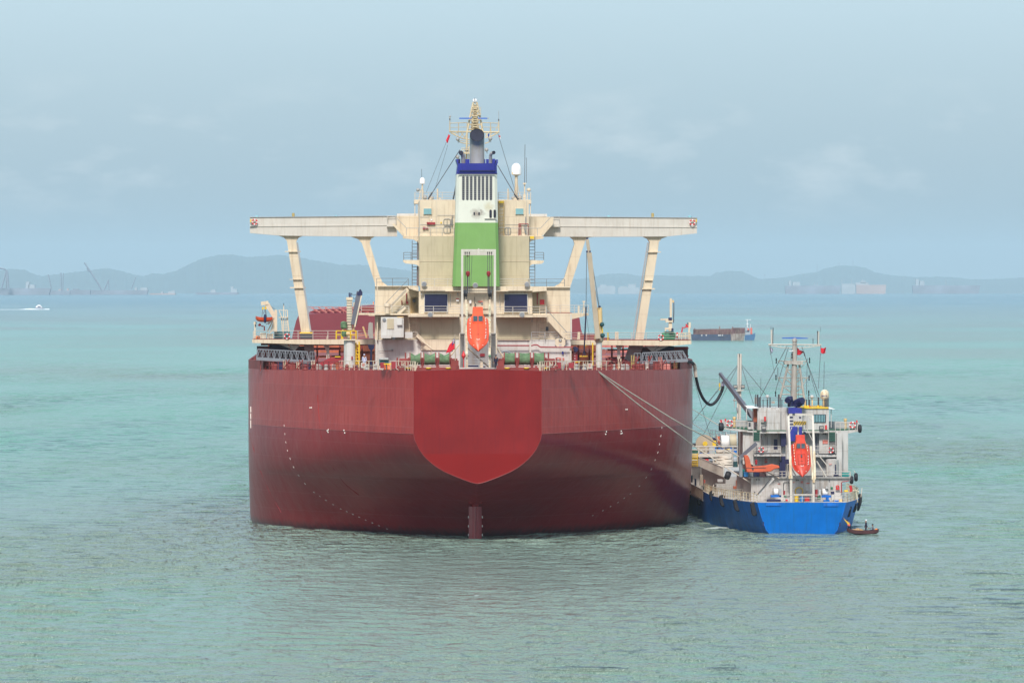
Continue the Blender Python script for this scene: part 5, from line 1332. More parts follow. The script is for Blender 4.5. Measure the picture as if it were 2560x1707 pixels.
mb = MB(); D.rect(mb, 520, 452, 532, 468, yc - 0.7, 1.2); D.rect(mb, 546, 452, 560, 468, yc - 0.7, 1.2); D.rect(mb, 520, 336, 535, 360, yc - 0.6, 0.9); mb.build('jib_sheave', 'navy', cr2)
mb = MB(); D.line(mb, [(556, 468), (634, 944)], 0.035, yc - 0.2, 4); D.line(mb, [(548, 560), (630, 944)], 0.03, yc - 0.2, 4); D.line(mb, [(523, 466), (517, 950)], 0.035, yc - 0.6, 4); D.line(mb, [(520, 1030), (545, 1200), (560, 1290)], 0.02, yc - 0.6, 4); mb.build('crane_wire', 'wire', cr2)
mb = MB(); D.line(mb, [(517, 950), (514, 1060), (505, 1230), (501, 1340)], 0.09, yc - 0.6, 6); D.line(mb, [(500, 1335), (485, 1392)], 0.05, yc - 0.6); D.line(mb, [(500, 1335), (517, 1392)], 0.05, yc - 0.6); D.line(mb, [(500, 1335), (500, 1392)], 0.05, yc - 0.6); mb.build('hoist_rope', 'darkcloth', cr2)
for x, y in ((660, 1108), (665, 1205)):
    mb = MB(); mb.sphere(D(x, y, yc - 0.2), 0.30, 10, 6); mb.build('crane_motor', 'darkcanvas', cr2, True)
mb = MB(); D.line(mb, [(662, 1090), (660, 1130), (668, 1200)], 0.07, yc); D.line(mb, [(712, 1180), (712, 1250)], 0.09, yc); D.line(mb, [(640, 1100), (660, 1140)], 0.08, yc); D.rect(mb, 596, 1180, 606, 1240, yc, 0.3); mb.build('yellow_pipe', 'yellow', cr2)

# ---------------------------------------------------------------- fittings on the side platforms
yp = 48.2
g = empty('rescue_boat_davit'); g.parent = ship
mb = MB()
for P, w in (([(385, 135), (545, 420)], 0.34), ([(330, 130), (515, 430)], 0.30), ([(255, 150), (400, 130)], 0.50), ([(545, 270), (545, 700)], 0.36), ([(515, 430), (380, 700)], 0.16), ([(520, 470), (440, 720)], 0.18), ([(560, 420), (480, 700)], 0.14), ([(500, 440), (520, 700)], 0.16), ([(355, 550), (520, 480)], 0.10), ([(415, 500), (400, 560), (500, 430)], 0.08)):
    for a, b in zip(P, P[1:]): mb.bar(H(*a, yp), H(*b, yp), w)
mb.build('davit_arm', 'cream', g)
mb = MB(); H.line(mb, [(400, 155), (540, 280)], 0.03, yp, 4); H.line(mb, [(290, 260), (278, 350)], 0.03, yp, 4); H.line(mb, [(335, 260), (300, 350)], 0.03, yp, 4); H.line(mb, [(345, 260), (345, 360)], 0.03, yp, 4); mb.build('fall_wire', 'wire', g)
mb = MB(); H.poly(mb, [(275, 215), (300, 215), (318, 240), (300, 262), (275, 268)], yp - 0.2, 0.4); H.poly(mb, [(325, 200), (345, 205), (372, 245), (345, 268), (330, 262)], yp - 0.2, 0.4); mb.build('fall_block', 'yellow', g)
g = empty('light_tower'); g.parent = ship
mb = MB()
for P, w in (([(655, 420), (675, 700)], 0.14), ([(770, 420), (800, 700)], 0.18), ([(700, 430), (700, 700)], 0.12), ([(745, 430), (745, 700)], 0.10), ([(605, 275), (660, 410)], 0.10), ([(770, 275), (778, 410)], 0.12), ([(700, 160), (700, 420)], 0.10), ([(605, 278), (775, 278)], 0.08), ([(735, 280), (735, 420)], 0.06)):
    mb.bar(H(*P[0], yp + 1), H(*P[1], yp + 1), w)
for k in range(5): mb.bar(H(665, 470 + k * 48, yp + 1), H(775, 470 + k * 48, yp + 1), 0.07)
H.rect(mb, 600, 412, 780, 428, yp + 0.6, 1)
mb.build('tower_frame', 'cream', g)
P_(H, 'tower_lamp', 'darkgrey', [(692, 150, 708, 172)], y=yp + 0.8, dep=0.3, parent=g)
mb = MB(); H.rect(mb, 112, 505, 160, 560, yp, 0.5); H.rect(mb, 122, 560, 150, 835, yp, 0.4); H.rect(mb, 98, 690, 118, 840, yp, 0.2); mb.build('post', 'cream', ship)
P_(H, 'post_lamp', 'darkgrey', [(148, 505, 164, 540), (135, 550, 160, 600)], y=yp - 0.1, dep=0.3)
for vw, pts, st_ in ((H, [(190, 570), (240, 525), (262, 580), (215, 595)], [(262, 585), (322, 600), (320, 680)]), (K, [(1238, 645), (1262, 640), (1300, 690), (1260, 712)], [(1245, 685), (1215, 710), (1182, 700), (1178, 750), (1168, 800)])):
    mb = MB(); vw.poly(mb, pts, yp, 0.5); vw.line(mb, st_, 0.09, yp + 0.2, 6); mb.build('fire_monitor', 'red', ship)
mb = MB(); K.rect(mb, 1292, 612, 1332, 710, yp, 0.5); K.rect(mb, 1288, 710, 1318, 915, yp, 0.35); K.rect(mb, 1318, 790, 1332, 920, yp, 0.2); mb.build('post', 'cream', ship)
P_(K, 'post_lamp', 'darkgrey', [(1270, 618, 1290, 650)], y=yp - 0.1, dep=0.3)
mb = MB(); mb.tube([H(515, 765, yp + 1), H(825, 765, yp + 1)], 0.46, 12); H.rect(mb, 515, 765, 822, 828, yp + 0.5, 1); mb.build('covered_winch', 'darkcanvas', ship, True)
mb = MB(); a, b = K(805, 850, yp + 1), K(1062, 850, yp + 1)
mb.lathe([(0.25, 0), (0.5, 0.3), (0.58, (b.x - a.x) * 0.3), (0.55, (b.x - a.x) * 0.55), (0.58, (b.x - a.x) * 0.85), (0.3, b.x - a.x)], a, 12, 'x'); K.rect(mb, 820, 850, 1045, 915, yp + 0.5, 1); mb.build('covered_winch', 'brightcanvas', ship, True)
for x0, x1, vw, y0, y1 in ((240, 355, H, 720, 835), (372, 500, H, 740, 835)):
    mb = MB()
    for k in range(4):
        xa = x0 + (x1 - x0) * k / 4; vw.rect(mb, xa, y0, xa + (x1 - x0) / 5, y1, yp + 0.3, 0.6)
    vw.rect(mb, x0, y0 + 10, x1, y0 + 25, yp + 0.2, 0.8); mb.build('raft_cradle', 'rustwhite', ship)
P_(H, 'hazard_plate', 'orangecloth', polys=[[(160, 775), (235, 775), (235, 838), (150, 838)]], y=yp, dep=0.1)
P_(H, 'hazard_stripe', 'darkgrey', polys=[[(200, 775), (215, 775), (185, 838), (170, 838)], [(232, 780), (236, 790), (212, 838), (198, 838)]], y=yp - 0.04, dep=0.03)
mb = MB()
for k in range(7): K.rect(mb, 1095 + k * 33, 800 + (k % 3) * 12, 1108 + k * 33, 930, yp - 0.2 + (k % 2), 0.3)
K.line(mb, [(1085, 815), (1320, 800)], 0.06, yp); K.line(mb, [(1085, 860), (1320, 850)], 0.05, yp)
mb.build('raft_cradle', 'rustwhite', ship)
mb = MB(); K.rect(mb, 958, 185, 998, 520, yp, 0.4); K.rect(mb, 940, 575, 1000, 770, yp, 0.6); K.rect(mb, 795, 545, 930, 572, yp, 0.4); K.rect(mb, 885, 560, 1012, 610, yp - 0.2, 0.8); K.rect(mb, 870, 705, 940, 740, yp, 0.5); K.rect(mb, 870, 740, 890, 770, yp, 0.3); K.rect(mb, 945, 720, 985, 765, yp - 0.3, 0.4)
sc_ = mb.build('stores_crane', 'cream', ship)
P_(K, 'crane_motor', 'navy', [(935, 528, 998, 570), (988, 718, 1025, 770)], y=yp - 0.3, dep=0.8, parent=sc_)
P_(K, 'crane_hook_block', 'paleyellow', [(1004, 215, 1032, 262)], y=yp, dep=0.3, parent=sc_)
mb = MB(); K.line(mb, [(1022, 260), (1022, 620)], 0.05, yp, 4); K.line(mb, [(1045, 240), (1030, 620)], 0.02, yp, 4); mb.build('crane_wire', 'wire', sc_)
P_(J, 'platform_vent', 'cream', [(1705, 700, 1775, 855)], y=yp, dep=0.5); P_(J, 'platform_vent', 'cream', polys=[[(975, 705), (1020, 705), (1020, 848), (960, 848), (970, 800)]], y=28, dep=0.5)
P_(H, 'platform_vent', 'cream', polys=[[(1560, 690), (1572, 690), (1575, 845), (1535, 845), (1545, 790), (1558, 770)]], y=yp, dep=0.4)
P_(I, 'tied_cover', 'exhaust', polys=[[(535, 700), (560, 690), (600, 700), (608, 950), (545, 950), (522, 870), (528, 760)]], y=30, dep=1.0)
mb = MB(); I.line(mb, [(440, 760), (500, 940)], 0.12, 38); mb.build('orange_stay', 'paleyellow', ship)
P_(I, 'red_deck_pipes', 'deckred', [(425, 440, 630, 520)], y=120, dep=3)
P_(I, 'signal_flare_box', 'orangecloth', [(603, 355, 618, 395)], y=45, dep=0.4)

# things of their own that hang, rest or fly on the ship
life_ring(C_(130, 197, 49.6), 'red and white life ring hung at the left outer end of the carrier bridge wing', frame=BS, R_=0.32, r=0.09)
life_ring(D(1464, 201, 49.6), 'red and white life ring hung at the right outer end of the carrier bridge wing', frame=BS, R_=0.32, r=0.09)
life_ring(H(765, 790, 46.9), 'red life ring before the dark teal covered winch on the left side platform', frame=BS, R_=0.32, r=0.085)
life_ring(K(800, 880, 46.9), 'red life ring left of the bright green covered winch on the right side platform', frame=BS, R_=0.32, r=0.085)
life_ring(K(1088, 840, 46.9), 'red life ring seen edge-on right of the bright green covered winch', frame=BS, R_=0.32, r=0.085, axis='x')
P_(C_, 'ring_bracket', 'lightgrey', polys=[[(88, 232), (150, 226), (150, 230), (88, 238)]], y=49.7, dep=0.2, parent=gw[0])
for x, vw, g in ((95, C_, gw[0]), (1500, D, gw[1])):
    P_(vw, 'smoke_float', 'yellow', [(x - 5, 172, x + 5, 198)], y=49.5, dep=0.3, parent=g)

def lifeboat(fr, view, cx, y_top, y_bow, halfw, ya, yb, label, k, hatch=None, skin='orange'):
    """free-fall lifeboat hanging nose-down: bow aft and low, canopy wheelhouse high and forward"""
    root = empty('free_fall_lifeboat', (0, 0, 0), 0, label, 'lifeboat', 'free-fall lifeboats on the sterns')
    top = view(cx, y_top, yb); bow = view(cx, y_bow, ya)
    top.x = bow.x = (top.x + bow.x) / 2
    root.location = fr.world(bow); root.rotation_euler = (0, 0, fr.a)
    ax = (top - bow); Ln = ax.length; ax.normalize()
    up = Vector((1, 0, 0)).cross(ax).normalized()
    if up.y > 0: up = -up          # the deck side of the boat faces aft and up
    hw = halfw
    # stations from bow (0) to stern (1): half width, hull depth below axis, top above axis
    S = [(0.0, 0.03, 0.05, 0.05), (0.06, 0.27, 0.32, 0.24), (0.13, 0.53, 0.58, 0.42), (0.21, 0.78, 0.80, 0.58), (0.32, 0.95, 0.95, 0.70), (0.5, 1.0, 1.0, 0.78), (0.68, 1.0, 1.0, 0.82), (0.84, 0.99, 0.95, 0.84), (0.95, 0.92, 0.85, 0.74), (1.0, 0.80, 0.7, 0.55)]
    rows = []
    for t, w, dn, tp in S:
        c = ax * (Ln * t)
        ring = []
        for a_, b_ in ((0, -dn * 0.95), (0.35, -dn * 0.78), (0.72, -dn * 0.35), (0.98, 0.0), (1.06, 0.04), (1.06, 0.14), (0.96, 0.18), (0.86, tp * 0.62), (0.6, tp * 0.90), (0.3, tp), (0, tp * 1.03)):
            ring.append(c + Vector((1, 0, 0)) * (a_ * w * hw) + up * (b_ * hw))
        ring += [Vector((-q.x, q.y, q.z)) for q in ring[-2:0:-1]]
        rows.append(ring)
    mb = MB(); mb.grid(rows, close=True); n = len(rows[0]); mb.f.append(tuple(range(n))); mb.f.append(tuple(range(n * (len(rows) - 1), n * len(rows))))
    mb.build('boat_hull', skin, root, True, angle=40)
    # wheelhouse
    c0, c1 = ax * (Ln * 0.70), ax * (Ln * 1.04)
    X = Vector((1, 0, 0))
    w2 = hw * 0.56
    v = []
    for c, wd, lo, hi in ((c0, w2 * 1.0, 0.62, 0.86), (ax * (Ln * 0.80), w2 * 1.02, 0.6, 1.38), (c1, w2, 0.4, 1.42)):
        v.append([c - X * wd + up * (lo * hw), c + X * wd + up * (lo * hw), c + X * wd * 0.9 + up * (hi * hw), c - X * wd * 0.9 + up * (hi * hw)])
    mb = MB(); mb.grid(v, close=True); mb.f.append((0, 1, 2, 3)); mb.f.append((8, 9, 10, 11))
    wh = mb.build('wheelhouse', skin, root)
    a, b = v[0], v[1]
    nrm = (a[2] - a[3]).cross(b[3] - a[3]).normalized()
    if nrm.dot(up - ax) < 0: nrm = -nrm
    for s0, s1 in ((0.04, 0.45), (0.55, 0.96)):
        def q(u, t): return a[3].lerp(a[2], u).lerp(b[3].lerp(b[2], u), t)
        mb = MB(); mb.prism([q(s0, 0.15) + nrm * 0.01, q(s1, 0.15) + nrm * 0.01, q(s1, 0.85) + nrm * 0.01, q(s0, 0.85) + nrm * 0.01], nrm * 0.05); mb.build('window', 'glass', wh)
    # reflective tape dashes on the canopy
    mb = MB()
    for s_ in (-1, 1):
        for t, w in ((0.30, 0.62), (0.36, 0.72), (0.44, 0.80), (0.53, 0.83), (0.62, 0.84), (0.71, 0.84), (0.80, 0.84), (0.87, 0.82)):
            i = next(j for j in range(len(S) - 1) if S[j][0] <= t <= S[j + 1][0]); q_ = (t - S[i][0]) / (S[i + 1][0] - S[i][0])
            w_ = S[i][1] + (S[i + 1][1] - S[i][1]) * q_; tp = S[i][3] + (S[i + 1][3] - S[i][3]) * q_
            p = ax * (Ln * t) + X * (s_ * 0.80 * w_ * hw) + up * (tp * 0.72 * hw + 0.05)
            dr = (ax * 1.0 + X * (s_ * (0.55 if t < 0.4 else 0.03))).normalized()
            mb.bar(p - dr * 0.14, p + dr * 0.14, 0.06, 0.06)
    p = ax * (Ln * 0.22) + up * (0.56 * hw + 0.06)
    mb.bar(p, p + X * 0.2 + ax * 0.12, 0.07, 0.06); mb.bar(p, p - X * 0.2 + ax * 0.12, 0.07, 0.06)
    for s_ in (-1, 1):
        p = ax * (Ln * 0.13) + X * (s_ * 0.42 * hw) + up * (0.22 * hw + 0.05); mb.bar(p - X * 0.1, p + X * 0.1, 0.07, 0.06)
    mb.build('reflective_tape', 'reflect', root)
    mb = MB()
    for s_ in (-1, 1): mb.tube([ax * (Ln * 0.55) + X * (s_ * 0.8 * hw) + up * (0.85 * hw), ax * (Ln * 0.86) + X * (s_ * 0.5 * hw) + up * (1.35 * hw)], 0.03, 5)
    mb.build('grab_line', 'orangecloth', root)
    for s_ in (-1, 1):
        mb = MB(); mb.tube([ax * (Ln * t) + X * (s_ * 1.075 * w * hw) + up * (0.09 * hw) for t, w, dn, tp in S[1:]], 0.05, 6); mb.build('fender_belt', paint('belt_orange', (0.45, 0.04, 0.015, 1), 0.6), root, True)
    mb = MB(); mb.tube([ax * (Ln * t) + up * (tp * 1.03 * hw + 0.01) for t, w, dn, tp in S[2:7]], 0.02, 4); mb.build('keel_seam', 'pipe_red', root)
    mb = MB(); mb.bar(ax * (Ln * 0.36) - X * 0.16 + up * (0.72 * hw), ax * (Ln * 0.36) + X * 0.16 + up * (0.72 * hw), 0.2, 0.05); mb.build('worn_lettering', 'orangerust', root)
    if hatch:
        mb = MB(); c = ax * (Ln * 0.40) + up * (0.80 * hw); f_ = []
        pts = [c + X * (sx * 0.42 * hw) + ax * (sy * Ln * 0.15) + up * (0.02) for sx, sy in ((-1, 1), (1, 1), (1, -1), (-1, -1))]
        for a, b in zip(pts, pts[1:] + pts[:1]): mb.tube([a, b], 0.035, 4)
        mb.build('hatch_rim', paint('hatch_rim_orange', (0.45, 0.05, 0.02, 1), 0.5), root)
        mb = MB(); p = c + ax * (Ln * 0.05) + up * 0.05; mb.bar(p, p + ax * 0.45, 0.16, 0.08); mb.build('hatch_handle', 'darkgrey', root)
    return root
lb = lifeboat(BS, L, 588, 450, 1085, 1.24, 1.0, 5.9, 'orange free-fall lifeboat hanging nose-down on the bulk carrier stern ramp', 1)

# small open rescue boat under its davit
rb = empty('rescue_boat', BS.world(H(315, 440, yp - 0.6)), BS.a, 'small orange open rescue boat slung under the cream davit on the left side platform', 'rescue boat')
mb = MB(); rows = []
o = H(315, 430, yp - 0.6)
for t, w, d, top in ((-1, 0.05, 0.1, 0.42), (-0.8, 0.5, 0.42, 0.30), (-0.4, 0.8, 0.58, 0.20), (0.1, 0.85, 0.6, 0.14), (0.6, 0.75, 0.55, 0.18), (1, 0.5, 0.35, 0.28)):
    x = t * 1.12; w *= 1.5; top *= .8; d *= .8
    rows.append([(x, -w, top), (x, -w * 0.9, -d * 0.4), (x, -w * 0.35, -d), (x, w * 0.35, -d), (x, w * 0.9, -d * 0.4), (x, w, top), (x, w * 0.85, top - 0.1), (x, -w * 0.85, top - 0.1)])
mb.grid(rows, close=True); mb.f.append(tuple(range(8))); mb.f.append(tuple(range(40, 48))); mb.build('boat_hull', 'orange', rb, True)
mb = MB(); mb.box(-0.85, 0.85, -0.5, 0.5, 0.0, 0.16); mb.build('thwart', 'orangerust', rb)
mb = MB(); mb.lathe([(0.06, -0.6), (0.17, -0.4), (0.19, 0.3), (0.12, 0.55)], (0.15, -1.35, 0.0), 10); mb.build('engine', 'navy', rb, True)
for x_, zt_ in ((-0.3, 1.1), (0.35, 1.2)):
    mb = MB(); mb.tube([(x_, 0, 0.1), (x_ * 0.6, 0, zt_)], 0.03, 4); mb.build('sling', 'wire', rb)

# two stowed accommodation ladders
def gangway(vw, c, label, plat):
    root = empty('accommodation_ladder', BS.world(vw(*c[2], 46)), BS.a, label, 'gangway', 'stowed gangways on the stern quarters')
    base = vw(*c[2], 46)
    def G(mb, a, b, w): mb.bar(Vector(vw(*a, 46)) - base, Vector(vw(*b, 46)) - base, w); 
    def G2(mb, a, b, w): mb.bar(Vector(vw(*a, 47.1)) - base, Vector(vw(*b, 47.1)) - base, w)
    tl, tr_, bl, br = c
    mb = MB(); G(mb, tl, tr_, 0.14); G2(mb, tl, tr_, 0.12); mb.build('top_rail', 'alloy', root)
    mb = MB(); G(mb, bl, br, 0.42); G2(mb, bl, br, 0.3); mb.build('stringer', 'alloy', root)
    mb = MB(); n = 9
    for i in range(n + 1):
        t = i / n; a = (tl[0] + (tr_[0] - tl[0]) * t, tl[1] + (tr_[1] - tl[1]) * t); b = (bl[0] + (br[0] - bl[0]) * t, bl[1] + (br[1] - bl[1]) * t)
        G(mb, a, b, 0.13 if i in (0, n) else 0.09); G2(mb, a, b, 0.07)
    mb.build('stanchion', 'alloy', root)
    mb = MB(); m_ = n * 2
    for i in range(m_):
        t, t2 = i / m_, (i + 1) / m_
        a = (tl[0] + (tr_[0] - tl[0]) * t, tl[1] + (tr_[1] - tl[1]) * t); b = (bl[0] + (br[0] - bl[0]) * t2, bl[1] + (br[1] - bl[1]) * t2)
        a2 = (tl[0] + (tr_[0] - tl[0]) * t2, tl[1] + (tr_[1] - tl[1]) * t2); b2 = (bl[0] + (br[0] - bl[0]) * t, bl[1] + (br[1] - bl[1]) * t)
        if i % 2: G(mb, a, b, 0.06); G2(mb, a2, b2, 0.05)
        else: G(mb, b2, a2, 0.06); G2(mb, b, a, 0.05)
    mb.build('lattice', 'alloy', root)
    mb = MB(); x0, y0, x1, y1 = plat
    for q in ((x0, y0, x1, y0), (x0, y0, x0, y1), (x1, y0, x1, y1), ((x0 + x1) / 2, y0, (x0 + x1) / 2, y1), (x0, (y0 + y1) / 2, x1, (y0 + y1) / 2)): G(mb, (q[0], q[1]), (q[2], q[3]), 0.08)
    G(mb, (x0, y1), (x1, y1), 0.25)
    mb.build('end_platform', 'alloy', root)
    return root
gangway(H, ((190, 1042), (1160, 1090), (165, 1225), (1205, 1290)), 'grey lattice gangway stowed level under the left side platform of the carrier', (1215, 1090, 1320, 1270))
gangway(K, ((470, 1155), (1190, 1120), (455, 1325), (1280, 1285)), 'grey lattice gangway stowed level under the right side platform of the carrier', (325, 1160, 440, 1320))
for vw, xs_ in ((H, (245, 545, 665, 790, 925, 1065)), (K, (560, 680, 770, 865, 965, 1070))):
    mb = MB()
    for x in xs_: vw.rect(mb, x - 8, 1240 if vw is H else 1320, x + 8, 1475 if vw is H else 1500, 46.4, 0.3)
    mb.build('gangway_cradle', 'deckred', ship)

# flags
def flag(fr, view, pts, yl, label, mat, group='flags on the two ships', parts=(), sag=0.25):
    """cloth sheet between four photo-measured corners, rippled in depth and given thickness"""
    tl, tr_, br, bl = [Vector(view(*p, yl)) for p in pts]
    root = empty('flag', fr.world(tl), fr.a, label, 'flag', group)
    def pt(u, v):
        p = tl.lerp(tr_, u).lerp(bl.lerp(br, u), v) - tl
        p.y += sag * math.sin(u * 7 + v * 2) * u; p.z += 0.06 * math.sin(u * 9)
        return p
    def patch(mat, u0, u1, v0, v1, off, nm):
        rows = [[pt(u0 + (u1 - u0) * i / 10, v0 + (v1 - v0) * j / 8) + Vector((0, off, 0)) for i in range(11)] for j in range(9)]
        mb = MB(); mb.grid(rows); o = mb.build(nm, mat, root, True)
        s_ = o.modifiers.new('thickness', 'SOLIDIFY'); s_.thickness = 0.02
    patch(mat, 0, 1, 0, 1, 0, 'cloth')
    for m_, u0, u1, v0, v1, off, nm in parts: patch(m_, u0, u1, v0, v1, off, nm)
    return root
flag(BS, F, [(868, 712), (800, 800), (755, 905), (868, 850)], 1.6, 'red ensign with a dark blue canton flying from the staff left of the lifeboat ramp', 'flagred', sag=0.15,
     parts=[('flagblue', 0.0, 0.42, 0.0, 0.42, -0.04, 'canton'), ('flagwhite', 0.04, 0.38, 0.17, 0.24, -0.07, 'cross_bar'), ('flagred', 0.04, 0.38, 0.19, 0.22, -0.10, 'cross_centre'), ('flagwhite', 0.17, 0.24, 0.03, 0.39, -0.07, 'cross_bar')])
mb = MB(); F.line(mb, [(868, 665), (874, 985)], 0.06, 1.5, 6); mb.build('ensign_staff', 'cranebeige', ship)
flag(BS, A, [(583, 480), (600, 492), (574, 575), (555, 545)], 40, 'plain red flag hanging below the left end of the carrier mast yard', 'flagred', sag=0.1)
flag(BS, A, [(1097, 495), (1118, 490), (1126, 528), (1108, 526)], 40, 'small red over white flag below the right end of the carrier mast yard', 'flagwhite', sag=0.1, parts=[('flagred', 0.0, 1.0, 0.0, 0.5, -0.04, 'upper_band')])
mb = MB(); A.poly(mb, [(992, 470), (1004, 475), (1000, 512), (988, 500)], 40, 0.05); mb.build('signal_flag_strip', 'flagblue', ship)
# ================================================================ BUNKERING TANKER ALONGSIDE
TF = Frame(37.35, 837.0, 2.2)
tk = empty('small_tanker', TF.o, TF.a, 'small blue and white tanker moored along the right side of the bulk carrier', 'tanker ship')
N = View(1700, 900, 7.127, TF); O = View(1700, 1060, 5.227, TF); P = View(1860, 820, 7.127, TF); Q = View(1860, 1000, 7.84, TF)
Rv = View(1980, 1000, 7.84, TF); T = View(1880, 1180, 6.918, TF)
def TP(view, name, mat, rects=(), polys=(), y=10, dep=3, parent=None, bevel=0.0):
    return P_(view, name, mat, rects, polys, y, dep, parent or tk, bevel)
def TL(view, name, mat, lines, y, parent=None, n=5, smooth=False):
    if len(lines) > 1 and name in ('brace', 'whip_aerial', 'mast_leg', 'yard_post', 'stay_wire', 'corner_rail', 'hoist_wire', 'sign_post', 'roof_aerial', 'lashing_wire'):
        for ln in lines: o = TL(view, name, mat, [ln], y, parent, n, smooth)
        return o
    mb = MB()
    for pts, r in lines: view.line(mb, pts, r, y, n)
    return mb.build(name, mat, parent or tk, smooth)

TW = 9.8
def tk_half(y, z):
    dz = min(1, max(0, z / 4.0))
    w0 = 4.25 + 1.45 * dz ** 0.7; L0 = 44 - 14 * dz
    if y < L0: return w0 + (TW - w0) * math.sin(math.pi / 2 * (y / L0)) ** 0.9
    if y < 96: return TW
    t = min(1, (y - 96) / 22.0)
    return TW * (1 - t ** 2.2) + 0.02
ty = [0, 1, 2, 3.5, 5, 7, 9, 12, 15, 18, 22, 26, 30, 36, 43, 43.6, 52, 64, 80, 96, 101, 106, 110, 114, 116, 118]
tb = MB()
for s_ in (-1, 1):
    rows = [[(s_ * tk_half(y, z), y, z) for y in ty] for z in (-1.5, -0.6, 0.0, 0.5, 1.0, 1.6, 2.2, 2.8)]
    tb.grid(rows)
    rows = [[(s_ * tk_half(y, z), y, z) for y in ty if y <= 43] for z in (2.8, 3.2, 3.6, 4.0)]
    tb.grid(rows)
    rows = [[(s_ * tk_half(y, 2.8) * (1 + 0.02 * (z - 2.8)), y, z) for y in ty if y >= 96] for z in (2.8, 4, 5.5, 6.6)]
    tb.grid(rows)
th = tb.build('hull', 'tblueside', tk, True, angle=50)
mb = MB(); rows = [[(-tk_half(0, z), 0, z), (0, 0, z), (tk_half(0, z), 0, z)] for z in (-1.5, 0, 0.5, 1, 1.6, 2.2, 2.8, 3.4, 4.0)]
mb.grid(rows); mb.build('transom', 'tblue', tk)
TP(T, 'fairlead_plate', 'tblueside', [(245, 530, 505, 580), (1240, 535, 1495, 588)], y=-0.12, dep=0.1)
TP(T, 'name_recess', 'navy', polys=[[(190, 855), (208, 855), (206, 930), (188, 930)], [(1510, 865), (1530, 865), (1532, 930), (1508, 945)]], y=-0.15, dep=0.12)
mb = MB()
for s_ in (-1, 1): mb.tube([(s_ * tk_half(0, z), -0.03, z) for z in (-0.5, 0, 0.5, 1, 1.6, 2.2, 2.8, 3.4, 4.0)], 0.06, 5)
mb.build('edge_bar', 'tblueside', tk, True)
mb = MB(); rows = [[(-tk_half(y, 4), y, 3.98), (tk_half(y, 4), y, 3.98)] for y in ty if y <= 43]; mb.grid(rows); mb.build('poop_deck', 'tdeck', tk)
mb = MB(); rows = [[(-tk_half(y, 2.8), y, 2.78), (tk_half(y, 2.8), y, 2.78)] for y in ty if 43 <= y <= 97]; mb.grid(rows); mb.build('main_deck', 'tdeck', tk)
mb = MB(); mb.box(-6.6, 6.6, 45, 94, 2.75, 5.9); mb.build('cargo_trunk', 'tdeck', tk)
mb = MB(); mb.box(-TW, TW, 43.0, 43.3, 2.6, 4.0); mb.build('poop_front', 'twhite', tk)
mb = MB(); rows = [[(-tk_half(y, 2.8) * 1.05, y, 6.55), (tk_half(y, 2.8) * 1.05, y, 6.55)] for y in ty if y >= 96]; mb.grid(rows); mb.box(-TW, TW, 95.7, 96, 2.8, 6.6); mb.build('forecastle_deck', 'tdeck', tk)
# pale panelled fences along deck edge and trunk
for x0, h, z0, nm, a, b in ((-TW + 0.1, 1.3, 2.8, 'bulwark_fence', 44, 96), (-6.9, 1.2, 5.9, 'trunk_fence', 45, 94)):
    mb = MB(); mb.box(x0 - 0.03, x0 + 0.03, a, b, z0 + 0.1, z0 + h)
    k = 34
    for i in range(k + 1):
        y = a + (b - a) * i / k; mb.box(x0 - 0.09, x0 + 0.05, y - 0.06, y + 0.06, z0, z0 + h + 0.05)
    mb.tube([(x0 - 0.02, a, z0 + h + 0.05), (x0 - 0.02, b, z0 + h + 0.05)], 0.06, 5)
    mb.build(nm, 'girder' if x0 > -8 else 'cream', tk)
mb = MB(); mb.tube([(-TW + 0.05, y, 2.78) for y in (43, 60, 96)], 0.16, 6); mb.build('rubbing_strake', 'exhaust', tk)
# main deck clutter seen over the port quarter
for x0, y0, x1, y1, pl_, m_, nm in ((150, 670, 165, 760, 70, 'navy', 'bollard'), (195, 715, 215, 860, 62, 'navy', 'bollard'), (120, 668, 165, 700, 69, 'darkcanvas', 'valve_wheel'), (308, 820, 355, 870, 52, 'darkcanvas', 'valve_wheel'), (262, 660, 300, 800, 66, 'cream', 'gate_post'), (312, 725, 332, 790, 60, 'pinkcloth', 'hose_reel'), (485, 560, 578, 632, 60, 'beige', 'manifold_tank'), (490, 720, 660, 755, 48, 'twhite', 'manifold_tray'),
                                    (480, 780, 660, 870, 46, 'twhite', 'pipe_rack'), (735, 735, 780, 850, 40, 'orangerust', 'deck_pump'), (775, 700, 830, 760, 42, 'navy', 'deck_pump'), (700, 810, 790, 850, 38, 'orangerust', 'deck_pipe'), (740, 870, 835, 960, 30, 'exhaust', 'ventilator')):
    TP(O, nm, m_, [(x0, y0, x1, y1)], y=pl_, dep=1.0)
mb = MB()
for k in range(10): O.line(mb, [(480 + k * 22, 780), (480 + k * 22, 920)], 0.05, 45)
for y in (780, 820, 860): O.line(mb, [(460, y), (720, y)], 0.05, 45)
mb.build('railing', 'girder', tk)
mb = MB()
for k in range(9): O.line(mb, [(560 + k * 32, 850), (560 + k * 32, 965 + k * 2)], 0.05, 24)
for y in (850, 885): O.line(mb, [(540, y), (840, y)], 0.05, 24)
mb.build('railing', 'girder', tk)
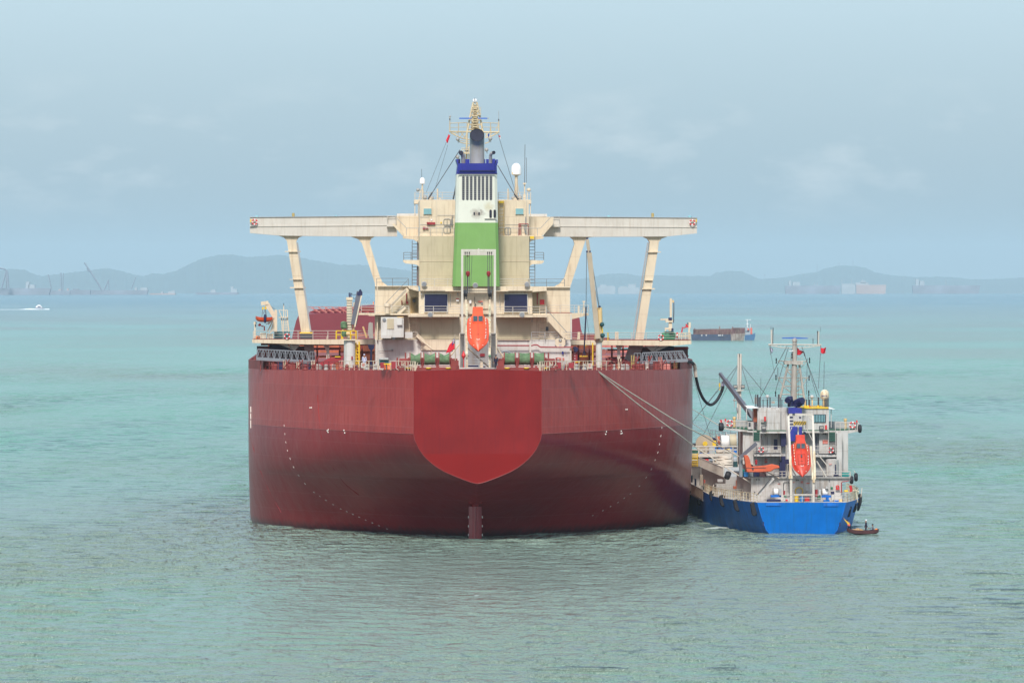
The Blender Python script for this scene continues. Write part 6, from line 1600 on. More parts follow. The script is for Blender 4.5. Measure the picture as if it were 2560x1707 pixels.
# forecastle break: cross deck, drums of wire, stores below it
fk = TP(O, 'cross_deck', 'girder', [(100, 385, 680, 430)], y=94, dep=1.4)
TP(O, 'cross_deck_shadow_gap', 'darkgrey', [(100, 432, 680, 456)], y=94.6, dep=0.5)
mb = MB()
for x in (120, 245, 340, 445, 575, 690): O.line(mb, [(x, 290), (x, 385)], 0.09, 94, 5)
for y in (292, 335): O.line(mb, [(125, y), (755, y)], 0.08, 94)
for x in (115, 240, 435, 480, 630): O.line(mb, [(x, 460), (x, 550)], 0.09, 93.9, 5)
mb.build('railing', 'girder', tk)
mb = MB()
for x in (395, 420, 465, 510, 560, 660): O.line(mb, [(x, 75), (x, 185)], 0.05, 104)
O.line(mb, [(390, 75), (740, 120)], 0.05, 104); O.line(mb, [(395, 125), (600, 128)], 0.04, 104)
mb.build('railing', 'grey', tk)
mb = MB(); O.line(mb, [(150, 380), (150, 555)], 0.06, 93.5); O.line(mb, [(230, 380), (230, 555)], 0.06, 93.5)
for k in range(8): O.line(mb, [(150, 395 + k * 21), (230, 395 + k * 21)], 0.07, 93.5)
mb.build('yellow_ladder', 'yellow', tk)
def wire_drum(c, r, w, axis, body, label, core='flagwhite'):
    g = empty('mooring_winch'); g.parent = tk
    mb = MB(); mb.lathe([(r, -w / 2), (r, -w / 2 + 0.12)], c, 18, axis); mb.lathe([(r, w / 2 - 0.12), (r, w / 2)], c, 18, axis); mb.build('drum_flange', body, g)
    mb = MB(); mb.lathe([(r * 0.8, -w / 2 + 0.1), (r * 0.8, w / 2 - 0.1)], c, 18, axis); mb.build('rope_drum', core, g, True)
    mb = MB(); c = Vector(c); mb.box(c.x - w / 2 - 0.3, c.x + w / 2 + 0.3, c.y - 0.4, c.y + 0.4, c.z - r * 1.2, c.z - r * 0.7); mb.build('winch_bed', 'tblueside', g)
    return g
wire_drum(O(585, 230, 100), 1.25 * 0.95, 1.3, 'x', 'lightgrey', '')
wire_drum(O(670, 225, 101), 1.35, 1.6, 'x', 'lightgrey', '', 'beige')
wire_drum(O(520, 235, 102), 1.1, 1.0, 'x', 'cranebeige', '', 'orangerust')
g = wire_drum(O(325, 260, 98), 1.35, 0.8, 'y', 'cranebeige', '', 'darkgrey')
mb = MB(); mb.lathe([(0.35, -0.55), (0.35, -0.4)], O(325, 255, 98), 12, 'y'); mb.build('hub', 'yellow', g)
TP(O, 'deck_machine', 'navy', [(290, 180, 500, 230)], y=103, dep=1.5); TP(O, 'blue_locker', 'bluegear', [(255, 185, 285, 225)], y=102, dep=1)
TP(O, 'deck_machine', 'tgreen', [(160, 340, 235, 380)], y=97, dep=1); TP(O, 'deck_machine', 'lightgrey', [(380, 290, 430, 380)], y=96, dep=1)
TP(O, 'deck_machine', 'yellow', [(425, 215, 470, 285), (600, 320, 660, 345)], y=97.5, dep=0.8); TP(O, 'deck_machine', 'darkgrey', [(120, 250, 240, 290), (460, 240, 500, 290)], y=98, dep=0.8)
mb = MB(); mb.torus(O(570, 358, 96), 0.9, 0.28, 'z', 18, 8); mb.torus(O(575, 350, 96), 0.7, 0.22, 'z', 18, 8); mb.build('rope_pile', 'rope', tk, True)
TP(O, 'side_bulkhead', 'exhaust', [(690, 290, 700, 560), (745, 290, 760, 560)], y=60, dep=0.4)
TP(O, 'white_frame', 'girder', polys=[[(680, 340), (760, 400), (765, 560), (750, 560), (745, 415), (690, 370), (690, 500), (678, 500)]], y=40, dep=0.3)
TP(O, 'teal_box', 'darkcanvas', [(700, 490, 756, 560)], y=40, dep=0.8)

# foremast
fm = empty('foremast'); fm.parent = tk
yf = 99
mb = MB()
for x in (1036, 1078): N.line(mb, [(x + 6, -110), (x - 8, 1060)], 0.16, yf, 5)
for k in range(30): N.rect(mb, 1034, -100 + k * 39, 1078, -92 + k * 39, yf, 0.12)
N.rect(mb, 1050, -115, 1068, 1060, yf + 0.3, 0.1)
mb.build('mast_lattice', 'girder', fm)
TP(N, 'mast_top', 'darkgrey', [(1044, -112, 1068, -88), (1046, -75, 1070, -60)], y=yf - 0.1, dep=0.6, parent=fm)
for x in (955, 1085):
    l_ = TP(N, 'floodlight', 'darkgrey', [(x, 443, x + 68, 508)], y=yf - 0.5, dep=0.5, parent=fm)
    TP(N, 'lamp_glass', 'exhaust', [(x + 6, 452, x + 62, 490)], y=yf - 0.56, dep=0.08, parent=l_)
TP(N, 'platform', 'girder', polys=[[(965, 535), (1150, 535), (1110, 550), (1040, 556), (1000, 550)]], y=yf - 0.6, dep=1.4, parent=fm)
TL(N, 'cross_arm', 'exhaust', [([(945, 712), (1165, 742)], 0.08), ([(968, 660), (968, 840)], 0.06), ([(950, 712), (985, 712)], 0.14)], yf - 0.4, fm)
TP(N, 'signal_light', 'grey', [(1005, 845, 1030, 905)], y=yf - 0.5, dep=0.4, parent=fm)
TL(N, 'stay_wire', 'wire', [([(1035, 80), (215, 1110)], 0.035), ([(1040, 85), (385, 1390)], 0.035), ([(1090, 85), (1310, 780)], 0.035), ([(1095, 80), (1530, 620)], 0.035)], yf, fm, 4)
TL(N, 'lashing_wire', 'wire', [([(215, 230), (540, 1370)], 0.03), ([(690, 530), (215, 1110)], 0.025), ([(970, 640), (968, 700)], 0.03)], 70, fm, 4)

# ---------------------------------------------------------------- accommodation
TP(T, 'poop_house', 'twhite', [(-14, 100, 1560, 545)], y=9, dep=26)
TP(T, 'poop_house_corner', 'twhite', [(1560, 100, 1700, 150)], y=9, dep=6)
TP(T, 'boat_deck', 'twhite', [(-60, 86, 1700, 100)], y=8.6, dep=27)
TP(T, 'deck_edge', 'darkgrey', [(-60, 80, 1690, 86)], y=8.7, dep=26)
TP(Q, 'second_tier', 'twhite', [(190, 600, 2040, 1500)], y=14.5, dep=20)
TP(Q, 'tier_deck', 'twhite', [(200, 1060, 728, 1098)], y=12.5, dep=2.2); TP(Rv, 'tier_deck', 'twhite', [(440, 1068, 870, 1112)], y=12.5, dep=2.2)
TP(Q, 'deck_edge', 'darkgrey', [(215, 1038, 720, 1058)], y=12.6, dep=2); TP(Rv, 'deck_edge', 'darkgrey', [(440, 1048, 860, 1066)], y=12.6, dep=2)
TP(Q, 'bridge_deck', 'twhite', [(320, 610, 830, 648)], y=12.6, dep=2.2); TP(Rv, 'bridge_deck', 'twhite', [(200, 605, 860, 640)], y=12.6, dep=2.2)
TP(Q, 'deck_edge', 'tgreen', [(265, 592, 830, 608)], y=12.8, dep=2); TP(Rv, 'deck_edge', 'tgreen', [(200, 588, 720, 603)], y=12.8, dep=2)
TP(Q, 'wheelhouse', 'twhite', [(265, 150, 860, 592)], y=15, dep=9); TP(Rv, 'wheelhouse', 'twhite', [(130, 160, 722, 590)], y=15, dep=9)
TP(Q, 'wheelhouse_bay', 'twhite', [(452, 190, 712, 592)], y=14.4, dep=0.7)
TP(Rv, 'roof_rim', 'yellow', [(165, 140, 718, 165)], y=14.8, dep=9.3)
for k, x in enumerate((300, 350, 385, 550, 600)): TP(Rv, 'roof_patch', 'orangerust' if k == 2 else 'yellow', [(x - 60 + 0, 104, x - 20, 140)], y=15.2 + k * 0.5, dep=0.8)
w_ = TP(Rv, 'window', 'darkgrey', [(420, 276, 664, 440)], y=14.9, dep=0.15); TP(Rv, 'pane', 'glass', [(432, 288, 654, 430)], y=14.85, dep=0.1, parent=w_)
mb = MB()
for k in range(7): Rv.rect(mb, 440 + k * 31, 290, 452 + k * 31, 428, 14.82, 0.03)
mb.build('curtain', 'sidewindow', w_)
TP(Rv, 'wall_seam', 'exhaust', [(298, 170, 303, 590), (488, 165, 491, 275), (488, 440, 491, 590)], y=14.96, dep=0.05)
TP(Q, 'wall_seam', 'exhaust', [(450, 440, 720, 443), (720, 150, 724, 592)], y=14.37, dep=0.05)
TP(Q, 'extinguisher', 'red', [(395, 322, 430, 410)], y=14.2, dep=0.3); TP(Rv, 'extinguisher', 'red', [(650, 490, 684, 575)], y=14.7, dep=0.3)
TP(Q, 'wall_box', 'exhaust', [(333, 375, 395, 435)], y=14.6, dep=0.4)
for vw, x in ((Q, 345), (Rv, 535)):
    l_ = TP(vw, 'floodlight', 'darkgrey', [(x, 505, x + 88, 605)], y=12.4, dep=0.5); TP(vw, 'lamp_glass', 'exhaust', [(x + 14, 520, x + 76, 562)], y=12.35, dep=0.06, parent=l_)
# wings
TP(N, 'wing_bulwark', 'lightgrey', polys=[[(755, 1062), (1290, 1072), (1290, 1225), (1000, 1205), (795, 1200)]], y=18.5, dep=0.2)
TP(N, 'bridge_wing', 'twhite', polys=[[(780, 1205), (1000, 1222), (1300, 1262), (1420, 1262), (1420, 1290), (1290, 1288), (1000, 1262), (780, 1232)]], y=15, dep=4)
TP(N, 'wing_deck', 'tgreen', polys=[[(790, 1196), (1210, 1200), (1300, 1230), (1420, 1256), (1420, 1262), (1300, 1262), (1000, 1222), (790, 1206)]], y=15.1, dep=3.3)
TP(Rv, 'wing_bulwark', 'lightgrey', polys=[[(722, 412), (1290, 425), (1290, 572), (860, 560), (722, 560)]], y=18.5, dep=0.2)
TP(Rv, 'bridge_wing', 'twhite', polys=[[(722, 600), (860, 612), (1250, 578), (1292, 592), (1292, 618), (1240, 625), (985, 672), (985, 655), (860, 650), (722, 640)]], y=15, dep=4)
TP(Rv, 'wing_deck', 'tgreen', polys=[[(722, 565), (860, 568), (1250, 560), (1250, 577), (860, 611), (722, 599)]], y=15.1, dep=3.3)
for vw, xs_, y0, y1 in ((N, (815, 870, 935, 1000, 1070, 1140, 1210), 1095, 1225), (Rv, (850, 945, 1035, 1120, 1180, 1245), 440, 590)):
    mb = MB()
    for x in xs_: vw.line(mb, [(x, y0), (x, y1)], 0.05, 15, 4)
    vw.line(mb, [(xs_[0], y0), (xs_[-1], y0)], 0.05, 15, 4); vw.line(mb, [(xs_[0], (y0 + y1) / 2), (xs_[-1], (y0 + y1) / 2)], 0.035, 15, 4)
    mb.build('railing', 'girder', tk)
for vw, c in ((N, (968, 1110)), (Rv, (1047, 470))):
    mb = MB(); p = vw(*c, 16.5); mb.lathe([(0.17, -0.75), (0.17, 0.45), (0.24, 0.5), (0.2, 0.75)], p, 12); mb.build('gyro_repeater', 'paleyellow', tk, True)
TP(N, 'wing_end_post', 'twhite', [(750, 1065, 780, 1215)], y=15.2, dep=3.2); TP(Rv, 'wing_end_post', 'twhite', [(1275, 430, 1296, 600)], y=15.2, dep=3.2)
TP(N, 'fire_bucket', 'red', [(800, 1045, 822, 1090), (718, 1065, 745, 1115)], y=15, dep=0.25); TP(Rv, 'fire_bucket', 'red', [(1258, 395, 1284, 440)], y=15, dep=0.25)
TP(N, 'canopy', 'farwhite', polys=[[(1165, 815), (1310, 815), (1395, 850), (1385, 858), (1195, 858)]], y=14.6, dep=3); TP(N, 'canopy_post', 'twhite', [(1178, 858, 1194, 1065)], y=14.8, dep=0.2)
TP(Rv, 'canopy', 'farwhite', polys=[[(722, 140), (760, 145), (835, 172), (830, 180), (722, 168)]], y=14.6, dep=3); TP(Rv, 'canopy_post', 'twhite', [(762, 180, 775, 540)], y=15.4, dep=0.2)
TP(N, 'side_doorway', 'orangerust', [(1310, 870, 1385, 1100)], y=16, dep=0.2); TP(N, 'locker', 'twhite', [(1215, 1100, 1300, 1230)], y=14.8, dep=0.5); TP(N, 'locker_opening', 'darkgrey', [(1222, 1112, 1258, 1185)], y=14.75, dep=0.1)
# side wall, windows, doors
TP(N, 'side_wall', 'exhaust', [(1062, 1275, 1122, 1860)], y=24, dep=3); TP(N, 'side_wall', 'twhite', [(1120, 1282, 1302, 1850)], y=15.5, dep=5)
for vw, x0, x1 in ((Q, 182, 308), (Rv, 722, 846)):
    g = TP(vw, 'stair_shade', 'tgreen', [(x0, 628, x1, 806)], y=12.2, dep=0.15)
    mb = MB()
    for k in range(5): vw.rect(mb, x0 + 4, 652 + k * 34, x1 - 4, 658 + k * 34, 12.12, 0.1)
    mb.build('shade_slat', 'darkcanvas', g)
    mb = MB(); vw.rect(mb, x0 - 8, 430, x0 + 2, 1040, 12.1, 0.12); vw.rect(mb, x1 + 2, 430 if x0 > 500 else 610, x1 + 10, 1040, 12.1, 0.12)
    for k in range(7): vw.rect(mb, x0, 815 + k * 32, x1, 822 + k * 32, 12.4, 0.15)
    mb.build('stairway', 'twhite', tk)
TP(Q, 'window', 'navy', [(585, 765, 658, 958)], y=14.4, dep=0.15)
mb = MB(); roundrect(Q, mb, 345, 690, 460, 1000, 30, 14.4, 0.04); roundrect(Q, mb, 625, 655, 690, 740, 26, 14.4, 0.04); mb.build('door_frame', 'exhaust', tk)
TP(Q, 'notice', 'pinkcloth', [(405, 1152, 465, 1162), (410, 1170, 460, 1176), (405, 1190, 460, 1230)], y=14.4, dep=0.05); TP(Rv, 'notice', 'pinkcloth', [(598, 786, 702, 800), (603, 808, 625, 855), (635, 808, 660, 855), (670, 808, 697, 855)], y=13.6, dep=0.05)
TP(Rv, 'locker_house', 'twhite', [(532, 640, 718, 1048)], y=13.7, dep=1.2); TP(Rv, 'shaded_doorway', 'grey', [(440, 645, 530, 1045)], y=14.3, dep=0.2); TP(Rv, 'doorway_frame', 'navy', [(470, 715, 482, 940)], y=14.2, dep=0.1)  # grey panel puts the shade beside the locker house into colour
for x in (622, 656): 
    mb = MB(); mb.lathe([(0.10, -0.05), (0.10, 0.05)], Rv(x, 660, 13.6), 10, 'y'); mb.build('wall_lamp', 'darkgrey', tk)
TP(Rv, 'support_column', 'twhite', [(872, 650, 980, 1505)], y=13, dep=1.5)
TP(Rv, 'shaded_bulkhead', 'lightgrey', [(450, 1115, 880, 1500)], y=14.2, dep=0.2)
mb = MB(); a, b = Rv(655, 1480, 13), Rv(905, 1165, 13); r = (b.x - a.x) / 2
mb.lathe([(r, 0), (r, b.z - a.z), (r * 0.6, b.z - a.z + 0.12)], ((a.x + b.x) / 2, 12.6, a.z), 20); mb.build('storage_tank', 'twhite', tk, True)
mb = MB(); Rv.line(mb, [(850, 1260), (848, 1460)], 0.08, 11.5); Rv.rect(mb, 820, 1450, 910, 1480, 11.4, 0.4); mb.build('tank_valve', 'navy', tk)
TP(Rv, 'tank_lettering', 'pinkcloth', [(722, 1243, 790, 1249), (730, 1258, 770, 1263)], y=11.62, dep=0.03)
# dark blue funnel casing between the two wings of the house
fn = empty('funnel'); fn.parent = tk
TP(Q, 'blue_casing', 'fblue', [(872, 150, 1060, 262), (1062, 158, 1136, 262)], y=13.2, dep=3.5, parent=fn)
TP(Q, 'blue_casing', 'fblue', [(895, 520, 1135, 800)], y=13.2, dep=3.5, parent=fn); TP(Q, 'casing_band', 'twhite', [(888, 262, 1140, 520)], y=13.5, dep=3.5, parent=fn)
mb = MB()
for k in range(9): Q.rect(mb, 975, 600 + k * 18, 1045, 604 + k * 18, 13.14, 0.08)
mb.build('louvre_blade', 'radar', fn)
mb = MB()
for y in (395, 460): Q.rect(mb, 888, y, 965, y + 18, 13.4, 0.1)
Q.rect(mb, 895, 320, 960, 345, 13.4, 0.1); Q.rect(mb, 1080, 325, 1120, 350, 13.4, 0.1); mb.build('casing_opening', 'navy', fn)
TP(Q, 'side_casing', 'navy', [(722, 650, 826, 905), (735, 1100, 822, 1500), (700, 1200, 740, 1500)], y=13.4, dep=3, parent=fn)
mb = MB(); mb.tube([P(835, 1400, 14), P(825, 1300, 14), P(800, 1255, 13.7)], 0.42, 12); mb.tube([P(800, 1262, 13.8), P(775, 1290, 13.2)], 0.40, 12); mb.tube([P(838, 1290, 14), P(830, 1225, 13.8)], 0.28, 12); mb.build('exhaust_pipe', 'navy', fn, True)
mb = MB(); mb.tube([P(900, 1400, 14), P(930, 1330, 14), P(1000, 1300, 13.6), P(1045, 1292, 13.2)], [0.42, 0.46, 0.48, 0.44], 12); mb.tube([P(960, 1370, 14), P(1040, 1320, 13.5)], 0.36, 12); mb.build('exhaust_pipe', 'navy', fn, True)
sg = TP(Q, 'hazard_board', 'yellow', polys=[[(972, 415), (1222, 412), (1222, 490), (1195, 478), (1180, 488), (972, 488)]], y=9.0, dep=0.08)
mb = MB()
for k in range(8):
    x = 960 + k * 33; p = [(x + 14, 416), (x + 32, 416), (x + 62, 484), (x + 44, 484)]
    p = [(min(1220, max(974, a)), b) for a, b in p]; Q.poly(mb, p, 8.95, 0.04)
mb.build('hazard_stripe', 'darkgrey', sg)
TL(Q, 'sign_post', 'darkgrey', [([(985, 488), (985, 520)], 0.04), ([(1212, 488), (1212, 560)], 0.04)], 9)
# lifeboat frame
td = empty('lifeboat_davit'); td.parent = tk
mb = MB()
mb.bar(Q(868, 320, 5), Q(905, 1100, 3.5), 0.26); mb.bar(Q(1345, 300, 5), Q(1372, 1000, 3.5), 0.26)
mb.bar(Q(868, 330, 5), Q(905, 280, 5), 0.24); mb.bar(Q(1000, 280, 5), Q(1350, 285, 5), 0.28); mb.bar(Q(895, 285, 5), Q(945, 285, 5), 0.28); mb.bar(Q(1340, 400, 5), Q(1275, 310, 5), 0.16)
mb.build('arch', 'girder', td)
mb = MB(); mb.bar(Q(905, 1100, 3.2), Q(915, 1540, 2.6), 0.30); mb.bar(Q(1372, 1000, 3.2), Q(1385, 1540, 2.6), 0.30); mb.bar(Q(1310, 900, 3.2), Q(1345, 1540, 2.6), 0.18); mb.build('ramp_rail', 'rustwhite', td)
mb = MB(); T.rect(mb, 655, 100, 695, 515, 2.4, 0.35); T.rect(mb, 1045, 120, 1082, 520, 2.4, 0.35); T.rect(mb, 720, 378, 1045, 402, 2.3, 0.25); mb.build('davit_post', 'girder', td)
TP(T, 'rail_bracket', 'rustwhite', [(635, 60, 700, 110), (1035, 100, 1100, 130), (1050, 130, 1088, 180)], y=2.2, dep=0.6, parent=td)
TL(Q, 'brace', 'girder', [([(940, 530), (905, 610)], 0.06), ([(1235, 570), (1340, 790)], 0.05), ([(1420, 1190), (1610, 1500)], 0.10), ([(1430, 1040), (1630, 1280), (1640, 1480)], 0.07), ([(930, 1330), (1030, 1500)], 0.09)], 6, td)
TP(Q, 'davit_motor', 'navy', [(810, 1160, 885, 1250)], y=5.5, dep=0.8, parent=td); TP(Q, 'access_tower', 'exhaust', [(818, 880, 842, 1510), (860, 1260, 886, 1500)], y=6.5, dep=0.3, parent=td)
TL(Q, 'white_pipe', 'girder', [([(1062, 500), (1062, 690)], 0.10)], 10, td, 6)
TL(Q, 'vent_hose', 'navy', [([(1165, 625), (1200, 635), (1205, 690)], 0.13)], 12, td, 6, True)
lb2 = lifeboat(TF, Q, 1118, 880, 1508, 1.12, 1.0, 5.6, 'darker orange free-fall lifeboat hanging nose-down over the small tanker blue stern', 1, hatch=True, skin='redorange')

# open poop: drums, winches, stairs, rails
TP(T, 'bulkhead_notice', 'pinkcloth', [(712, 170, 738, 180), (842, 155, 884, 165), (842, 170, 884, 176), (842, 185, 884, 190), (940, 182, 995, 196), (445, 200, 490, 206)], y=8.9, dep=0.05)
TP(T, 'escape_sign', 'brightcanvas', [(1358, 255, 1398, 292)], y=8.85, dep=0.05)
mb = MB(); roundrect(T, mb, 545, 175, 650, 420, 20, 8.85, 0.045); mb.build('door_frame', 'darkgrey', tk)
for x, y in ((78, 128), (122, 128), (775, 138), (802, 138), (1338, 140), (45, 345)):
    mb = MB(); mb.lathe([(0.08, -0.06), (0.08, 0.06)], T(x, y, 8.85), 10, 'y'); mb.build('wall_lamp', 'darkgrey', tk)
TL(T, 'fire_line', 'pipe_red', [([(1670, 152), (1560, 165), (1545, 190), (1545, 345), (1525, 350)], 0.07)], 8.6, None, 6, True)
rl = empty('rope_reel'); rl.parent = tk
mb = MB(); mb.lathe([(0.62, -0.1), (0.66, 0), (0.62, 0.1)], T(815, 330, 7), 20, 'y'); mb.build('reel_disc', 'lightgrey', rl)
mb = MB(); mb.torus(T(815, 330, 6.8), 0.50, 0.06, 'y', 20, 6); mb.build('reel_rim', 'yellow', rl, True)
for vw, c, r, w in ((T, (412, 340), 0.50, 0.60), (T, (1262, 345), 0.52, 0.70)):
    wire_drum(vw(*c, 4.5), 0.56, w * 1.25, 'x', 'exhaust', '', 'flagwhite')
for x0, y0, x1, y1, m_, nm in ((470, 290, 510, 400, 'lightgrey', 'winch_gearbox'), (1150, 300, 1195, 395, 'lightgrey', 'winch_gearbox'), (1095, 300, 1135, 420, 'pipe_red', 'winch_motor'), (1370, 335, 1425, 380, 'navy', 'warping_drum'), (1372, 385, 1425, 480, 'twhite', 'winch_stand'), (545, 320, 575, 400, 'pipe_red', 'hydrant'),
                               (240, 470, 500, 505, 'navy', 'bollard_base'), (1240, 480, 1345, 522, 'tblue', 'bollard_base'), (1285, 420, 1330, 480, 'tblueside', 'fairlead'), (1410, 485, 1500, 520, 'tblueside', 'fairlead'), (1270, 250, 1320, 290, 'exhaust', 'control_box'), (1135, 410, 1190, 470, 'tgreen', 'deck_box'), (560, 410, 600, 430, 'brightcanvas', 'deck_box'), (1510, 470, 1560, 530, 'paleyellow', 'deck_box'), (1570, 440, 1620, 520, 'grey', 'deck_box'), (585, 470, 620, 500, 'red', 'deck_box'), (1600, 310, 1660, 340, 'yellow', 'valve')):
    TP(T, nm, m_, [(x0, y0, x1, y1)], y=3.6, dep=0.8, bevel=0.03)
mb = MB(); mb.lathe([(0.05, 0.32), (0.35, 0.2), (0.42, -0.1), (0.3, -0.3)], T(965, 355, 6), 12); mb.build('covered_heap', 'exhaust', tk, True)
mb = MB(); stair(mb, T(85, 420, 6), T(375, 105, 6), 0.9, 12, 0.30); mb.build('stairway', 'twhite', tk)
TL(T, 'handrail', 'darkgrey', [([(75, 400), (345, 92)], 0.05)], 5.8)
for x0, x1, yb, yt, pl_ in ((100, 245, 520, 395, 0.2), (545, 1195, 515, 392, 0.15), (1420, 1640, 520, 405, 0.2)):
    mb = MB(); a, b = T(x0, yb, pl_), T(x1, yb, pl_); b.z = a.z; rail(mb, [a, b], T(x0, yt, pl_).z - a.z, 1.2, 0.035, (1.0, 0.5)); mb.build('railing', 'girder', tk)
for x0, x1, yb, yt in ((380, 660, 84, -10), (1085, 1700, 84, -10)):
    mb = MB(); a, b = T(x0, yb, 8.6), T(x1, yb, 8.6); b.z = a.z; rail(mb, [a, b], T(x0, yt, 8.6).z - a.z, 1.3, 0.04, (1.0, 0.5)); mb.build('railing', 'girder', tk)
for vw, x0, x1, yb, yt, pl_ in ((Q, 215, 720, 1040, 905, 12.5), (Rv, 445, 860, 1050, 905, 12.5), (Q, 330, 455, 1500, 1380, 9)):
    mb = MB(); a, b = vw(x0, yb, pl_), vw(x1, yb, pl_); b.z = a.z; rail(mb, [a, b], vw(x0, yt, pl_).z - a.z, 1.3, 0.03, (1.0, 0.5)); mb.build('railing', 'girder', tk)
for s_ in (-1, 1):
    mb = MB(); pts = [(s_ * (tk_half(y, 4) - 0.15), y, 3.98) for y in (0.3, 2, 5, 9, 15, 22, 30, 43)]; rail(mb, pts, 1.15, 1.3, 0.04, (1.0, 0.66, 0.33)); mb.build('railing', 'rustwhite', tk)
TP(T, 'green_cover', 'teal', [(1560, 10, 1672, 84)], y=9.2, dep=1.2)
TL(T, 'roof_locker', 'red', [([(1700, 230), (1715, 300), (1710, 345)], 0.20)], 9.5)
TL(T, 'corner_rail', 'rustwhite', [([(1560, 340), (1690, 330), (1790, 305), (1850, 340)], 0.07), ([(1800, 320), (1830, 520)], 0.06), ([(1730, 360), (1760, 580)], 0.06)], 10)
# stack of dark stores below the rescue boat
for x0, x1, m_ in ((0, 82, 'bluegear'), (86, 180, 'grey'), (195, 300, 'navy'), (305, 440, 'wood')):
    TP(Q, 'deck_store', m_, [(x0, 1408, x1, 1500)], y=10.5, dep=1.2)
TP(O, 'teal_drum', 'teal', [(805, 590, 842, 670)], y=12, dep=0.8)
TP(Q, 'crane_pedestal', 'grey', [(-90, 1085, -30, 1500)], y=9.5, dep=0.7)
mb = MB(); mb.bar(Q(-60, 1110, 8.5), Q(245, 845, 8.5), 0.45); mb.build('small_crane_jib', 'greyjib', tk)
TL(Q, 'hoist_wire', 'wire', [([(245, 860), (242, 1150)], 0.03), ([(390, 640), (335, 830), (330, 1000)], 0.04)], 8.4)
mb = MB(); mb.lathe([(0.1, -0.35), (0.16, -0.1), (0.16, 0.2), (0.06, 0.3)], Q(240, 1210, 8.4), 8); mb.build('hook_block', 'pipe_red', tk, True)
# bow crane jib with its support
jb = empty('hose_boom'); jb.parent = tk
mb = MB(); a, b = N(712, 240, 32), N(1285, 1005, 26)
mb.bar(a, a.lerp(b, 0.55), 0.34, 0.36); mb.bar(a.lerp(b, 0.15), b, 0.50, 0.5); mb.build('boom', 'greyjib', jb)
TP(N, 'boom_support', 'grey', polys=[[(1200, 880), (1260, 880), (1330, 980), (1330, 1060), (1290, 1060)]], y=25.5, dep=0.8, parent=jb)
TL(N, 'hoist_wire', 'wire', [([(706, 270), (706, 410)], 0.03)], 31.5, jb); TL(N, 'hook_block', 'yellow', [([(705, 410), (706, 480)], 0.10), ([(706, 500), (708, 540)], 0.05)], 31.5, jb)

# main mast
mm = empty('radar_mast'); mm.parent = tk
ym = 19
mb = MB(); mb.tube([P(885, 1330, ym), P(893, 900, ym), P(905, 300, ym)], [0.42, 0.38, 0.32], 12); mb.build('mast_pole', 'tmast', mm, True)
TL(P, 'mast_leg', 'tmast', [([(640, 1260), (790, 640)], 0.15), ([(1090, 1380), (985, 640)], 0.15)], ym, mm, 6)
TL(P, 'lattice', 'tmast', [([(765, 742), (1005, 742)], 0.08), ([(600, 885), (1150, 885)], 0.07), ([(700, 1035), (1045, 1038)], 0.08), ([(660, 1180), (1070, 1182)], 0.08), ([(770, 755), (865, 870)], 0.07), ([(1000, 755), (920, 860)], 0.07), ([(738, 900), (855, 1000)], 0.07), ([(1010, 900), (920, 985)], 0.07), ([(705, 1050), (850, 1150)], 0.07), ([(1040, 1050), (925, 1140)], 0.07), ([(610, 890), (690, 1010)], 0.05), ([(1120, 890), (1060, 1000)], 0.05), ([(600, 592), (760, 720)], 0.04), ([(1120, 600), (1010, 710)], 0.04), ([(600, 585), (1130, 592)], 0.07)], ym, mm)
TP(P, 'platform', 'tmast', polys=[[(708, 592), (1055, 592), (1050, 655), (920, 655), (860, 640), (730, 648)]], y=ym - 0.5, dep=1.2, parent=mm)
TL(P, 'railing', 'tmast', [([(745, 540), (1040, 540)], 0.035), ([(745, 540), (745, 592)], 0.03), ([(1040, 540), (1040, 592)], 0.03), ([(830, 500), (830, 592)], 0.03), ([(980, 520), (980, 592)], 0.03)], ym, mm)
yard = TL(P, 'yard', 'girder', [([(435, 292), (1380, 300)], 0.09), ([(440, 305), (680, 350), (870, 352)], 0.06), ([(1370, 312), (1130, 345), (960, 352)], 0.06)] + [([(x, 295), (x, 345 - abs(905 - x) * 0.06)], 0.04) for x in (580, 655, 728, 1085, 1160, 1235)], ym, mm)
TL(P, 'yard_post', 'girder', [([(490, 30), (492, 292)], 0.12), ([(1330, 60), (1328, 292)], 0.09)], ym, mm)
TL(P, 'whip_aerial', 'wire', [([(520, -10), (512, 290)], 0.05), ([(478, -30), (484, 60)], 0.03), ([(1312, 50), (1310, 292)], 0.05), ([(1362, -30), (1362, 60)], 0.02), ([(1230, 190), (1230, 292)], 0.04), ([(1430, 600), (1422, 1090)], 0.03), ([(602, 700), (604, 900)], 0.04), ([(300, 890), (300, 1220)], 0.025), ([(1128, 540), (1112, 1180)], 0.03)], ym, mm, 4)
TP(P, 'aerial_head', 'darkgrey', [(1303, 55, 1320, 80), (1225, 190, 1237, 222), (512, 0, 524, 30)], y=ym - 0.1, dep=0.2, parent=mm)
a, b = P(680, 176, ym), P(1135, 180, ym)
mb = MB(); mb.prism([P(680, 170, ym), P(900, 164, ym), P(1135, 176, ym), P(1135, 190, ym), P(905, 190, ym), P(680, 186, ym)], (0, 0.35, 0)); mb.build('radar_scanner', 'radar', mm)
mb = MB(); mb.lathe([(0.30, 0), (0.28, 0.35), (0.38, 0.4), (0.30, 0.72), (0.1, 0.85)], P(903, 292, ym), 12); mb.build('scanner_base', 'tmast', mm, True)
TP(P, 'lower_scanner', 'farwhite', [(812, 402, 880, 415)], y=ym - 0.4, dep=0.3, parent=mm)
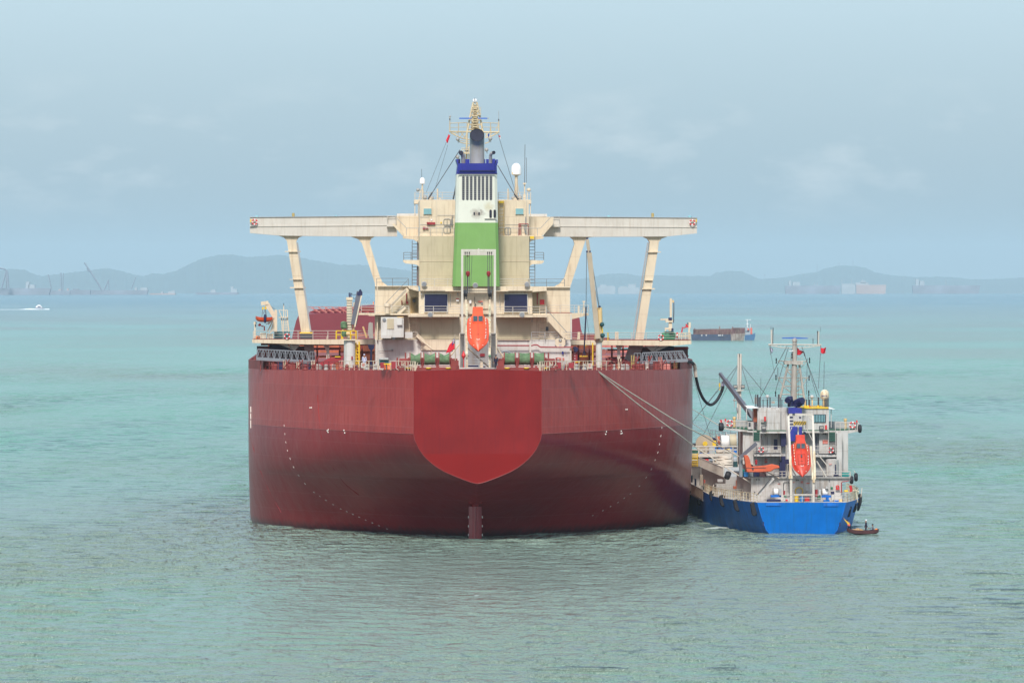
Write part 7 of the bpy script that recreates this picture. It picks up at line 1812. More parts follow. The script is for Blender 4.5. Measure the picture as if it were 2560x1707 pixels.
for x, y, m_ in ((575, 583, 0), (1168, 575, 0), (570, 875, 0), (1160, 885, 0), (563, 1170, 0), (1154, 1155, 1), (856, 490, 0)):
    mb = MB(); p = P(x, y, ym - 0.2); hh = 0.36
    mb.lathe([(0.09, -hh), (0.09, -hh * 0.45), (0.05, -hh * 0.4), (0.05, -0.05), (0.09, 0), (0.09, hh * 0.45), (0.06, hh)], (p.x, p.y, p.z), 8); mb.build('navigation_light', 'black', mm)
TL(P, 'stay_wire', 'wire', [([(770, 315), (295, 1225)], 0.04), ([(790, 345), (560, 1130)], 0.035), ([(1030, 330), (1120, 590), (1340, 1210)], 0.04), ([(1130, 640), (1300, 1230)], 0.03), ([(450, 315), (545, 800)], 0.02), ([(1362, 460), (1325, 1080)], 0.03), ([(960, 700), (968, 1240)], 0.03), ([(840, 360), (828, 1180)], 0.02)], ym - 0.5, mm, 4)
# roof rail and stubby black posts
mb = MB()
for x, w, y0 in ((340, 0.06, 1270), (293, 0.06, 1220), (270, 0.09, 1230), (415, 0.08, 1270), (463, 0.08, 1230), (618, 0.12, 1180), (652, 0.06, 1240), (675, 0.06, 1270), (1110, 0.08, 1270), (1165, 0.10, 1270), (1150, 0.05, 1200), (1325, 0.12, 1230), (1440, 0.10, 1260), (1470, 0.07, 1260), (1495, 0.10, 1250)):
    P.line(mb, [(x, y0), (x, 1415)], w, ym - 2, 5)
mb.build('roof_post', 'darkgrey', tk)
mb = MB()
for x0, x1 in ((270, 790), (1080, 1520)):
    for y in (1238, 1275, 1380): P.line(mb, [(x0, y), (x1, y)], 0.04, ym - 2, 4)
mb.build('railing', 'grey', tk)
TP(P, 'roof_box', 'exhaust', [(190, 1230, 252, 1350), (490, 1300, 548, 1345), (715, 1310, 765, 1345)], y=ym - 2.2, dep=0.4)
TL(P, 'roof_aerial', 'darkgrey', [([(205, 1180), (205, 1400)], 0.06), ([(235, 1185), (235, 1400)], 0.08), ([(250, 1180), (250, 1400)], 0.05)], ym - 2.3)
for x, y, r in ((418, 1220, 0.24), (1210, 1225, 0.26)):
    mb = MB(); p = P(x, y, ym - 1.8); mb.sphere(p, r, 12, 8); mb.tube([p, p + Vector((0.03, 0, -1.2))], 0.06, 6); mb.build('searchlight', 'twhite', tk, True)
TP(P, 'yellow_stand', 'paleyellow', [(1205, 1270, 1225, 1410), (1418, 1260, 1436, 1410), (1085, 1290, 1098, 1400)], y=ym - 2, dep=0.3)
g = empty('satellite_aerial'); g.parent = tk
p = P(1437, 1180, ym - 1); r = 80 / 7.127 * 855 / F_PX
mb = MB(); mb.lathe([(r * 0.88, -r * 1.0), (r * 0.98, -r * 0.8), (r, -r * 0.1), (r * 0.93, r * 0.42), (r * 0.7, r * 0.82), (r * 0.35, r * 1.02), (0.02, r * 1.08)], p, 20); mb.build('radome', 'rustwhite', g, True)
mb = MB(); q_ = p + Vector((0, -r * 1.02, -r * 0.3)); mb.box(q_.x - r * 0.8, q_.x + r * 0.45, q_.y + 0.02, q_.y + 0.2, q_.z - 0.04, q_.z + 0.04); mb.build('lettering_band', 'flagblue', g)
mb = MB(); mb.tube([p + Vector((0, 0, -r)), p + Vector((0, 0, -r - 1.3))], 0.3, 8); mb.build('pedestal', 'tmast', g)

# ---------------------------------------------------------------- things of their own aboard the tanker
life_ring(N(885, 1127, 14.8), 'pale orange life ring on the left outer end of the tanker bridge wing', frame=TF, R_=0.36, r=0.09)
life_ring(Rv(1188, 487, 14.8), 'pale orange life ring on the right outer end of the tanker bridge wing', frame=TF, R_=0.36, r=0.09)
life_ring(Q(340, 972, 12.2), 'life ring on the tanker middle deck left of the dark blue window', frame=TF, R_=0.32, r=0.085)
life_ring(Rv(760, 980, 12.2), 'life ring on the tanker middle deck above the grey storage tank', frame=TF, R_=0.32, r=0.085)
hr = empty('lifebuoy_cover', TF.world(T(1480, 262, 8.7)), TF.a, 'red horseshoe fire-hose cover on the white wall right of the green sign', 'hose cover')
mb = MB(); mb.torus((0, 0, 0.05), 0.17, 0.085, 'y', 14, 8); mb.box(-0.27, 0.27, -0.1, 0.1, -0.30, -0.20); mb.build('cover_body', 'red', hr, True)

tank_bvh = BVHTree.FromPolygons([Vector(v) for v in tb.v], tb.f)
def fender(view, pts, label, on=True, y=None, grp='black rubber fenders hung on the tanker', rope=True):
    cx = sum(p[0] for p in pts) / len(pts); cy = sum(p[1] for p in pts) / len(pts)
    if on:
        d = (view(cx, cy, -30) - TF.c).normalized(); h = tank_bvh.ray_cast(TF.c, d)
        if h[0] is None: yl = y or 5
        else: yl = h[0].y - 0.35
    else: yl = y
    flush = None
    if on:
        hs_ = []
        for a, b in pts:
            d = (view(a, b, -30) - TF.c).normalized(); q = tank_bvh.ray_cast(TF.c, d)
            if q[0] is not None: hs_.append(q[0])
        if len(hs_) == len(pts) and max(q.y for q in hs_) - min(q.y for q in hs_) < 12: flush = hs_
    c = view(cx, cy, yl)
    root = empty('rubber_fender', TF.world(c), TF.a, label, 'fender', grp)
    P3 = [view(a, b, yl) - c for a, b in pts]
    mb = MB()
    if flush:
        m0 = sum(flush, Vector()) / len(flush)
        P3 = [m0 + (q - m0) * 1.18 - c for q in flush]
        mb.prism([p + Vector((0.15, 0.1, 0)) for p in P3], (-0.85, -0.70, 0))
        P3 = [p + Vector((-0.7, -0.6, 0)) for p in P3]
    else: mb.prism([p + Vector((0, -0.15, 0)) for p in P3], (0, 0.55, 0))
    o = mb.build('rubber_block', 'black', root, bevel=0.12)
    if rope:
        zt = max(p.z for p in P3); mb = MB(); mb.tube([(0.15, -0.25, zt - 0.45), (0.32, 0.1, zt + 0.75)], 0.05, 5); mb.build('hanging_rope', 'rope', root)
    return root
for pts, lab in (([(912, 1035), (975, 1010), (1022, 1030), (1022, 1165), (975, 1205), (940, 1190)], 'big black fender on the tanker left quarter, nearest the stern corner'),
                 ([(690, 1000), (740, 975), (795, 990), (795, 1135), (740, 1142), (712, 1110)], 'big black fender, second from the stern corner on the tanker left quarter'),
                 ([(508, 935), (560, 918), (592, 932), (590, 1075), (540, 1078), (520, 1030)], 'black fender on the tanker left side, third from the stern corner'),
                 ([(382, 890), (410, 862), (442, 885), (438, 1000), (400, 1005), (385, 960)], 'black fender on the tanker left side, fourth from the stern corner'),
                 ([(225, 975), (262, 965), (290, 990), (285, 1060), (235, 1055)], 'small dark fender half in shade, fifth from the stern corner'),
                 ([(108, 870), (150, 865), (160, 950), (125, 965)], 'small dark fender beside the carrier hull, sixth from the stern corner'),
                 ([(50, 820), (92, 825), (98, 925), (55, 920)], 'foremost dark fender squeezed between the two hulls')):
    fender(O, pts, lab)
for pts, lab, y in (([(1640, 600), (1690, 580), (1730, 590), (1690, 770), (1665, 782), (1605, 768)], 'black fender on the right quarter directly above the climbing man', 6),
                 ([(1765, 490), (1812, 480), (1812, 640), (1775, 700), (1718, 680)], 'black fender on the right quarter, middle of the overlapping three', 12),
                 ([(1840, 372), (1905, 370), (1900, 520), (1865, 628), (1845, 675), (1815, 670)], 'tall black fender standing highest and farthest right of the three', 20)):
    fender(T, pts, lab, on=False, y=y)
for vw, x0, y0, x1, y1, pl_, lab in ((N, 690, 1110, 776, 1265, 14.7, 'black tyre fender on the left tip of the tanker bridge wing'), (Rv, 1296, 475, 1364, 642, 14.7, 'black tyre fender on the right tip of the tanker bridge wing'), (O, 588, 612, 660, 725, 20, 'black tyre fender tilted on the boat deck rail beside the carrier'),
                                 (T, 1690, 60, 1752, 205, 9.5, 'black tyre fender at the right end of the white boat deck'), (T, 1768, 10, 1828, 158, 12, 'upper black tyre fender outermost past the boat deck right end')):
    root = empty('tyre_fender', TF.world(vw((x0 + x1) / 2, (y0 + y1) / 2, pl_)), TF.a, lab, 'fender', 'tyre fenders on the tanker corners')
    a, b = vw(x0, y1, pl_), vw(x1, y0, pl_); w = (b.x - a.x) / 2; h = (b.z - a.z) / 2
    mb = MB(); mb.torus((0, 0, 0), h * 0.72, h * 0.30, 'x', 18, 8); o = mb.build('tyre', 'black', root, True); o.scale = (w / (h * 0.30), 1, 1)
    if vw is O: root.rotation_euler = (0, R(20), TF.a)
    mb = MB(); mb.tube([(0, 0, h * 0.7), (-0.25, 0.2, h * 1.5)], 0.035, 5); mb.build('lashing', 'rope', root)

rb2 = empty('rescue_boat', TF.world(Q(300, 1340, 7)), TF.a, 'orange rescue boat with raised stern flap lying on the tanker boat deck', 'rescue boat')
base = Q(300, 1340, 7)
def rp(x, y, yl): return Q(x, y, yl) - base
mb = MB()
mb.prism([rp(x, y, 7) for x, y in ((40, 1330), (210, 1300), (420, 1285), (560, 1255), (690, 1285), (700, 1330), (600, 1350), (520, 1400), (300, 1412), (60, 1412))], (0, 1.7, 0)); mb.build('boat_hull', 'paleorange', rb2, bevel=0.08)
mb = MB(); mb.prism([rp(x, y, 7.1) for x, y in ((0, 1085), (75, 1078), (105, 1130), (150, 1300), (150, 1400), (55, 1412))], (0, 1.3, 0)); mb.build('stern_flap', 'paleorange', rb2, bevel=0.05)
mb = MB(); mb.prism([rp(x, y, 6.95) for x, y in ((30, 1320), (430, 1322), (430, 1330), (30, 1328))], (0, 0.05, 0)); mb.prism([rp(x, y, 6.9) for x, y in ((158, 1325), (188, 1325), (188, 1362), (158, 1362))], (0, 0.1, 0)); mb.build('gunwale', 'darkgrey', rb2)

# drums on deck
for vw, x0, y0, x1, y1, pl_, m_, lab in ((T, 735, 415, 805, 510, 1.0, 'yellow', 'yellow steel drum on the tanker stern below the lifeboat'), (T, 828, 425, 895, 510, 1.0, 'bluegear', 'light blue steel drum between the yellow and the red drum'), (T, 910, 440, 998, 500, 1.0, 'red', 'red steel drum on the tanker stern right of the blue one'),
                                    (O, 260, 458, 314, 548, 93, 'red', 'left of two red barrels under the forward cross deck'), (O, 320, 458, 375, 548, 93, 'red', 'right of two red barrels under the forward cross deck'), (O, 456, 462, 500, 540, 93, 'yellow', 'yellow barrel under the forward cross deck beside the rope heap')):
    root = empty('steel_drum', TF.world(vw((x0 + x1) / 2, y1, pl_)), TF.a, lab, 'drum', 'drums on the tanker decks')
    a, b = vw(x0, y1, pl_), vw(x1, y0, pl_); r = (b.x - a.x) / 2; h = b.z - a.z
    mb = MB(); mb.lathe([(r * 0.96, 0), (r, 0.03), (r, h * 0.32), (r * 1.04, h * 0.34), (r, h * 0.36), (r, h * 0.66), (r * 1.04, h * 0.68), (r, h * 0.70), (r, h), (r * 0.93, h + 0.01)], (0, 0, 0), 18); mb.build('drum_shell', m_, root, True)
    mb = MB(); mb.lathe([(r * 0.9, h + 0.01), (r * 0.9, h + 0.02)], (0, 0, 0), 18); mb.lathe([(0.04, h + 0.02), (0.04, h + 0.05)], (r * 0.5, 0, 0), 8); mb.build('lid', m_, root)
rh = empty('rope_heap', TF.world(O(566, 500, 92)), TF.a, 'heap of tan coiled rope under the forward cross deck', 'rope heap')
mb = MB()
for i in range(9): mb.torus((random.uniform(-.3, .3), random.uniform(-.2, .2), -0.55 + i * 0.17), 1.45 - i * 0.09, 0.15, 'z', 22, 6)
mb.build('rope_coils', 'rope', rh, True)

flag(TF, P, [(458, 348), (495, 350), (525, 400), (482, 462)], ym - 0.3, 'small dark tattered flag hanging below the left end of the tanker yard', 'greycloth', sag=0.1, parts=[('coverall', 0.3, 0.7, 0.1, 0.9, -0.04, 'pale_stripe')])
flag(TF, P, [(932, 345), (1055, 425), (1060, 445), (928, 500)], ym + 0.6, 'dark red pennant flying beside the tanker mast pole', 'flagred', sag=0.25)
flag(TF, P, [(1362, 362), (1462, 350), (1448, 455), (1365, 452)], ym - 0.3, 'red square flag flying below the right end of the tanker yard', 'flagred', sag=0.25)
mb = MB(); mb.tube([P(1030, 415, ym), P(1065, 430, ym), P(1085, 495, ym)], 0.08, 6); mb.build('flag_knot', 'black', tk)
for x in (470, 1364): TL(P, 'halyard', 'wire', [([(x, 300), (x + 8, 480)], 0.03)], ym - 0.3, mm, 4)

# ---------------------------------------------------------------- hose and mooring lines between the ships
WF = Frame(0, 0, 0)
def W(view): return View(view.x0, view.y0, view.k, WF)
Nw, Ow, Uw, Kw = W(N), W(O), W(U), W(K)
hs = empty('bunker_hose', Nw(540, 795, 868), 0, 'black bunker hose looping from the carrier rail down and up to the grey boom', 'hose')
def smooth_path(P, n=6):
    P = [Vector(p) for p in P]; out = []
    for i in range(len(P) - 1):
        p0, p1, p2, p3 = P[max(0, i - 1)], P[i], P[i + 1], P[min(len(P) - 1, i + 2)]
        for j in range(n):
            t = j / n
            out.append(0.5 * ((2 * p1) + (p2 - p0) * t + (2 * p0 - 5 * p1 + 4 * p2 - p3) * t * t + (3 * p1 - p0 - 3 * p2 + p3) * t ** 3))
    return out + [P[-1]]
hb = Nw(540, 795, 868)
def hw_(pts): return smooth_path([Nw(x, y, d) - hb for x, y, d in pts])
mb = MB(); mb.tube(hw_([(0, 30, 862), (120, 32, 862), (195, 38, 863), (235, 62, 864), (255, 90, 864)]), 0.22, 10); mb.build('hose_end', 'black', hs, True)
mb = MB(); mb.tube(hw_([(235, 60, 864), (262, 100, 864.5), (270, 180, 865), (276, 240, 865), (285, 305, 865)]), [0.24 + 0.03 * math.sin(i * 1.7) for i in range(25)], 10); mb.build('wrapped_section', 'rope', hs, True)
mb = MB(); mb.tube(hw_([(284, 300, 865), (300, 380, 865.5), (345, 540, 866), (430, 710, 867), (540, 795, 868), (640, 738, 868.5), (720, 610, 869), (755, 520, 869), (766, 455, 869)]), 0.20, 12); mb.build('hose_body', 'black', hs, True)
mb = MB(); mb.tube(hw_([(766, 460, 869), (768, 420, 869), (775, 385, 869)]), 0.23, 10); mb.build('hose_coupling', 'coverall', hs, True)
for i, (pts, lab) in enumerate((([(Uw, 50, 100, 826), (Uw, 400, 385, 834), (Nw, 0, 1340, 843), (Ow, 150, 262, 849), (Ow, 480, 480, 850), (Ow, 700, 630, 848), (Ow, 935, 770, 846)], 'lower mooring line running from the carrier stern rail to the tanker left quarter'),
                                 ([(Uw, 52, 98, 826), (Uw, 300, 262, 832), (Nw, 0, 1125, 843), (Nw, 400, 1335, 852), (Nw, 720, 1530, 856), (Ow, 740, 405, 852), (Ow, 1000, 555, 848), (Ow, 1300, 705, 845)], 'upper mooring line running from the carrier stern rail to the tanker boat deck'))):
    o0 = pts[0][0](*pts[0][1:]); root = empty('mooring_line', o0, 0, lab, 'rope', 'mooring lines between the two ships')
    mb = MB(); mb.tube(smooth_path([v(x, y, d) - o0 for v, x, y, d in pts], 5), 0.075, 6); mb.build('rope', 'rope', root, True)
for i, (pts, lab) in enumerate((([(Nw, 215, 870, 900), (Nw, 430, 1000, 905), (Nw, 690, 1160, 905), (Nw, 800, 1210, 900)], 'thin pale forward line above the tanker cross deck'), ([(Nw, 200, 1115, 905), (Nw, 430, 1260, 912), (Nw, 700, 1430, 915), (Nw, 760, 1500, 915)], 'thin pale line slanting down to the white drum of wire'))):
    o0 = pts[0][0](*pts[0][1:]); root = empty('mooring_line', o0, 0, lab, 'rope', 'mooring lines between the two ships')
    mb = MB(); mb.tube(smooth_path([v(x, y, d) - o0 for v, x, y, d in pts], 5), 0.045, 5); mb.build('rope', 'rope', root, True)

# ---------------------------------------------------------------- people
def skin_mesh(name, verts, edges, radii, mat, parent, sub=1):
    me = bpy.data.meshes.new(name); me.from_pydata([tuple(v) for v in verts], edges, [])
    o = bpy.data.objects.new(name, me); col.objects.link(o); o.parent = parent
    me.materials.append(M[mat])
    md = o.modifiers.new('skin', 'SKIN'); 
    if not me.skin_vertices:
        me.attributes.new('x', 'FLOAT', 'POINT') if False else None
    bpy.context.view_layer.objects.active = o
    sv = me.skin_vertices[0].data if me.skin_vertices else None
    if sv:
        for i, r in enumerate(radii): sv[i].radius = (r, r); sv[i].use_root = (i == 0)
    s = o.modifiers.new('subdivision', 'SUBSURF'); s.levels = sub; s.render_levels = sub
    return o
def person(loc, rz, label, J_, shirt, trousers, hat=None, extra=None, parts_only=()):
    """one figure: J_ gives joints in metres, x to the figure's right, y forward, z up; feet at z=0"""
    root = empty('person', loc, rz, label, 'person')
    j = dict(pelvis=(0, 0, .95), belly=(0, 0, 1.10), chest=(0, 0, 1.32), neck=(0, 0, 1.48), chin=(0, .02, 1.56), crown=(0, 0, 1.70), nose=(0, .12, 1.62),
             hipL=(-.10, 0, .92), kneeL=(-.11, .02, .50), ankL=(-.11, 0, .09), toeL=(-.12, .17, .04), hipR=(.10, 0, .92), kneeR=(.11, .02, .50), ankR=(.11, 0, .09), toeR=(.12, .17, .04),
             shL=(-.19, 0, 1.42), elL=(-.25, 0, 1.14), wrL=(-.26, .06, .88), shR=(.19, 0, 1.42), elR=(.25, 0, 1.14), wrR=(.26, .06, .88))
    j.update(J_)
    names = list(j); idx = {n: i for i, n in enumerate(names)}; V = [Vector(j[n]) for n in names]
    rad = dict(pelvis=.135, belly=.12, chest=.145, neck=.055, chin=.075, crown=.085, nose=.018, hipL=.095, hipR=.095, kneeL=.06, kneeR=.06, ankL=.042, ankR=.042, toeL=.035, toeR=.035, shL=.06, shR=.06, elL=.043, elR=.043, wrL=.03, wrR=.03)
    Rr = [rad[n] for n in names]
    E_ = [('pelvis', 'belly'), ('belly', 'chest'), ('chest', 'neck'), ('neck', 'chin'), ('chin', 'crown'), ('chin', 'nose'), ('pelvis', 'hipL'), ('hipL', 'kneeL'), ('kneeL', 'ankL'), ('ankL', 'toeL'), ('pelvis', 'hipR'), ('hipR', 'kneeR'), ('kneeR', 'ankR'), ('ankR', 'toeR'), ('chest', 'shL'), ('shL', 'elL'), ('elL', 'wrL'), ('chest', 'shR'), ('shR', 'elR'), ('elR', 'wrR')]
    Ed = [(idx[a], idx[b]) for a, b in E_]
    for s_ in 'LR':
        w = V[idx['wr' + s_]]; d = (w - V[idx['el' + s_]]).normalized(); sd_ = d.cross(Vector((0, 1, 0.2))).normalized()
        pal = len(V); V.append(w + d * 0.08); Rr.append(.033); Ed.append((idx['wr' + s_], pal))
        for k, (o_, ln) in enumerate(((-.033, .075), (-.011, .09), (.011, .085), (.033, .065))):
            f1 = len(V); V.append(w + d * 0.10 + sd_ * o_); Rr.append(.010); Ed.append((pal, f1))
            f2 = len(V); V.append(w + d * (0.10 + ln) + sd_ * (o_ * 1.2) + Vector((0, .02, 0))); Rr.append(.008); Ed.append((f1, f2))
        t_ = len(V); V.append(w + d * 0.06 + sd_ * -.065); Rr.append(.011); Ed.append((pal, t_))
    skin_mesh('body', V, Ed, Rr, 'skin', root)
    def sub(nm, keys, edges, grow, mat, trim=None):
        ii = {n: i for i, n in enumerate(keys)}; VV = [Vector(j[n]) for n in keys]
        if trim:
            for a, b, t in trim: VV[ii[a]] = VV[ii[a]].lerp(VV[ii[b]], t)
        skin_mesh(nm, VV, [(ii[a], ii[b]) for a, b in edges], [rad[n] + grow for n in keys], mat, root)
    sub('shirt', ['belly', 'pelvis', 'chest', 'neck', 'shL', 'elL', 'wrL', 'shR', 'elR', 'wrR'], [('pelvis', 'belly'), ('belly', 'chest'), ('chest', 'neck'), ('chest', 'shL'), ('shL', 'elL'), ('elL', 'wrL'), ('chest', 'shR'), ('shR', 'elR'), ('elR', 'wrR')], .018, shirt, [('neck', 'chest', .5), ('wrL', 'elL', .12), ('wrR', 'elR', .12)])
    sub('trousers', ['pelvis', 'hipL', 'kneeL', 'ankL', 'hipR', 'kneeR', 'ankR'], [('pelvis', 'hipL'), ('hipL', 'kneeL'), ('kneeL', 'ankL'), ('pelvis', 'hipR'), ('hipR', 'kneeR'), ('kneeR', 'ankR')], .022, trousers)
    c = Vector(j['crown'])
    mb = MB(); mb.lathe([(.115, -.03), (.118, .03), (.10, .085), (.05, .115), (.01, .12)], c + Vector((0, -.01, -.02)), 12); mb.build('cap' if hat else 'hair', hat or 'black', root, True)
    if extra: extra(root, j)
    return root

# skiff with its crew
bc = W(T)(1915, 1062, 836.0); bc.z = 0.0
sk = empty('wooden_skiff', bc, R(4), 'small dark wooden skiff beside the tanker blue stern, two men and a net aboard', 'boat')
mb = MB(); rows = []
for t, w, zb, zt_ in ((-1, .06, .38, .80), (-.85, .34, .12, .66), (-.5, .58, -.06, .52), (0, .66, -.10, .46), (.5, .60, -.08, .48), (.85, .46, .04, .58), (1, .34, .22, .66)):
    x = t * 2.05
    rows.append([(x, -w, zt_), (x, -w * .82, zb + .12), (x, -w * .3, zb), (x, w * .3, zb), (x, w * .82, zb + .12), (x, w, zt_), (x, w * .90, zt_), (x, w * .72, zb + .16), (x, w * .2, zb + .07), (x, -w * .2, zb + .07), (x, -w * .72, zb + .16), (x, -w * .90, zt_)])
mb.grid(rows, close=True); mb.f.append(tuple(range(12))); mb.f.append(tuple(range(72, 84))); mb.build('boat_hull', 'wood', sk, True, angle=40)
mb = MB(); mb.box(-1.2, -0.95, -.55, .55, .38, .42); mb.box(0.9, 1.15, -.55, .55, .38, .42); mb.build('thwart', 'wood', sk)
nt = empty('fishing_net', bc + Vector((-.65, 0, .34)), 0, 'heap of tan netting in the middle of the wooden skiff', 'net')
mb = MB(); rows = []
for i in range(15):
    a = -0.75 + 1.5 * i / 14
    rows.append([(a + random.uniform(-.03, .03), -.42 + .84 * q / 8, max(0, (1 - (a / .8) ** 2)) * max(0, 1 - ((q - 4) / 4.4) ** 2) * .34 + random.uniform(0, .07)) for q in range(9)])
mb.grid(rows); mb.build('net_heap', 'net', nt, True)
mb = MB()
for i in range(16):
    x = random.uniform(-.6, .6); mb.tube([(x + random.uniform(-.3, .3), random.uniform(-.4, .4), .12 + random.uniform(0, .2)) for _ in range(4)], .025, 5)
mb.build('net_rope', 'rope', nt, True)
def cloth_extra(root, j):
    mb = MB(); mb.sphere((-.0, .05, 1.60), .06, 8, 6); mb.build('face_scarf', 'whitecloth', root, True)
person(bc + Vector((0.42, 0.0, 0.06)), R(100), 'person in dark clothes and white headcloth standing in the wooden skiff', {}, 'darkcloth', 'darkcloth', 'whitecloth', cloth_extra)
sit = dict(pelvis=(0, 0, .48), belly=(0, .02, .63), chest=(0, .05, .84), neck=(0, .07, 1.0), chin=(0, .09, 1.08), crown=(0, .07, 1.21), nose=(0, .2, 1.13), hipL=(-.1, .02, .46), kneeL=(-.14, .42, .50), ankL=(-.14, .44, .10), toeL=(-.14, .6, .05), hipR=(.1, .02, .46), kneeR=(.14, .42, .50), ankR=(.14, .44, .10), toeR=(.14, .6, .05),
           shL=(-.19, .06, .93), elL=(-.24, .26, .78), wrL=(-.2, .52, .78), shR=(.19, .06, .93), elR=(.24, .26, .76), wrR=(.2, .5, .72))
person(bc + Vector((1.35, 0.02, -0.02)), R(85), 'person in grey top seated at the right end of the skiff', sit, 'greycloth', 'darkcloth', None)
ob = empty('orange_bundle', bc + Vector((1.75, -.1, .48)), 0, 'small orange bundle behind the seated man in the skiff', 'bundle')
mb = MB(); mb.sphere((0, 0, .05), .22, 10, 6, 0.8); mb.build('bundle_cloth', 'orangecloth', ob, True)
climb = dict(pelvis=(.0, 0, .92), belly=(-.06, .02, 1.06), chest=(-.14, .04, 1.28), neck=(-.2, .05, 1.44), chin=(-.22, .06, 1.52), crown=(-.24, .05, 1.65), nose=(-.3, .15, 1.60), hipL=(-.09, 0, .88), kneeL=(-.05, .08, .48), ankL=(.05, 0, .09), toeL=(.0, .16, .04), hipR=(.12, 0, .88), kneeR=(.26, .06, .46), ankR=(.40, 0, .09), toeR=(.42, .16, .04),
             shL=(-.30, .05, 1.40), elL=(-.42, .2, 1.58), wrL=(-.55, .3, 1.78), shR=(.02, .05, 1.36), elR=(-.02, .25, 1.2), wrR=(-.18, .4, 1.3))
def vest(root, j):
    mb = MB(); mb.lathe([(.185, -.14), (.20, 0), (.17, .12)], (-.03, .01, 1.04), 12); mb.build('sash', 'pinkcloth', root, True)
person(bc + Vector((-1.75, 0.0, 0.12)), R(20), 'person in yellow shirt and coral sash leaning from the skiff bow to the tanker', climb, 'yellowcloth', 'darkcloth', None, vest)
person(BS.world(I(462, 1440, 4.5)) + Vector((0, 0, 0)), R(190), 'person in pale lilac coverall on deck behind the white notice board', {}, 'coverall', 'coverall', 'coverall')
person(BS.world(F(1372, 1090, 4.0)), R(150), 'person in dark overalls on deck between the ramp tower and the right winch', {}, 'darkcloth', 'darkcloth', 'black')
# ================================================================ SEA, COAST AND FAR CRAFT
X1 = View(0, 600, 3.36, WF); X2 = View(1700, 620, 2.735, WF); DW = View(1320, 500, 3.563, WF); FW = View(0, 0, 1.0, WF)
# one sheet to the horizon, curved like the earth; real chop where the waves are near enough to show their shape
SEA_SLOPE = 0.125
NY0, NY1 = 470.0, 2700.0
def half_w(y): return 60.0 + 0.088 * y
gy = [NY0]
while gy[-1] < NY1: gy.append(gy[-1] + 0.5 * gy[-1] / 560.0)
NY1 = gy[-1]; gy = np.array(gy); gu = np.linspace(-1, 1, 521)
GY = np.repeat(gy[:, None], len(gu), 1); GX = gu[None, :] * half_w(gy)[:, None]
dy_ = (0.5 * gy / 560.0)[:, None]
rng = np.random.RandomState(4)
hgt = np.zeros_like(GX); slope2 = 0.0
for i_ in range(56):
    lam = 1.3 * (10.0 / 1.3) ** rng.rand(); th_ = rng.normal(1.25, 0.65); k_ = 2 * math.pi / lam
    a_ = lam ** 1.05 * (0.6 + 0.8 * rng.rand()); ph = rng.rand() * 6.283
    w_arg = (GX * math.cos(th_) + GY * math.sin(th_)) * k_ + ph
    hgt += a_ * np.clip(lam / (2.2 * dy_) - 0.6, 0, 1) * (np.sin(w_arg) + 0.22 * np.sin(2 * w_arg + 1.2)); slope2 += (a_ * k_) ** 2 / 2
hgt *= SEA_SLOPE / math.sqrt(slope2)
gust = 0.0                                        # gusts: calmer and rougher patches
for i_ in range(9):
    th_ = rng.rand() * 6.283; k_ = 2 * math.pi / (40 + 160 * rng.rand()); gust = gust + np.sin((GX * math.cos(th_) + GY * 0.35 * math.sin(th_)) * k_ + rng.rand() * 6.283)
hgt *= (1.0 + 0.14 * gust) * (1.0 - 0.35 * np.clip((GY - 950) / 500, 0, 1))
edge = np.clip(np.minimum.reduce([(GX + half_w(GY)) / 12, (half_w(GY) - GX) / 12, (GY - NY0) / 25, (NY1 - GY) / 500]), 0, 1)
hgt = hgt * edge - GY ** 2 / (2 * R_EARTH)
V_ = np.stack([GX, GY, hgt], -1).reshape(-1, 3)
ny_, nx_ = GX.shape
idx_ = np.arange(ny_ * nx_).reshape(ny_, nx_)
F_ = np.stack([idx_[:-1, :-1], idx_[:-1, 1:], idx_[1:, 1:], idx_[1:, :-1]], -1).reshape(-1, 4)
ex_v, ex_f = [], []
def strip(xf, ys):
    o_ = len(ex_v); n_ = len(xf(ys[0]))
    for y_ in ys:
        for x_ in xf(y_): ex_v.append((x_, y_, -(y_ * y_ + (x_ * x_ if y_ > 5000 else 0)) / (2 * R_EARTH)))
    for a_ in range(len(ys) - 1):
        for b_ in range(n_ - 1):
            q = o_ + a_ * n_ + b_; ex_f.append((q, q + 1, q + 1 + n_, q + n_))
mid_y = [NY0 + (NY1 - NY0) * t / 16 for t in range(17)]
ysx = [NY1]
while ysx[-1] < 62000: ysx.append(ysx[-1] + (100.0 if ysx[-1] < 4000 else 300.0 if ysx[-1] < 15000 else 600.0))
def full(y): return [-10500.0, -4500.0, -1500.0, -half_w(max(NY0, min(y, NY1))), half_w(max(NY0, min(y, NY1))), 1500.0, 4500.0, 10500.0]
strip(full, [-400.0, 0.0, 250.0, NY0]); strip(lambda y: full(y)[:4], mid_y); strip(lambda y: full(y)[4:], mid_y); strip(full, ysx)
n0 = len(V_)
V_ = np.concatenate([V_, np.array(ex_v)]); F_ = np.concatenate([F_, np.array(ex_f) + n0])
me = bpy.data.meshes.new('sea')
me.vertices.add(len(V_)); me.vertices.foreach_set('co', V_.astype(np.float32).ravel())
me.loops.add(len(F_) * 4); me.loops.foreach_set('vertex_index', F_.astype(np.int32).ravel())
me.polygons.add(len(F_)); me.polygons.foreach_set('loop_start', np.arange(0, len(F_) * 4, 4, dtype=np.int32)); me.polygons.foreach_set('loop_total', np.full(len(F_), 4, dtype=np.int32))
me.polygons.foreach_set('use_smooth', [True] * len(F_))
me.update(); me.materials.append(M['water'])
sea = bpy.data.objects.new('sea', me); col.objects.link(sea); tag(sea, kind='structure')

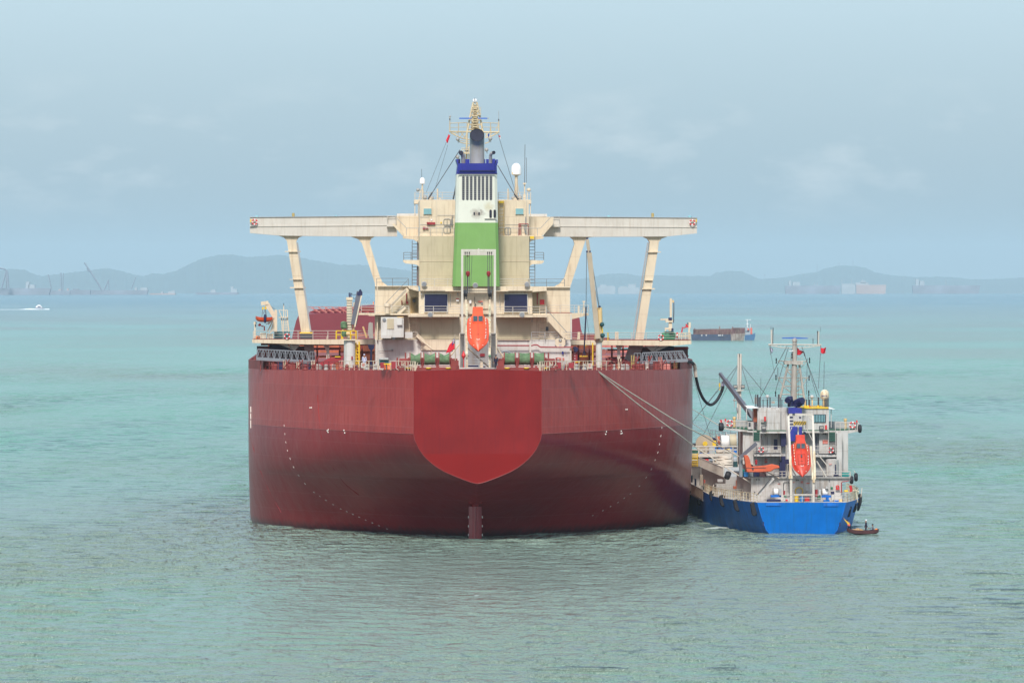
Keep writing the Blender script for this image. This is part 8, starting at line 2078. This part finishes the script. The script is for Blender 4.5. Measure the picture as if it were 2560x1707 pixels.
# hills on the far shore: ridges with real depth, the shore running away to the right
crest = [(-1400, 712), (-1200, 700), (-950, 688), (-800, 692), (-600, 700), (-420, 686), (-250, 690), (-120, 684), (0, 677), (20, 673), (60, 674), (85, 685), (105, 690), (140, 686), (170, 682), (215, 677), (240, 674), (262, 671), (300, 676), (330, 685), (358, 691), (378, 684), (410, 684), (440, 677), (480, 657), (510, 645), (545, 637), (580, 636), (620, 643), (660, 640), (700, 637), (745, 643), (790, 652), (850, 662), (900, 662), (960, 668), (1020, 676), (1100, 684), (1200, 690), (1300, 700), (1400, 702), (1470, 695), (1510, 686), (1560, 683), (1600, 690), (1640, 688), (1700, 690), (1775, 690), (1790, 682), (1815, 677), (1855, 678), (1880, 690), (1900, 698), (1950, 695), (2000, 686), (2040, 680), (2060, 672), (2090, 664), (2130, 664), (2165, 670), (2190, 682), (2230, 688), (2290, 693), (2340, 691), (2370, 692), (2420, 698), (2470, 698), (2560, 694), (2700, 688), (2850, 696), (3050, 700), (3300, 690), (3500, 695), (3800, 706), (4000, 716)]
def shore(px):
    return 47000.0 + max(-300, min(2900, px)) * 2.0
M['hill'] = paint('wooded_hill', (0.035, 0.055, 0.04, 1), 0.9, 0.3, scale=0.004)
mb = MB(); cols_ = []
random.seed(11)
px = -1400.0
def crest_y(x):
    return lerp_tab(crest, x)
prof = [(0.0, 0.0), (0.12, 0.10), (0.3, 0.30), (0.5, 0.58), (0.7, 0.84), (0.88, 0.97), (1.0, 1.0), (1.3, 0.75), (1.8, 0.25), (2.3, 0.0)]
rows = [[] for _ in prof]
while px <= 3900:
    d0 = shore(px); dd_ = 3000.0; dc = d0 + dd_
    zc = CAM_H + (EYE_ROW - crest_y(px)) * dc / F_PX + random.uniform(-4.0, 4.0)
    for k, (u, h) in enumerate(prof):
        d = d0 + dd_ * u
        x = (px - 1280) * d / F_PX
        zb = sea_z(d) - 2.0
        rows[k].append((x, d, zb + (zc - zb) * h + (random.uniform(-9, 9) if 0 < h < 0.95 else 0)))
    px += 4.0 if -250 < px < 2850 else 14.0
mb.grid(rows)
tag(mb.build('hills', 'hill', None, True, angle=80), kind='structure')
# masts on the right-hand summit
for x, y0, y1 in ((1088, 95, 130), (1182, 80, 125), (938, 110, 175), (580, 175, 200)):
    d = shore(1700 + x / 2.735) + 3000
    a, b = X2(x, y1, d), X2(x, y0, d)
    root = empty('radio_mast', a, 0, {1088: 'faint radio mast on the left shoulder of the right-hand summit', 1182: 'faint radio mast on the right shoulder of the right-hand summit', 938: 'faint thin mast left of the right-hand summit', 580: 'faint mast in the saddle between the right-hand hills'}[x], 'mast', 'masts on the far hills')
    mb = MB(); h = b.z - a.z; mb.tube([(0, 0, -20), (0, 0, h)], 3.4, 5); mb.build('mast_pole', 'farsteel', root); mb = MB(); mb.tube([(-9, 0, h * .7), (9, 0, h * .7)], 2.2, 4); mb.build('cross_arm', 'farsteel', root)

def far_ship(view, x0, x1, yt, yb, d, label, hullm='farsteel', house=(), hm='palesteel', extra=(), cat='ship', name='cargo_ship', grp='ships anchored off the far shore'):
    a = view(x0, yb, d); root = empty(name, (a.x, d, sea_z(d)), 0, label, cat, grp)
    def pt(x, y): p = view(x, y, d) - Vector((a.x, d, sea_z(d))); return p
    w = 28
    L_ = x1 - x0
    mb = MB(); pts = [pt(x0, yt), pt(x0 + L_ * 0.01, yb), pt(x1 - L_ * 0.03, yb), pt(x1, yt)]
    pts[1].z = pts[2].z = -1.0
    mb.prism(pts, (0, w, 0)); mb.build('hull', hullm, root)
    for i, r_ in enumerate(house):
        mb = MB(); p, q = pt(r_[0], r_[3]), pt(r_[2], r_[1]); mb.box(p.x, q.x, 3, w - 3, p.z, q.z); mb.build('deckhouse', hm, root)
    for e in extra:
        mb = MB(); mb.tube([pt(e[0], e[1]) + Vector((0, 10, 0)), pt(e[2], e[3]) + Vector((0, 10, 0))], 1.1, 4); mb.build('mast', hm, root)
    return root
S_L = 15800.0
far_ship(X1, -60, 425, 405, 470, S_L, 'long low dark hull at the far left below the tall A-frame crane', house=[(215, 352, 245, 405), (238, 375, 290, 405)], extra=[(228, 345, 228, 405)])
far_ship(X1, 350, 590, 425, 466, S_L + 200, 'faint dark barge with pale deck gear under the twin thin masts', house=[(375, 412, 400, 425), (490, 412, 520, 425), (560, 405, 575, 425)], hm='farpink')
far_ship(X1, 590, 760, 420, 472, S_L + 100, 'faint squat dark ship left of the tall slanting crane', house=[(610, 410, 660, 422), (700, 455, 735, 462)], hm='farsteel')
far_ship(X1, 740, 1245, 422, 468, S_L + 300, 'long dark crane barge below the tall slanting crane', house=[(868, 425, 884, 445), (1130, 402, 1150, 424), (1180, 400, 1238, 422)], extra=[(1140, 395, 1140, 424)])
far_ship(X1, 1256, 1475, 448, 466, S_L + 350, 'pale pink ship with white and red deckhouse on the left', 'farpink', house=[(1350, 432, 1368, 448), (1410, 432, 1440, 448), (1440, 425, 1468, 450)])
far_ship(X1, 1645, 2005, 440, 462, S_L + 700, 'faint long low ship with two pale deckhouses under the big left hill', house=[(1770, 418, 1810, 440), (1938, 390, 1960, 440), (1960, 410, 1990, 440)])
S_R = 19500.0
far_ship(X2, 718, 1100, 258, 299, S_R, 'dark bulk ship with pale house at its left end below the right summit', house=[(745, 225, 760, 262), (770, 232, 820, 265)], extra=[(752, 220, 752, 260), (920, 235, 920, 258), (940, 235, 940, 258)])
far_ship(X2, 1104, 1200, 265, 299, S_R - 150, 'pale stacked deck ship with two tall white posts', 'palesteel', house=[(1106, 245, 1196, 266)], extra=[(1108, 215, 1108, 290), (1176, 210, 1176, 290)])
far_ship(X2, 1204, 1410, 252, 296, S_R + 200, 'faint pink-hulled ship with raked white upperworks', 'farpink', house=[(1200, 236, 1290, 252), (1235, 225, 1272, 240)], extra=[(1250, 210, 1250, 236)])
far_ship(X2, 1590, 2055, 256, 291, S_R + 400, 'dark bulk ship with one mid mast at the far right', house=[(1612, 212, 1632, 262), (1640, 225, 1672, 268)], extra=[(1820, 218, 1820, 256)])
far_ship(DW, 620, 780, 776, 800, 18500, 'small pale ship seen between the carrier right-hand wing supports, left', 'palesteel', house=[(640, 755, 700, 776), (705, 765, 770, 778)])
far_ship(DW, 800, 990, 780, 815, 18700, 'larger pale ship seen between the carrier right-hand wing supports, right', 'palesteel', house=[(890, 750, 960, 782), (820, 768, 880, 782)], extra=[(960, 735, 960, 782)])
# shipyard cranes
def far_crane(lines, label, d=S_L - 50, r=1.5, view=X1):
    b = view(lines[0][-1][0], lines[0][-1][1], d); root = empty('harbour_crane', (b.x, d, 0), 0, label, 'crane', 'cranes of the far shipyard')
    for i, pts in enumerate(lines):
        mb = MB(); mb.tube([view(x, y, d) - Vector((b.x, d, 0)) for x, y in pts], r if i == 0 else r * 0.8, 5); mb.build('jib' if i == 0 else 'leg', 'farsteel', root)
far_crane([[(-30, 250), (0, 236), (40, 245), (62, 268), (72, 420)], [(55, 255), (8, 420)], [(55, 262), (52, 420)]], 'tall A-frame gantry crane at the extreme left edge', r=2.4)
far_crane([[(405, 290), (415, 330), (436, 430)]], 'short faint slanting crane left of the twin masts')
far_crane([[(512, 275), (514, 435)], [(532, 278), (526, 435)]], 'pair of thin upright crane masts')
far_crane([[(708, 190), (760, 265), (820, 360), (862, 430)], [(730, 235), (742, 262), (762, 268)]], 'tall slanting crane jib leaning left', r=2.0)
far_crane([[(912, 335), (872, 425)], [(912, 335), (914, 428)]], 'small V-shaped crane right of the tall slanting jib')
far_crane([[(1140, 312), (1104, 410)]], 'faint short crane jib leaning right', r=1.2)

# patrol boat with its wake
pb_d = sea_dist(600 + 584 / 3.36)
o0 = X1(330, 582, pb_d)
pb = empty('patrol_boat', (o0.x, pb_d, sea_z(pb_d)), 0, 'small grey speedboat running right with a white wake, far left', 'motorboat')
def q(x, y): return X1(x, y, pb_d) - Vector((o0.x, pb_d, sea_z(pb_d)))
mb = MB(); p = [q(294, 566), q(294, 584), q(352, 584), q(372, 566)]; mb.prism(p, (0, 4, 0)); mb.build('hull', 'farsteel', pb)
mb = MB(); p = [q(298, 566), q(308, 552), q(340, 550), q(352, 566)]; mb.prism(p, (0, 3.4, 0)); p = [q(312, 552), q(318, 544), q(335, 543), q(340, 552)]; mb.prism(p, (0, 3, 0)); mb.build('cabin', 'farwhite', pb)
mb = MB(); p = [q(316, 564), q(316, 556), q(340, 556), q(344, 564)]; mb.prism([v + Vector((0, -.1, 0)) for v in p], (0, .1, 0)); mb.build('window', 'navy', pb)
mb = MB(); mb.tube([q(330, 545), q(326, 532)], 0.15, 4); mb.build('mast', 'farsteel', pb)
mb = MB(); rows = []
for i in range(40):
    t = i / 39; x = o0.x + 11 - t * 60
    hgt = 0.5 * math.exp(-((t - 0.04) / 0.05) ** 2) + 0.9 * math.exp(-((t - 0.34) / 0.12) ** 2) + 0.25 * (1 - t) + random.uniform(0, .2)
    w = 7 + 12 * t
    zz = sea_z(pb_d)
    rows.append([(x, pb_d - w, zz - 0.2), (x, pb_d - w * .5, zz + hgt * .6), (x, pb_d, zz + hgt), (x, pb_d + w * .5, zz + hgt * .6), (x, pb_d + w, zz - 0.2)])
mb.grid(rows); tag(mb.build('boat_wake', 'foam', None, True), kind='stuff')

# rusty barge pushed by a tug
bd = sea_dist(620 + 632 / 2.735)
def bq(x, y, dd=0): return X2(x, y, bd + dd)
o0 = bq(80, 632); br = empty('deck_barge', (o0.x, bd, 0), 0, 'rust-sided dark blue barge with pale end, lying beyond the tanker', 'barge')
def b(x, y, dd=0): v = X2(x, y, bd + dd); return Vector((v.x - o0.x, dd, v.z))
mb = MB(); z0 = sea_z(bd) - 0.6
pts = [(80, 592), (90, 625), (355, 625), (345, 590)]
A3 = [b(80, 590, 4), b(84, 632, 4), b(352, 632, 0), b(348, 590, 0)]
for v in (A3[1], A3[2]): v.z = z0
mb.prism(A3, (0, 11, 0)); mb.build('hull', 'bargeblue', br)
mb = MB(); A3 = [b(346, 588, -0.2), b(350, 632, -0.2), b(432, 632, 3), b(446, 582, 3)]
for v in (A3[1], A3[2]): v.z = z0
mb.prism(A3, (0, 8, 0)); mb.build('raked_end', 'bargebow', br)
mb = MB(); mb.prism([b(93, 555, 4.5), b(93, 592, 4.5), b(345, 592, 0.4), b(345, 552, 0.4)], (0, 9, 0)); mb.prism([b(358, 546, 0.2), b(345, 556, 0.2), b(345, 590, 0.2), b(444, 584, 3.4), b(444, 546, 3.4)], (0, 8, 0)); mb.build('cargo_bin', 'bargerust', br)
mb = MB()
for i in range(22):
    x = 96 + i * 12; mb.box(b(x, 555).x - .06, b(x, 555).x + .06, 4.0 - 4.2 * (i / 21), 4.3 - 4.2 * (i / 21), b(x, 590).z, b(x, 556).z)
mb.build('bin_rib', 'bargerust', br)
for x, y in ((271, 535), (360, 537), (100, 548)):
    mb = MB(); p = b(x, y, 3); r_ = b(x, 560, 3); mb.box(p.x - .25, p.x + .25, 2.8, 3.3, r_.z, p.z); mb.build('post', 'bargerust', br)
mb = MB()
for x in (150, 180, 265, 275, 290): mb.box(b(x, 596).x - .3, b(x, 596).x + .3, -0.3 + (348 - x) * 0.0152, 0.2 + (348 - x) * .0152, b(x, 600).z, b(x, 594).z)
mb.build('painted_mark', 'farwhite', br)
mb = MB()
for x in (365, 385, 405, 425): mb.box(b(x, 600).x - .5, b(x, 600).x + .5, 0.2 + (x - 346) * .033, 0.7 + (x - 346) * .033, b(x, 606).z, b(x, 596).z)
mb.build('draught_mark', 'farwhite', br)
o1 = X2(480, 612, bd - 40); tg = empty('harbour_tug', (o1.x, bd - 40 + 60, 0), 0, 'small blue tug with a red funnel and white house pushing the barge', 'tugboat')
def t_(x, y, dd=0): v = X2(x, y, bd + 20 + dd); return Vector((v.x - X2(480, 612, bd + 20).x, dd, v.z))
tg.location = (X2(480, 612, bd + 20).x, bd + 20, 0)
mb = MB(); p = [t_(446, 594), t_(446, 611), t_(505, 611), t_(515, 600), t_(513, 580), t_(495, 592)]
for v in (p[1], p[2]): v.z = sea_z(bd) - 0.5
mb.prism(p, (0, 6, 0)); mb.build('hull', 'tugblue', tg)
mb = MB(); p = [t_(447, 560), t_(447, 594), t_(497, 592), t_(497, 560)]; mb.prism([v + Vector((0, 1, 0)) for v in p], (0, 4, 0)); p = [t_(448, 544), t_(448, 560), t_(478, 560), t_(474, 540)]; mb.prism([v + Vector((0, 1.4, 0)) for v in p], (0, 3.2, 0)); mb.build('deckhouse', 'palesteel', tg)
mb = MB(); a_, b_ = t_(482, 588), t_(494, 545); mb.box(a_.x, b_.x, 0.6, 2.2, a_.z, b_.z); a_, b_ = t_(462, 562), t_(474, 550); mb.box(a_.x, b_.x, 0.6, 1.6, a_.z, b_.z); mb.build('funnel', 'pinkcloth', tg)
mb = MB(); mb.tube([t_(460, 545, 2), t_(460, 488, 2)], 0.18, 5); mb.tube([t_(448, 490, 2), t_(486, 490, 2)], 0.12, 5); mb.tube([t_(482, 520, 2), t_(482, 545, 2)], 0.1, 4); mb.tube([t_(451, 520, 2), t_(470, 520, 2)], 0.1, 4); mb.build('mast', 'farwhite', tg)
mb = MB()
for x in (452, 462, 470): p_ = t_(x, 570); mb.box(p_.x - .25, p_.x + .25, 0.92, 1.05, p_.z - .3, p_.z + .3)
mb.build('window', 'navy', tg)

# disturbed pale water where the hulls nearly meet, and a few whitecaps
def fleck(mb, X, Y, sx, sy, h):
    k = 10
    rows = [[(X + sx * f * math.cos(6.283 * j / k) * (1 + .25 * math.sin(3 * j + X)), Y + sy * f * math.sin(6.283 * j / k), z) for j in range(k)] for f, z in ((1, -.02), (.7, h * .6), (.3, h), (.02, h))]
    mb.grid(rows, close=True)
mb = MB(); w0 = Ow(600, 1348, 855)
for _ in range(26):
    t = random.gauss(0, .5); fleck(mb, w0.x - 1.0 + t * 2.0, 856 + t * 3 + random.gauss(0, .9), random.uniform(.2, .7), random.uniform(.1, .3), .05)
tag(mb.build('foam', 'thinfoam', None, True), kind='stuff')
random.seed(5); mb = MB()
for _ in range(14):
    Y = random.uniform(600, 3200) ** 1.0; X = random.uniform(-1, 1) * Y * 0.079
    if abs(X + 5) < 32 and 700 < Y < 1140: continue
    if 25 < X < 60 and 760 < Y < 990: continue
    s = random.uniform(.08, .16) * (1 + Y / 1500.0)
    fleck(mb, X, Y, s * 1.5, s * 1.2, .12 * s)
tag(mb.build('whitecaps', 'thinfoam', None, True), kind='stuff')

# ---------------------------------------------------------------- the sea air
hz = bpy.data.materials.new('sea_haze'); hz.use_nodes = True
hn, hl = hz.node_tree.nodes, hz.node_tree.links
hn.clear(); ho = hn.new('ShaderNodeOutputMaterial'); pv = hn.new('ShaderNodeVolumePrincipled')
pv.inputs['Color'].default_value = (0.69, 0.84, 0.93, 1); pv.inputs['Density'].default_value = 2.8e-5; pv.inputs['Anisotropy'].default_value = 0.0
hl.new(pv.outputs[0], ho.inputs['Volume'])
mb = MB(); mb.box(-11000, 11000, -600, 63000, -290, 320)
tag(mb.build('haze', hz), kind='stuff')
